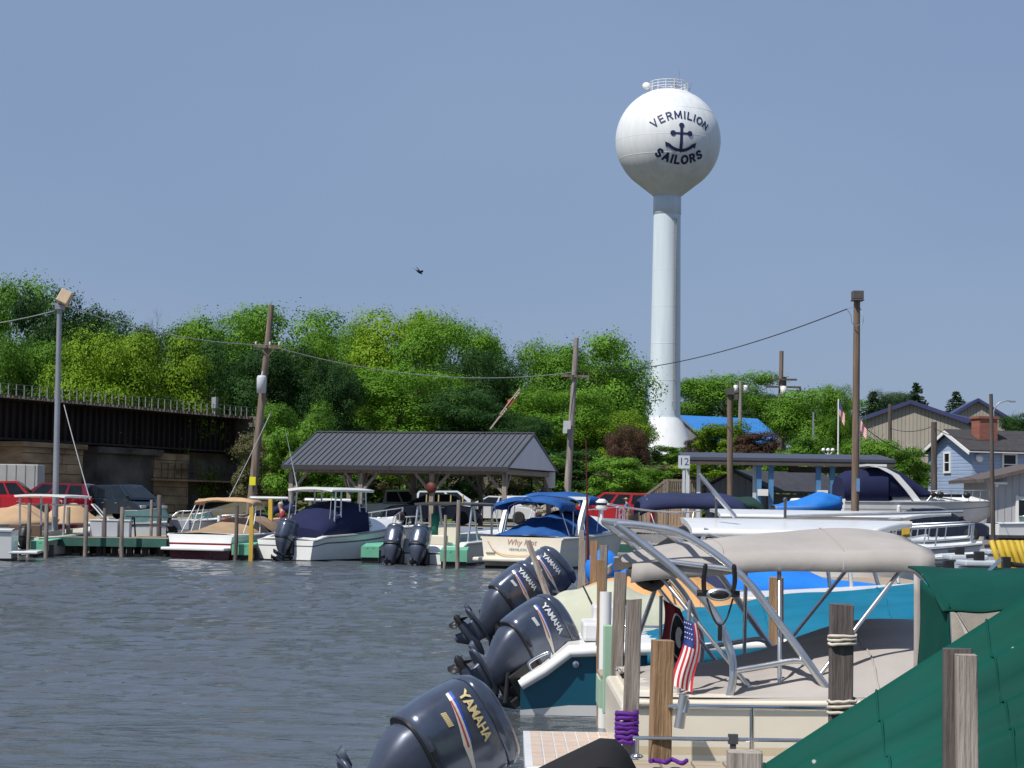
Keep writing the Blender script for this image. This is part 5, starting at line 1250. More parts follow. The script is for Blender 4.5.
for q in (-.09,.09): b.tube(curve([c+Vector((q*.95,0,-.03)),c+Vector((q*1.05,-.05,.05)),c+Vector((q*.95,-.07,.15))],5),[.015]*10+[.010],8)
b.tube([c+Vector((-.13,0,-.03)),c+Vector((.13,0,-.03))],.02,8); b.tube(curve([c+Vector((-.07,0,-.06)),c+Vector((-.03,-.02,-.18)),c+Vector((.01,-.02,-.22)),c+Vector((.05,-.02,-.18)),c+Vector((.09,0,-.06))],5),.006,5); b.box(c+Vector((.01,-.02,-.27)),(.025,.02,.09)); b.build('board_rack',black,tw)
b = MB(); b.lathe([(.02,-.02),(.115,-.02),(.115,.02),(.02,.02)],24,c+Vector((0,-.03,-.035)),rot=Euler((R(90),0,0)).to_matrix() @ Matrix.Diagonal((.66,.34,1))); b.build('rack_badge',alu,tw)
b = MB(); b.lathe([(.01,-.004),(.085,-.004),(.085,.004),(.01,.004)],24,c+Vector((0,-.056,-.035)),rot=Euler((R(90),0,0)).to_matrix() @ Matrix.Diagonal((.70,.32,1))); b.box(c+Vector((0,-.063,-.035)),(.06,.006,.010)); b.build('badge_face',black,tw)
b = MB(); b.tube([TW(616,523,1)+Vector((0,-.1,0)),TW(616,504,1)+Vector((0,-.1,0))],.012,6); b.lathe([(.03,0),(.045,.02),(.03,.04),(.045,.06),(.02,.08)],12,TW(616,511,1)+Vector((0,-.1,0))); b.build('anchor_light',white,tw); b=MB(); b.ball(TW(616,503,1)+Vector((0,-.1,.0)),.04,(1,1,.8)); b.build('light_cap',black,tw)
b = MB(); b.tube([W(cb,655,590,13.6),W(cb,637,640,13.3),W(cb,626,668,13.0)],[.016,.018,.02],7); b.build('tie_strut',chrome,cb.t)
b = MB(); b.tube([W(cb,690,600,12.4),W(cb,688,630,12.4),W(cb,678,697,12.4)],.012,6); fs_ = b.build('flag_staff',steel,cb.t)
us_o = W(cb,691,612,12.35)
t = thing('flag','american flag with stars and stripes hanging from the wakeboard tower','flag',P(688,619,12.33))
b, f = us_flag(t,(0,0,0),(.10,0,-.36),(.05,.0,-.13),fold=.028,seed=2)
bb = MB(); nu=18; nv=9
def uf(u,v):
    wv = .018*math.sin(7*v+2.5*u)*(.3+u); return Vector((-.03+.085*v*(1+.55*u)-.05*u+.02*math.sin(5*u), wv-.02, -.40*u-.06*v*(.5+.3*u)))
for i in range(nu):
    for j in range(nv):
        q=[uf(i/nu,j/nv),uf((i+1)/nu,j/nv),uf((i+1)/nu,(j+1)/nv),uf(i/nu,(j+1)/nv)]
        bb.add(q,[(0,1,2,3)],2 if i<nu*.34 and j<6 else (0 if j%2==0 else 1),True)
bb.build('flag_cloth',[redm,whm,blm],t,weld=True)
bb = MB()
g = random.Random(2)
for i in range(4):
    for j in range(4):
        q = uf(.04+.075*i,.06+.14*j)+Vector((0,-.006,0)); bb.add([q+Vector((.006*math.cos(a)*(1 if k%2==0 else .45),-.001,.006*math.sin(a)*(1 if k%2==0 else .45))) for k,a in enumerate([6.283*k/10 for k in range(10)])],[tuple(range(10))])
bb.build('stars',whm,t)
t = thing('flag','dark red flag with a black and white oval behind the american flag','flag',P(661,600,13.9))
dred = mat('flag_dark_red',(.17,.012,.022),.75,.12,4)
def rf(u,v): return Vector((.02+.23*v*(.5+.5*u)+.01*math.sin(6*u), .02*math.sin(8*v+3*u), -.40*u-.06*v))
bb = MB(); bb.grid(rf,14,10); bb.build('flag_cloth',dred,t,solid=.003)
def oval(r,h,m_,n):
    bb=MB(); bb.add([rf(.55,.62)+Vector((0,-h,0))]+[rf(.55+r*1.25*math.sin(6.283*k/20),.62+r*1.1*math.cos(6.283*k/20))+Vector((0,-h,0)) for k in range(20)],[(0,k+1,(k+1)%20+1) for k in range(20)]); bb.build(n,m_,t)
oval(.34,.012,whm,'oval_border'); oval(.31,.016,black,'oval_field'); oval(.15,.02,whm,'oval_mark')
bb = MB(); bb.tube([(0,0,.03),(0,0,-.55)],.012,6); bb.build('staff',steel,t)
# --- finger dock and stainless rail in front of the cream boat
finger_dock('pale planked finger dock below the stainless rail in the foreground',.62,6.0,9.72,10.42,.70,pgreen)
t = thing('stainless_rail','two-bar stainless handrail standing on the front finger dock','railing',(1.9,10.55,.70))
b = MB(); f = lambda px,py: P(px,py,10.55)-Vector(t.location)
b.tube([f(668,706),f(840,709),f(841,735)],.012,8); b.tube([f(633,738),f(826,741)],.011,8); b.build('rail_tube',chrome,t)
for px in (752,637,842): b = MB(); b.tube([f(px,707 if px>640 else 738),(f(px,740).x,0,-.02)],.012,8); b.ball((f(px,740).x,0,0),.035,(1,1,.4)); b.build('stanchion',chrome,t)
b = MB(); b.tube([f(684,695),f(679,728)],[.026,.028],12); b.tube([f(686,700),f(684,712)],[.02,.03],10); b.build('rod_holder',alu,t)
b = MB(); b.box(f(733,739),(.05,.04,.05)); b.box(f(733,747),(.03,.03,.06)); b.build('clamp',darkgrey,t)
# --- teal hull boat
tb = Boat('teal_boat','teal hulled boat with turquoise canvas mooring cover and white gunwale',(.13,20.15,0),0,6.0,2.1,.62,1.16,GN)
tb.sz = lambda t: .30+.33*smooth(0,.085,t)+.50*t**1.7
tb.hull([(-1,0),(.0,1),(.16,2)],[black,white,teal_h],white,rub=white,rubr=.055)
b = MB(); b.box((.16,0,.22),(.12,1.5,.3)); b.build('transom_well',offwhite,tb.t,bev=.02)
b = MB(); b.tube(curve([(.10,-.90,.42),(.08,-.90,.50),(.26,-.92,.60),(.28,-.92,.54)],6),.016,7); b.tube([(.72,-.95,.66),(.72,-.95,.86),(1.4,-.95,.86),(1.4,-.95,.66)],.014,7); b.build('grab_rail',chrome,tb.t)
b = MB(); b.box((.85,-.2,.78),(.5,.8,.18)); b.box((.9,.3,.86),(.35,.5,.3)); b.build('bait_well',offwhite,tb.t,bev=.03)
b = MB(); b.ball((.52,-1.0,.50),.035,(1,.4,1)); b.build('drain_fitting',chrome,tb.t)
tb.cover(turq_c,.20,.985,lin((0,.03),(.12,.30),(.3,.36),(.62,.40),(.8,.28),(1,.02)),over=.05,drop=.16,wr=.014,pw=2.0,nu=90,nv=80,seed=8,fold=.022,seams=(.25,.5,.75))
b = MB(); b.tube([W(tb,606,652,19.1),W(tb,604,664,19.05),W(tb,603,690,19.0)],.012,6); b.build('dock_line',offwhite,tb.t)
outboard(tb, W(tb,541,637,19.8), R(57), .94, R(27), 'YAMAHA', silver_l)
# --- cream covered dinghy
dg_ = Boat('dinghy','small dinghy under a domed cream vinyl cover beside the second outboard',(.18,22.05,0),0,2.3,1.45,.55,.62,GN,draft=.2)
dg_.hull([(-1,0)],[cream],cream,rub=grey)
dg_.cover(cream_c,0,.98,lin((0,.18),(.2,.50),(.42,.62),(.6,.45),(1,.02)),over=.04,drop=.22,wr=.008,pw=2.6,seed=4)
b = MB(); b.tube(curve([W(dg_,583,586,21.6),W(dg_,596,612,21.25),W(dg_,606,634,21.25)],5),.01,5); b.build('strap',black,dg_.t)
# --- tan covered boat
tn = Boat('tan_covered_boat','boat with an orange-tan canvas cover and pale green hull stripe',(.42,24.1,0),0,6.0,2.1,.80,.86,GN)
tn.hull([(-1,0),(.15,1),(.5,2),(.8,1)],[black,white,pgreen],white,rub=grey)
tn.cover(orange_c,0,.99,lin((0,.08),(.15,.32),(.27,.44),(.42,.08),(1,.02)),over=.05,drop=.14,wr=.018,pw=1.8,nu=60,nv=40,seed=6,fold=.012,seams=(.3,.6))
# --- twin outboard boat with navy canvas
tw2 = Boat('twin_outboard_boat','white boat with navy canvas and two tilted outboards on its stern',(.72,27.6,0),0,6.4,2.3,.72,1.1,GN)
tw2.hull([(-1,0),(.1,1)],[black,white],white,rub=grey)
tw2.cover(navy2_c,.0,.34,lin((0,.04),(.3,.30),(.7,.5),(1,.3)),name='navy_canvas',over=.0,drop=.1,wr=.012,pw=2.2,seed=9)
b = MB(); b.grid(lambda u,v: W(tw2,590+22*u,577-14*u+10*v,26.2),4,4); b.build('grey_flap',greycan,tw2.t,solid=.02)
outboard(tw2, W(tw2,522,594,26.4), R(51), .97, R(20), 'YAMAHA', silver_l)
outboard(tw2, W(tw2,547,578,27.5), R(48), .97, R(20), 'YAMAHA', silver_l)
# --- blue covered boat
bb_ = Boat('blue_covered_boat','boat under a bright blue tarp cover behind the twin outboards',(1.45,34,0),0,5.4,2.5,.68,.70,GN)
bb_.hull([(-1,0),(.1,1)],[black,white],white,rub=grey)
bb_.cover(blue_c,0,.99,lin((0,.05),(.15,.34),(.38,.68),(.55,.5),(.75,.12),(1,.02)),over=.06,drop=.34,wr=.014,pw=2.0,seed=11)
b = MB(); b.ball(W(bb_,603,569,33),.3,(1.0,.8,1.1)); b.build('motor_cover',blue_c,bb_.t)
finger_dock('finger dock with pale green edge between cream and teal boats',.8,6.0,17.3,18.0,.55,pgreen)
finger_dock('finger dock beyond the twin outboard boat',1.6,6.0,30.2,30.9,.6,pgreen)
finger_dock('finger dock beyond the blue covered boat',2.6,6.0,37.4,38.1,.6,pgreen)
# posts of the near row
rp = post(628,600,11.75,.086,w_grey,'weathered post with purple rope coiled round it'); 
purple = mat('purple_rope',(.10,.012,.22),.7,.25,14); ropew = mat('pale_rope',(.55,.50,.42),.8,.2,14)
rope_wrap(rp,'coiled_rope','thick purple rope coiled around the weathered post',purple,Z(626,744,11.75),Z(626,711,11.75),7.2,.09,.0145,1,'rope',True,.016)
post(659.5,640,10.62,.104,w_warm,'warm brown squared post with knots left of the american flag')
pr = post(842,604,9.6,.108,w_dark,'dark weathered post with pale rope tied round it in front of the green cover')
rope_wrap(pr,'tied_rope','pale rope tied near the top of the dark weathered post',ropew,Z(842,646,9.6),Z(842,634,9.6),3.2,.11,.008,2,'rope',True,.008)
rope_wrap(pr,'tied_rope','pale rope wrapped low around the dark weathered post',ropew,Z(842,716,9.6),Z(842,697,9.6),3.4,.11,.008,3,'rope',True,.010)
post(958,649,6.6,.092,w_dark,'darker of the two nearest posts in front of the green cover')
post(978,655,6.5,.066,w_pale,'paler plank post joined to the nearest dark post')
post(746,751,8.2,.135,w_pale,'short post top at the bottom edge below the stainless rail')
post(776,577,16.5,.11,w_warm,'brown post standing behind the tower before the turquoise cover')
post(615,572,15.0,.09,w_grey,'grey post left of the rope post, tallest of the cluster front pair')
post(605,560,18.4,.075,w_warm,'tan post topped above the white pipe sleeve')
b = MB(); p = P(606,592,18.2); b.tube([(0,0,0),(0,0,p.z+.9)],.055,14); o = b.build('pipe_sleeve',white); o.location=(p.x,18.25,-.9); tag(o,'white plastic pipe post beside the weathered dock posts','post')
post(600,545,20.9+.4,.085,w_grey,'slender weathered post rising left of the white pipe')
post(591,541,25.6,.085,w_yel if False else w_warm,'tan post with a reddish rod before the blue tarp')
post(586,540,25.9,.075,w_pale,'pale grey post right behind the twin outboards')
post(580,530,31.2,.075,w_pale,'far pale post standing at the blue tarp left side')
b = MB(); a = P(528,541,25.4); e = P(549,597,25.0); b.bar(Vector((0,0,0)),e-a+Vector((.25,0,-.7)),.075,.04); o = b.build('leaning_stake',w_pale); o.location=a; tag(o,'thin wooden stake leaning in front of the third outboard','stake')
b = MB(); a = P(586,440,25.7); e = P(588,560,25.7); b.tube([Vector((0,0,0)),(e-a)*.5,(e-a)],[.006,.012,.02],6); o = b.build('rod',mat('dark_red_rod',(.10,.012,.012),.4,.2,5)); o.location=a; tag(o,'thin dark upright rod fixed beside the tan post','rod')
b = MB(); p = P(600,623,17.9); b.box((0,0,-.35),(.085,.1,.75)); o = b.build('dock_bumper',mat('pale_green_bumper',(.30,.47,.33),.55,.1,3),None,bev=.01); o.location=(.86,17.2,p.z); tag(o,'pale green upright bumper on the finger dock corner','bumper')
for (px,py,pw_,d,l) in ((668,753,36,10.1,'loose purple rope lying on the front finger dock by the warm post'),(800,752,10,10.1,'short purple rope end on the front finger dock')):
    p = P(px,py,d); g=random.Random(px); pts=[Vector((p.x+pw_*d/2000*(k/10-.5),10.05+.06*math.sin(k*1.3),.735+.008*g.random())) for k in range(11)]; b=MB(); b.tube(curve(pts,4),.012,6); tag(b.build('rope',purple),l,'rope')
b = MB(); p=P(745,753,10.0); b.box((0,0,.05),(.03,.06,.12)); b.box((0,0,.10),(.14,.05,.03)); o=b.build('cleat',black); o.location=(p.x,9.9,.70); tag(o,'black cleat on the front finger dock','cleat')
wire(P(608,504,20),P(700,511,36),.05,.012,'pale line stretched from the tower light towards the white hardtops',offwhite,'mooring_line',16,'rope',None)
# main walkway on the right with boxes
t = thing('main_dock','long planked main dock running away along the right side','dock',(7.0,30,0))
b = MB(); g=random.Random(5)
for k in range(200): b.box((0,-26+52*(k+.5)/200,.63),(1.9,52/200-.015,.045))
b.build('planks',deckw,t); b=MB(); b.box((-.97,0,.5),(.05,52,.24)); b.box((.97,0,.5),(.05,52,.24)); b.build('fascia',pgreen,t)
boxm = mat('dock_box_grey_blue',(.36,.40,.45),.5,.1,2)
GBX='grey dock boxes on the main dock'
for i,(px,py,w_,d,lab) in enumerate([(955,571,.62,24.5,'low grey dock box with black fitting, left of the pair on the main dock'),(985,562,.58,25.5,'taller grey dock box beside the yellow ribbed hose'),(965,556,.5,29,'grey box with black cap farther along the main dock'),(1000,551,.45,31,'small grey box at the far end of the dock box row')]):
    p=P(px,py,d); h=p.z-.66; t=thing('dock_box',lab,'box',(p.x,d,.66),0,GBX); b=MB(); b.box((0,0,h/2-.03),(w_,.5,h-.06)); b.build('body',boxm,t,bev=.02); b=MB(); b.box((0,0,h-.015),(w_+.05,.55,.07)); b.build('lid',mat('dock_box_lid',(.46,.50,.54),.5,.1,2),t,bev=.02)
    b=MB(); b.box((-.1,-.1,h+.07),(.12,.12,.13)); b.tube([(-.12,-.1,h+.08),(-.26,-.1,h+.07)],.03,8); b.build('cap',black,t,bev=.02)
t=thing('ribbed_hose_rack','bundle of yellow ribbed hose standing at the right edge above the green canopy','hose',P(1012,572,23.5)); yel=mat('yellow_ribbed_plastic',(.62,.44,.05),.5,.15,4); b=MB()
for r_ in range(2):
    for k in range(5):
        x=-.16+k*.075+r_*.16; pts=[(x-.08,r_*.14,.36),(x-.04,-.05+r_*.14,.2),(x+.06,-.03+r_*.14,-.05),(x+.18,r_*.14,-.35)]
        b.tube(curve(pts,5),.033,7)
b.build('hose',yel,t)
b=MB(); b.box((.1,.2,-.6),(.6,.3,.5)); b.build('rack',darkgrey,t)
b=MB(); b.tube([(-.1,-.2,.1),(.25,-.2,.06)],.03,8); b.box((-.12,-.2,.1),(.09,.1,.16)); b.build('hose_end',black,t)
# ================================================================== the basin behind
def hard(bt,m,x0,x1,w,z,camber=.12,th=.08,name='hardtop',roll=0,cut=0):
    b=MB()
    def ring(u):
        x=x0+(x1-x0)*u; k=(1-abs(2*u-1)**6*.12); top=[]; bot=[]
        q0=-1+2*max(0,(u-.72)/.28)*cut
        for j in range(13):
            q=q0+(1-q0)*j/12; zr=roll*q; top.append((x,q*w*k,z+zr+camber*(1-abs(q)**2.2)*(.6+.4*k)+.01)); bot.append((x,q*w*k*.97,z+zr+camber*(1-abs(q)**2.2)*.9-th))
        return top+bot[::-1]
    b.loft([ring(i/14) for i in range(15)]); return b.build(name,m,bt.t)
h1 = Boat('hardtop_boat','boat with a wide white hardtop on aluminium legs behind the grey bimini',(2.2,30.2-1.2,0),0,5.2,2.3,.7,.95,GR)
h1.hull([(-1,0),(.1,1)],[black,white],white,rub=grey,cockpit=(.05,.7))
hard(h1,white,.35,3.75,1.2,1.76,.05,.07,roll=.085,cut=.8)
b=MB()
for s in (-1,1):
    for pts_,r_ in (([(.15,s*1.0,.75),(.45,s*1.05,1.45),(.55,s*1.05,1.72)],.035),([(.9,s*1.0,.75),(.62,s*1.05,1.66)],.03),([(2.6,s*.95,.8),(2.5,s*1.05,1.66)],.03),([(3.3,s*.8,.85),(3.1,s*1.05,1.66)],.03)): b=MB(); b.tube(pts_,r_,8); b.build('hardtop_leg',alu,h1.t)
    b=MB(); b.tube([(.55,s*1.17,1.64),(.8,s*1.17,1.58),(3.2,s*1.17,1.6),(3.6,s*1.15,1.68)],.018,6); b.build('grab_rail',alu,h1.t)
b=MB(); b.grid(lambda u,v:(-.1+1.1*u,-.9+1.8*v,1.55+.17*math.sin(math.pi*min(1,u*1.2))-.55*abs(2*v-1)**6*.5-.15*(1-u)),10,10); b.build('black_canvas',black_c,h1.t,solid=.03)
for px in (716,785): b=MB(); q=W(h1,px,518,29.4); b.tube([q,q+Vector((0,0,.26))],.022,7); b.ball(q+Vector((0,0,.27)),.035); b.build('light_stalk',darkgrey,h1.t)
b=MB(); b.tube([W(h1,699,474,28.5),W(h1,735,517,28.5)],[.03,.035],8); b.build('outrigger_pole',alu,h1.t)
h2 = Boat('hardtop_boat','second white hardtop boat farther back with black canvas stern',(3.0,42,0),0,7.2,2.6,.85,1.15,GR)
h2.hull([(-1,0),(.1,1)],[black,white],white,rub=grey)
hard(h2,white,1.3,6.4,1.3,1.92,.04,.06,roll=.06,cut=.8); h2.cover(black_c,.0,.3,lin((0,.3),(.3,.75),(1,.8)),'black_canvas',over=-.05,drop=.2,seed=3)
b=MB(); 
for s in (-1,1):
    for x in (1.6,3,4.6): b=MB(); b.tube([(x,s*1.1,.9),(x,s*1.2,1.85)],.03,7); b.build('hardtop_leg',alu,h2.t)
b=MB(); b.tube([(2.6,-1.35,1.86),(6.2,-1.3,2.02)],.03,7); b.build('stowed_pole',alu,h2.t)
h3 = Boat('navy_bimini_boat','boat with a long navy bimini in front of the wooden ramp',(3.3,52,0),0,7,2.5,.9,1.3,GR)
h3.hull([(-1,0),(.1,1)],[black,white],white,rub=grey)
h3.bimini(navy2_c,.0,2.7,1.2,2.16,.22,skirt=.18,frames=[(.6,.2),(1.2,1.4),(1.8,2.5)],zb=.95,nose=.2); h3.windshield(.45,.62,.5)
h3.cover(white,.45,.95,lin((0,.25),(.5,.3),(1,.0)),'cabin_top',over=-.3,drop=0,wr=0)
h4 = Boat('green_bimini_boat','boat with a dark green bimini under the boat lift canopy',(6.2,60,0),0,6.4,2.4,.9,1.2,GR)
h4.hull([(-1,0),(.1,1)],[black,offwhite],white,rub=grey); h4.bimini(mat('dark_green_canvas',(.006,.035,.026),.8,.2,3),.0,1.3,1.0,2.15,.2,frames=[(.3,.1),(.7,1.2)],zb=.9,nose=.25)
h4.cover(white,.4,.95,lin((0,.25),(.5,.3),(1,.0)),'cabin_top',over=-.3,drop=0,wr=0)
h5 = Boat('bow_rail_boat','white boat with a long stainless bow rail in front of the dark car',(3.9,45.8,0),0,6.9,2.5,.95,1.30,GR)
h5.hull([(-1,0),(.1,1)],[black,white],white,rub=grey); h5.rails(alu,.42,.97,.46,5,.022); h5.cover(white,.3,.93,lin((0,.15),(.5,.2),(1,.0)),'cabin_top',over=-.3,drop=0,wr=0)
p = P(907,518,43); post(907,520,43.6,.16,w_yel,'yellow painted post in front of the dark car',group=GPST)
post(870,512,43,.16,w_pale,'pale post under the end of the white hardtop')
h6 = Boat('tarped_lift_boat','dark hulled boat under a bright blue tarp raised on the boat lift',(9.3,71,1.55),0,2.5,1.6,.55,.7,GR)
h6.hull([(-1,0)],[mat('dark_hull_paint',(.03,.03,.035),.35,.1,2)],offwhite,rub=grey); h6.cover(mat('strong_blue_tarp',(.012,.16,.52),.6,.12,2,.2,3),0,.98,lin((0,.05),(.3,.2),(.7,.45),(1,.25)),over=.05,drop=.2,seed=5)
# the big cruiser on stands
cr = Boat('cabin_cruiser','large white cabin cruiser with navy canvas propped up on land at right',(X(838,90,500),90,1.42),R(4),7.4,2.7,1.0,1.12,GR,draft=.55)
cr.hull([(-1,0),(.1,1),(.62,2),(.68,1)],[offwhite,offwhite,grey],white,rub=grey)
cr.cover(white,.30,.96,lin((0,.40),(.35,.46),(.7,.28),(1,.02)),'cabin_top',over=-.22,drop=0,wr=0,pw=3.0)
b=MB(); b.loft([[(x,s*w_,z) for s,w_,z in ((-1,1.2,.95),(-1,1.15,z1*.7+.3),(-1,.75,z1),(0,.0,z1+.1),(1,.75,z1),(1,1.15,z1*.7+.3),(1,1.2,.95))] for x,z1 in ((-.0,2.0),(.3,2.25),(1.0,2.35),(2.0,2.5))],0,True,True); b.build('aft_canvas',navy_c,cr.t)
b=MB(); b.loft([[(x,s*w_,z) for s,w_,z in ((-1,1.15,1.25),(-1,.9,z1),(0,0,z1+.08),(1,.9,z1),(1,1.15,1.25))] for x,z1 in ((2.05,2.5),(2.6,2.35),(3.2,1.95),(4.0,1.45))],0,True,True); b.build('windscreen_canvas',navy_c,cr.t)
b=MB()
for s in (-1,1): b.loft([[(x-.16,s*1.22,z),(x+.16,s*1.22,z),(x+.16,s*1.10,z),(x-.16,s*1.10,z)] for x,z in ((3.3,1.05),(2.9,1.55),(2.3,2.2),(1.7,2.5),(1.1,2.58))],0,True,False)
b.loft([[(x,y,2.56) for x,y in ((1.0,s*1.22),(1.9,s*1.22))]+[(x,y,2.66) for x,y in ((1.9,s*1.22),(1.0,s*1.22))] for s in (-1,0,1)],0,True,False); b.build('radar_arch',white,cr.t)
cr.rails(alu,.5,.98,.5,5,.02)
b=MB(); 
for x in (4.0,4.35,5.55): b.ball((x,-1.15,1.35),.16,(1.1,.8,.9))
b.build('fender',black,cr.t)
b=MB(); b.box((4.8,-.92,1.32),(1.2,.04,.14)); b.build('cabin_window',glass,cr.t)
b=MB(); b.tube([(2.4,-1.42,.75),(2.4,-1.42,.35)],.10,10); b.ball((2.4,-1.42,.3),.11); b.ball((2.4,-1.42,.78),.09); b.build('hanging_fender',offwhite,cr.t)
b=MB(); b.box((-.35,0,.35),(.9,2.3,.1)); b.box((-.1,-1.0,.75),(.3,.4,.7)); b.tube([(-.6,-1.1,.4),(.5,-1.2,1.1)],.04,8); b.build('stern_platform',white,cr.t)
b=MB()
for x in (1,3,5):
    for s in (-1,1): b.tube([(x,s*.9,.02),(x,s*1.3,-1.15)],.05,8); b.box((x,s*.88,-.02),(.3,.2,.08))
b.box((2,0,-.85),(.5,.5,.6)); b.box((5,0,-.8),(.5,.5,.7)); b.build('jack_stands',mat('stand_paint',(.12,.10,.09),.7,.2,3),cr.t)
s2 = Boat('small_boat','small white boat with grey cover parked behind the cruiser bow by the blue house',(X(955,100,490),100,1.5),R(5),4.6,1.9,.6,.8,GR)
s2.hull([(-1,0)],[offwhite],white,rub=grey); s2.cover(mat('dull_grey_cover',(.20,.20,.21),.8,.15,2),0,.98,lin((0,.1),(.5,.45),(1,.05)),seed=2)
s3 = Boat('small_boat','small white runabout beyond the dark pole at the far right',(X(992,86,515),86,.95),R(8),3.8,1.8,.6,.8,GR); s3.hull([(-1,0),(.2,1)],[darkgrey,white],white,rub=grey); s3.windshield(.4,.55,.35)
car('dark_car','dark blue car parked under the bow of the big cruiser',(X(935,87.2),87.2,.70),0,mat('car_dark_blue',(.012,.016,.035),.2,.1,1,coat=.8,metal=.3),'sedan')
# ================================================================== the far dock
t=thing('far_dock','long far dock with green painted edge along the shore','dock',(-16,74.4,0))
b=MB(); b.box((0,0,.62),(46,3.0,.06)); b.build('planks',deckw,t); b=MB(); b.box((0,-1.52,.5),(46,.06,.30)); b.build('fascia',dgreen_dock,t)
for k in range(20): b=MB(); b.box((-22+44*k/19,-1.2,-.2),(.2,.2,1.6)); b.build('pile',w_dark,t)
xa=X(25,68.6); xb=X(166,68.6)
t=thing('dock_platform','wide planked dock platform with dark green front edge and picnic table','dock',((xa+xb)/2,70.9,0))
b=MB(); b.box((0,0,.62),(xb-xa,3.9,.06)); b.build('planks',deckw,t); b=MB(); b.box((0,-1.98,.50),(xb-xa,.06,.30)); b.box(((xb-xa)/2,0,.50),(.06,3.9,.30)); b.build('fascia',dgreen_dock,t)
for k in range(9):
    for yy in (-1.4,0): b=MB(); b.box((-(xb-xa)/2+.3+(xb-xa-.6)*k/8,yy,-.2),(.2,.2,1.5)); b.build('pile',w_dark,t)
for k in range(11): b=MB(); b.box((-(xb-xa)/2+.9+(xb-xa-1.3)*k/10,-1.2,-.02),(.42,.5,.22)); b.build('float_block',mat('tan_float',(.30,.24,.15),.8,.2,3),t)
fd = []
for px0,px1,d,lab in ((30,47,66.5,'light green finger dock end at the far left'),(233,254,66.8,'light green finger dock end between the red and white boat and the navy canvas boat'),(362,380,66.5,'light green finger dock end left of the twin outboards'),(441,468,63.2,'light green finger dock end beside the blue canvas cruiser')):
    x0=X(px0,d); x1=X(px1,d); t=thing('finger_dock',lab,'dock',((x0+x1)/2,d,0),0,'far finger docks')
    b=MB(); b.loft([[(x0-(x0+x1)/2,0,.50),(x1-(x0+x1)/2,0,.50),(x1-(x0+x1)/2,7.2,.72),(x0-(x0+x1)/2,7.2,.72)],[(x0-(x0+x1)/2,0,.54),(x1-(x0+x1)/2,0,.54),(x1-(x0+x1)/2,7.2,.76),(x0-(x0+x1)/2,7.2,.76)]],0,True,False); b.build('deck',lgreen_dock,t)
    b=MB(); b.box((0,-.03,.37),(x1-x0,.06,.36)); b.box((-.1,-.06,.52),(.06,.02,.06)); b.box((.1,-.06,.52),(.06,.02,.06)); b.build('end_board',lgreen_dock if d<65 else lgreen_dock,t)
    b=MB(); b.box((0,.3,.07),(x1-x0-.06,.6,.28)); b.build('float',black,t)
    for s in (-1,1):
        for yy in (1.2,5): b=MB(); b.box((s*(x1-x0)*.36,yy,-.4),(.14,.14,1.6)); b.build('pile',w_dark,t)
for px,py,d,w_,m_,lab in [(29,503,66.3,.13,w_grey,'far left grey post beside the cream boat'),(48,504,66.3,.14,w_grey,'grey post at the green finger end at far left'),(68,507,72,.14,w_grey,'post on the dock platform left of the grey boxes'),(86,505,68.4,.14,w_grey,'post at the platform front left of the grey boxes'),(106,508,69.4,.13,w_dark,'dark post between the two pale grey boxes'),(124,507,68.4,.14,w_grey,'post at the platform front beside the picnic table'),(160,495,73,.18,w_dark,'thick dark post behind the picnic table'),(153,500,73.2,.12,w_grey,'grey post left of the thick dark post'),
 (236,505,66.6,.13,w_dark,'dark post right of the red and white boat'),(252,507,66.5,.13,w_yel,'yellow post left of the navy canvas boat'),(272,499,72.6,.14,w_yel,'yellow post farther back near the man in red'),(372,497,62.4,.0,w_grey,''),(459,500,62.0,.13,w_grey,'grey post at the right of the twin outboard boat on the far dock'),(445,515,62.2,.10,w_grey,'short post left of the blue canvas cruiser')]:
    if w_: post(px,py,d,w_,m_,lab,round_=m_ is not w_yel)
# dock furniture
GDB='pale boxes on the dock platform'
for px,lab in ((98,'left pale grey dock box on the platform'),(113.5,'middle pale grey dock box on the platform'),(127,'narrow grey dock box next to the picnic table')):
    x=X(px,70.2); w_=.42 if px<120 else .3; t=thing('dock_box',lab,'box',(x,70.2,.65),0,GDB); b=MB(); b.box((0,0,.28),(w_,.45,.56)); b.build('body',mat('pale_box_grey',(.42,.45,.50),.5,.08,2),t,bev=.02); b=MB(); b.box((0,0,.585),(w_+.05,.5,.05)); b.build('lid',mat('pale_box_lid',(.6,.62,.64),.5,.08,2),t,bev=.01)
t=thing('picnic_table','dark framed picnic table on the dock platform','table',(X(152,71.2),71.2,.65)); b=MB(); b.box((0,0,.72),(1.7,.75,.05)); b.build('tabletop',darkgrey,t)
for s in (-1,1): b=MB(); b.box((0,s*.65,.42),(1.7,.26,.04)); b.build('bench',darkgrey,t)
for s in (-1,1): b=MB(); b.bar((s*.65,-.5,0),(s*.65,-.15,.70),.05); b.bar((s*.65,.5,0),(s*.65,.15,.70),.05); b.bar((s*.65,-.7,.39),(s*.65,.7,.39),.05); b.build('leg_frame',black,t)
t=thing('wheel_cart','small dock cart with a round wheel by the picnic table','cart',(X(174,71.6),71.6,.65)); b=MB(); b.box((.2,0,.45),(.8,.5,.35)); b.build('tub',mat('cart_grey',(.35,.37,.42),.5,.1,2),t,bev=.02); b=MB(); b.lathe([(.17,-.03),(.21,-.03),(.21,.03),(.17,.03)],20,(0,-.3,.21),rot=Euler((R(90),0,0)).to_matrix()); b.build('wheel',rubber,t); b=MB(); b.tube([(.6,0,.5),(1.1,0,.75)],.02,6); b.build('handle',steel,t)
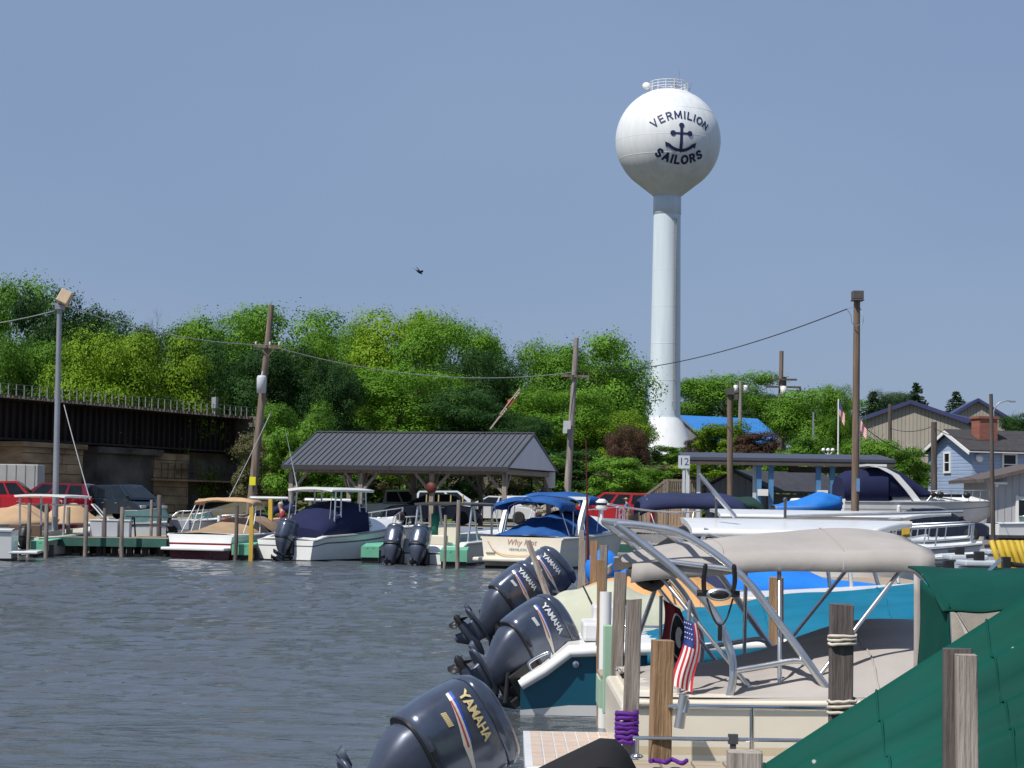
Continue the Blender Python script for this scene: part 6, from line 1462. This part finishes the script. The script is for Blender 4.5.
# cruiser with the windshield behind the platform
x0=X(88,80)
f7=Boat('open_cruiser','white cruiser with tinted windshield and white arch behind the dock platform',(x0,80,0),R(8),5.4,2.4,1.0,1.25,GF)
f7.hull([(-1,0),(.1,1)],[black,white],white,rub=grey); f7.windshield(.28,.62,.62,glass_t,alu,.9,.5); f7.rails(alu,.6,.98,.4,4,.02)
b=MB()
for s in (-1,1): b.tube([(.9,s*1.05,1.0),(.35,s*1.0,1.6),(.2,s*.9,1.75)],.026,8)
b.tube([(.2,-.9,1.75),(.2,.9,1.75)],.026,8); b.build('arch',white,f7.t)
for (px0,lab,cm_,hm,d,L,rz,hs) in ((-22,'boat under a tan cover at the left edge behind the dock',tan_c,white,79,3.2,5,.75),(38,'dark red boat with a tan peaked cover behind the steel pole',tan_c,red_h,80,2.6,5,.8)):
    q=Boat('tan_covered_boat',lab,(X(px0,d),d,0),R(rz),L,1.9,.95,1.05,GF); q.hull([(-1,0),(.1,1)],[black,hm],white,rub=grey); q.cover(cm_,0,.99,lin((0,.1),(.3,hs*.8),(.55,hs),(1,.1)),over=.04,drop=.12 if hm is white else .02,seed=int(px0)+40,pw=1.7)
# cream T-frame boat at the far left
f0=Boat('center_console_boat','cream boat with brown seats and outboard under a white frame canopy at far left',(X(14,68),68,0),R(72),5.6,2.1,.62,.95,GF)
f0.hull([(-1,0),(.08,1)],[black,cream],cream,rub=grey,cockpit=(.06,.75)); hard(f0,white,1.6,3.4,1.15,2.05,.05,.06)
for x in (1.8,3.2):
    for s in (-1,1): b=MB(); b.tube([(x,s*.85,.6),(x,s*.9,2.05)],.035,7); b.build('canopy_post',alu,f0.t)
b=MB()
b.tube([(1.8,-.9,1.75),(3.2,-.9,1.75),(3.2,.9,1.75),(1.8,.9,1.75),(1.8,-.9,1.75)],.025,6); b.build('canopy_frame',alu,f0.t)
seats(f0,mat('brown_seat_vinyl',(.10,.065,.045),.5,.15,4),[(.9,-.4,.45,.45,.5,.5),(.9,.35,.45,.45,.5,.5)])
outboard(f0,(-.12,-.55,.75),R(20),.7,0,cm=black,detail=False)
f00=Boat('white_boat','white boat stern with swim platform cut by the left edge',(X(16,63),63,0),R(188),5,2.3,.95,1.1,GF)
f00.hull([(-1,0),(.1,1)],[black,white],white,rub=grey,cockpit=(.1,.6)); b=MB(); b.box((-.35,0,.28),(.9,2.0,.09)); b.build('swim_platform',white,f00.t,bev=.03); f00.cover(navy2_c,.35,.8,lin((0,.2),(.5,.5),(1,.2)),'canvas',over=-.05,seed=2)
# red and white boat
f1=Boat('runabout','white and dark red runabout with brown canvas cover and folded tan bimini',(X(201,67.5),67.5,0),R(72),6.2,2.55,.84,1.0,GF)
f1.hull([(-1,0),(.0,0),(.36,1),(.58,0),(.66,1)],[red_h,white],white,rub=white,rubr=.05)
b=MB(); b.box((-.28,0,.36),(.6,2.35,.10)); b.build('swim_platform',white,f1.t,bev=.03)
f1.cover(fabric('light_brown_canvas',(.33,.235,.15)),.02,.5,lin((0,.03),(.3,.14),(1,.55)),over=-.08,drop=.05,seed=2,pw=2.4); f1.cover(brown_c,.5,.98,lin((0,.55),(.4,.52),(1,.03)),'bow_cover',over=.0,drop=.08,seed=3,pw=2.2)
f1.bimini(tan_c,1.7,2.5,1.2,1.98,.10,skirt=.14,frames=[(.9,1.8),(1.6,2.1),(2.2,2.4)],fm=white,zb=.9,nose=.1)
# blue covered boat behind
q=Boat('blue_cover_boat','boat hung with blue and orange covers behind the brown canvas runabout',(X(214,79),79,0),R(6),2.6,1.9,1.0,1.05,GF); q.hull([(-1,0)],[offwhite],white,rub=grey)
q.cover(royal_c,.25,.98,lin((0,.25),(.5,.5),(1,.3)),over=.05,drop=.5,seed=4); b=MB(); b.tube([(.5,-1.02,1.35),(.5,-1.02,1.0)],.09,8); b.build('orange_fender',mat('orange_red_vinyl',(.6,.10,.03),.5,.1,3),q.t); b=MB()
for x in (.25,.8): b.tube([(x,-1.0,1.4),(x,-1.0,.95)],.07,8)
b.build('white_fender',white,q.t); hard(q,tan_c,-.6,2.2,.9,1.98,.06,.05,'folded_top')
# navy canvas fishing boat
f2=Boat('fishing_boat','white fishing boat with navy canvas enclosure, white hardtop and one outboard',(X(286,67.3),67.3,0),R(58),6.9,2.55,.78,1.38,GF,rake=.16)
f2.sz=lambda t: .70+.14*smooth(0,.12,t)+.66*t**1.9
f2.hull([(-1,0),(.08,1),(.70,2),(.76,1)],[black,white,mat('hull_line_grey',(.12,.13,.15),.4,.1,2)],white,rub=grey,cockpit=(.05,.42),fdepth=.3)
f2.cover(white,.46,.97,lin((0,.30),(.35,.34),(.75,.14),(1,.02)),'cuddy_cabin',over=-.2,drop=0,wr=0,pw=3)
b=MB(); b.loft([[(x,s*w_,z) for s,w_,z in ((-1,1.12,.78),(-1,1.0,z1*.75+.2),(-1,.7,z1),(0,0,z1+.08),(1,.7,z1),(1,1.0,z1*.75+.2),(1,1.12,.78))] for x,z1 in ((.75,1.05),(1.2,1.45),(1.8,1.75),(2.6,1.98),(3.3,1.95))],0,True,True); b.build('canvas_enclosure',navy_c,f2.t)
f2.windshield(.45,.60,.55,glass_t,white,.8,.5,zoff=.25)
hard(f2,white,1.3,3.7,1.1,2.42,.08,.07)
b=MB()
for s in (-1,1):
    for pr_ in (((1.35,1.5),(1.75,1.8)),((2.9,2.8),(3.25,3.2))):
        b=MB()
        for xb,xt in pr_: b.tube([(xb,s*1.0,.8),(xt,s*.95,2.4)],.03,7)
        for k in range(5): k_=.125+.175*k; b.tube([(pr_[0][0]+(pr_[0][1]-pr_[0][0])*k_,s*(1-.05*k_),.8+1.6*k_),(pr_[1][0]+(pr_[1][1]-pr_[1][0])*k_,s*(1-.05*k_),.8+1.6*k_)],.015,5)
        b.build('hardtop_leg',alu,f2.t)
f2.rails(alu,.68,.99,.35,4,.02)
b=MB(); b.tube([(1.6,.8,2.5),(.9,.8,4.4)],[.018,.006],5); b.build('whip_antenna',white,f2.t)
b=MB(); b.ball((5.9,-.55,1.55),.16,(1,1,1)); b.ball((6.2,-.35,1.5),.17); b.build('fender',mat('dark_brown_rubber',(.04,.025,.02),.6,.2,4),f2.t)
b=MB(); b.tube([(1.55,-.75,2.46),(1.2,-.9,.9)],.012,5); b.build('rod',grey,f2.t)
def hulltext(bt,s_,t0,t1,f0_,size,m_):
    vs_,fs_=text_mesh(s_,1,1,0,.01); xs=[v[0] for v in vs_]; x0_,x1_=min(xs),max(xs); b=MB(); out=[]
    for x_,y_,_ in vs_:
        tt=t0+(t1-t0)*(x_-x0_)/(x1_-x0_); q=bt.pt(tt,max(0,min(1,f0_+y_*size/(bt.sz(tt)))),-1); out.append(q+Vector((.0,-.012,0)))
    b.add(out,fs_); return b.build('registration_lettering',m_,bt.t)
hulltext(f2,'6175 RA',.60,.76,.5,.22,mat('dark_lettering',(.05,.05,.06),.5,.1,3))
hulltext(f2,'GRADY',.10,.24,.86,.10,mat('dark_lettering',(0,0,0))) if False else None
outboard(f2,(-.05,-.15,.98),R(22),1.15,R(0),detail=True)
b=MB(); b.box((.35,-.55,.68),(.5,.5,.1)); b.build('stern_step',white,f2.t,bev=.03)
# twin outboard open boat
f3=Boat('open_fishing_boat','white open boat with two outboards under a low roof frame on the far dock',(X(421,65.3),65.3,0),R(66),6.6,2.5,.66,1.1,GF)
f3.sz=lambda t: .36+.36*smooth(0.02,.16,t)+.4*t**1.8
f3.hull([(-1,0),(.10,1)],[black,white],white,rub=white,cockpit=(.10,.7),rubr=.05)
for y in (.46,-.46): outboard(f3,(-.15,y+.36,.80),R(30),1.28,R(8),detail=True)
hard(f3,darkgrey,1.6,4.0,1.2,2.0,.06,.06); b=MB()
for s in (-1,1):
    b.tube([(1.5,s*1.0,.7),(1.8,s*1.0,2.0)],.04,7); b.tube([(2.3,s*1.0,.7),(1.9,s*1.0,2.0)],.035,7); b.tube([(3.6,s*.9,.7),(3.4,s*1.0,2.0)],.04,7)
b.build('roof_frame',alu,f3.t)
seats(f3,cream,[(1.2,.1,.5,.5,1.2,.35),(2.4,0,.5,.6,.8,.7)])
b=MB(); b.box((.35,.6,.6),(.2,1.2,.5)); b.build('transom_panel',mat('pale_blue_panel',(.45,.52,.58),.4,.1,2),f3.t,bev=.02)
b=MB()
for k in range(4): b.tube([(1.7,-.7+.45*k,2.02),(1.72,-.7+.45*k,2.3)],.025,6)
b.build('rod_holder',mat('tan_rod_holder',(.45,.33,.14),.5,.1,3),f3.t)
b=MB(); b.lathe([(.02,-.4),(.14,-.38),(.14,.36),(.02,.4)],12,(2.2,.55,1.3)); b.build('green_tank',mat('green_tank_paint',(.02,.18,.12),.5,.1,3),f3.t)
# blue canvas cruiser
f4=Boat('express_cruiser','cream express cruiser with royal blue canvas and twin blue bimini tops',(X(522,62.8),62.8,0),R(66),8.6,2.95,1.0,1.5,GF,rake=.15)
f4.hull([(-1,0),(.09,1),(.6,2),(.68,1)],[black,cream,offwhite],cream,rub=offwhite,rubr=.04)
b=MB(); b.box((-.3,0,.30),(.75,2.75,.12)); b.build('swim_platform',cream,f4.t,bev=.04)
f4.cover(royal_c,.01,.42,lin((0,.06),(.2,.30),(.55,.60),(1,.62)),'cockpit_cover',over=-.10,drop=.10,seed=5,pw=2.2,wr=.03)
f4.cover(white,.42,.95,lin((0,.5),(.3,.48),(.7,.26),(1,.02)),'cabin_top',over=-.3,drop=0,wr=0,pw=2.8)
f4.cover(royal_c,.38,.60,lin((0,.75),(.4,.78),(1,.3)),'windscreen_cover',over=-.28,drop=.1,seed=6)
f4.bimini(royal_c,.3,1.7,1.25,2.05,.22,skirt=.2,frames=[(1.0,.4),(1.3,1.5)],fm=white,zb=1.05,nose=.16,seed=3,name='aft_bimini')
f4.bimini(royal_c,1.9,4.0,1.3,2.22,.22,skirt=.18,frames=[(2.2,2.1),(3.2,3.7)],fm=white,zb=1.1,nose=.14,seed=4,name='forward_bimini')
b=MB()
for s in (-1,1): b.loft([[(x-.14,s*1.4,z),(x+.14,s*1.4,z),(x+.14,s*1.28,z),(x-.14,s*1.28,z)] for x,z in ((1.4,1.05),(1.75,1.7),(2.1,2.2))],0,True,False)
b.box((2.1,0,2.25),(.3,2.8,.1)); b.build('radar_arch',white,f4.t)
f4.rails(alu,.55,.98,.5,6,.02)
def transom_text(bt,s_,y,z,size,m_,shear=0,x=-.012):
    vs_,fs_=text_mesh(s_,size,1,shear,0); b=MB(); b.add([(x,-(x_)+y,y_+z) for x_,y_,_ in vs_],fs_); return b.build('name_lettering',m_,bt.t)
transom_text(f4,'Why Not',-.0,.83,.26,mat('faded_red_lettering',(.40,.24,.19),.6,.1,3),.3)
transom_text(f4,'VERMILION, OH',0,.60,.12,mat('dark_grey_lettering',(.16,.16,.17),.6,.1,3))
b=MB(); b.tube(curve([(-.02,1.15,.85),(-.04,.9,.55),(-.04,.4,.42),(-.04,-.4,.45),(-.04,-.9,.72)],6),.014,5); b.build('stern_line',tan_c,f4.t)
b=MB(); b.box((-.02,1.05,.48),(.04,.3,.03)); b.box((-.02,-1.0,.48),(.04,.3,.03)); b.build('stern_vent',darkgrey,f4.t)
# centre console with white hardtop behind, next to the man in red
q=Boat('hardtop_boat','white hardtop boat with navy shade behind the yellow posts',(X(252,78),78,0),R(10),3.2,1.9,.9,1.0,GF); q.hull([(-1,0)],[offwhite],white,rub=grey); hard(q,white,-.1,1.35,.9,2.12,.05,.05); 
for s in (-1,1):
    for x in (.1,1.1): b=MB(); b.tube([(x,s*.75,.9),(x,s*.8,2.1)],.03,6); b.build('hardtop_leg',alu,q.t)
q.bimini(navy2_c,.75,1.6,.85,1.86,.14,nose=.2,skirt=.3)
q=Boat('hardtop_boat','boat with white hardtop seen between the shelter posts behind the navy canvas boat',(X(302,79),79,0),R(6),3.6,1.9,.9,1.0,GF); q.hull([(-1,0)],[offwhite],white,rub=grey); hard(q,offwhite,.1,1.9,.9,2.08,.05,.06); 
for s in (-1,1):
    for x in (.3,1.7): b=MB(); b.tube([(x,s*.75,.9),(x,s*.8,2.06)],.03,6); b.build('hardtop_leg',alu,q.t)
# more hulls that crowd the photograph's middle distance
q=Boat('runabout','white runabout with tinted windshield and two black outboards beyond the picnic table',(X(163,81),81,0),R(12),3.6,2.0,1.0,1.15,GF); q.hull([(-1,0),(.1,1)],[black,white],white,rub=grey); q.windshield(.35,.6,.5); q.rails(alu,.6,.98,.3,3,.018)
for y in (-.45,.3): outboard(q,(-.1,y,1.25),R(8),.8,0,cm=black,detail=False)
q=Boat('runabout','white boat with low rails moored beyond the gap right of the navy canvas boat',(X(338,80),80,0),R(10),3.4,1.9,.95,1.1,GF); q.hull([(-1,0)],[offwhite],white,rub=grey); q.rails(alu,.4,.98,.4,4,.018); q.windshield(.3,.5,.4)
q=Boat('cuddy_boat','white boat with dark windshield between the navy bimini and the white hardtops',(4.0,47.5,0),0,5.2,2.2,.95,1.2,GR); q.hull([(-1,0),(.5,1)],[offwhite,white],white,rub=navy2_c); q.windshield(.3,.5,.42,glass); q.cover(white,.45,.95,lin((0,.2),(.5,.25),(1,.0)),'cabin_top',over=-.3,drop=0,wr=0); q.rails(alu,.5,.98,.4,4,.018)
q=Boat('cuddy_boat','white boat with long bow rail seen below the bright blue tarp boat',(7.8,57,0),0,5.4,2.3,1.05,1.3,GR); q.hull([(-1,0),(.55,1),(.7,0)],[white,royal_c],white,rub=grey); q.windshield(.3,.5,.5,glass); q.rails(alu,.4,.98,.45,5,.02)
for y in (-.4,.3): outboard(q,(-.1,y,1.2),R(10),.85,0,cm=darkgrey,detail=False)
# people
t_=thing('bench','small plain bench on the far dock under the man in red','bench',(X(285,74.3),74.3,.65)); b=MB(); b.box((0,0,.40),(.9,.4,.05)); b.build('seat',w_grey,t_)
for s in (-1,1): b=MB(); b.box((s*.36,0,.19),(.06,.34,.38)); b.build('leg',w_grey,t_)
b=MB(); b.box((0,.22,.62),(.9,.04,.25)); b.build('backrest',w_grey,t_)
person('grey haired man in a dark red shirt sitting beside the shelter post',(X(285.5,74.2),74.15,.66),R(195),mat('dark_red_cloth',(.22,.015,.03),.8,.15,6),mat('denim',(.05,.10,.22),.8,.15,6),mat('grey_hair',(.40,.38,.36),.7,.2,10))
person('person in a blue-grey shirt and tan hat standing by the ramp',(X(629,98),98,1.0),R(160),mat('blue_grey_cloth',(.10,.16,.30),.8,.15,6),mat('khaki_cloth',(.25,.20,.14),.8,.15,6),mat('brown_hair',(.06,.04,.03),.7,.2,10),mat('tan_hat_cloth',(.45,.32,.2),.8,.1,5),False,.82)
# vehicles
cp=lambda n,c: mat('car_'+n,c,.2,.06,1,coat=.9,metal=.25)
redc=cp('red',(.48,.008,.012))
def gz(px,d): return ground_z(X(px,d),d)+.01
car('red_pickup','bright red pickup truck at the left edge in front of the stone pier',(X(6,94),94,gz(6,94)),R(5),redc,'pickup',sc=.95)
car('red_car','darker red car behind the steel light pole',(X(52,98),98,gz(52,98)),R(170),cp('dark_red',(.16,.006,.02)),'suv')
car('minivan','dark blue minivan parked below the bridge',(X(124,97),97,gz(124,97)),R(-42),mat('car_black_teal',(.006,.013,.022),.25,.06,1,coat=.5),'van',sc=.95)
car('pickup_truck','silver pickup truck parked behind the navy canvas boat',(X(398,99),99,gz(398,99)),R(3),cp('silver',(.42,.46,.44)),'pickup',sc=.9)
car('white_suv','white sport utility vehicle behind the shelter posts',(X(452,108),108,gz(452,108)),R(5),cp('white',(.72,.72,.71)),'suv')
car('blue_sedan','dark blue sedan parked under the shelter middle',(X(432,95),95,gz(432,95)),R(178),cp('deep_blue',(.012,.022,.06)),'sedan')
car('white_car','white car seen left of the blue canvas cruiser',(X(492,106),106,gz(492,106)),R(178),cp('white',(0,0,0)),'sedan')
car('red_suv','red sport utility vehicle parked below the bright green bush',(X(609,101),101,gz(609,101)),R(176),redc,'suv',sc=1.0)
t=thing('box_trailer','pale grey flat-sided box trailer behind the red pickup','trailer',(X(4,100),100,gz(4,100)),R(3)); b=MB(); b.box((0,0,1.75),(3.6,1.9,1.7)); b.build('body',mat('trailer_grey',(.36,.37,.36),.5,.12,1),t,bev=.04)
b=MB()
for k in range(8): b.box((-1.6+k*.46,-.96,1.75),(.05,.04,1.66))
b.build('rib',mat('trailer_rib',(.30,.31,.30),.5,.1,1),t)
for s in (-1,1): b=MB(); b.lathe([(.2,-.1),(.34,-.1),(.34,.1),(.2,.1)],18,(.1,s*.8,.34),rot=Euler((R(90),0,0)).to_matrix()); b.build('wheel',rubber,t)
b=MB(); b.box((0,0,.8),(3.7,.3,.2)); b.box((2.2,0,.75),(1.2,.1,.1)); b.box((.1,0,.5),(.2,1.5,.5)); b.build('chassis',black,t)
t=thing('riprap','row of pale boulders at the foot of the bank behind the red car','rocks',(X(560,112),112,1.0)); t['kind']='stuff'; b=MB(); g=random.Random(9)
for k in range(160):
    x=g.uniform(-2.5,5.5); r_=g.uniform(.15,.45); b.ball((x,g.uniform(-1,1.5),g.uniform(0,.9)),r_,(1,g.uniform(.7,1),g.uniform(.6,.9)),6)
for i in range(len(b.v)): v=b.v[i]; b.v[i]=(v[0]+g.uniform(-.04,.04),v[1],v[2]+g.uniform(-.04,.04))
b.sm=[False]*len(b.sm); b.build('boulders',mat('pale_boulder',(.27,.24,.20),.9,.35,2,.3,6),t)
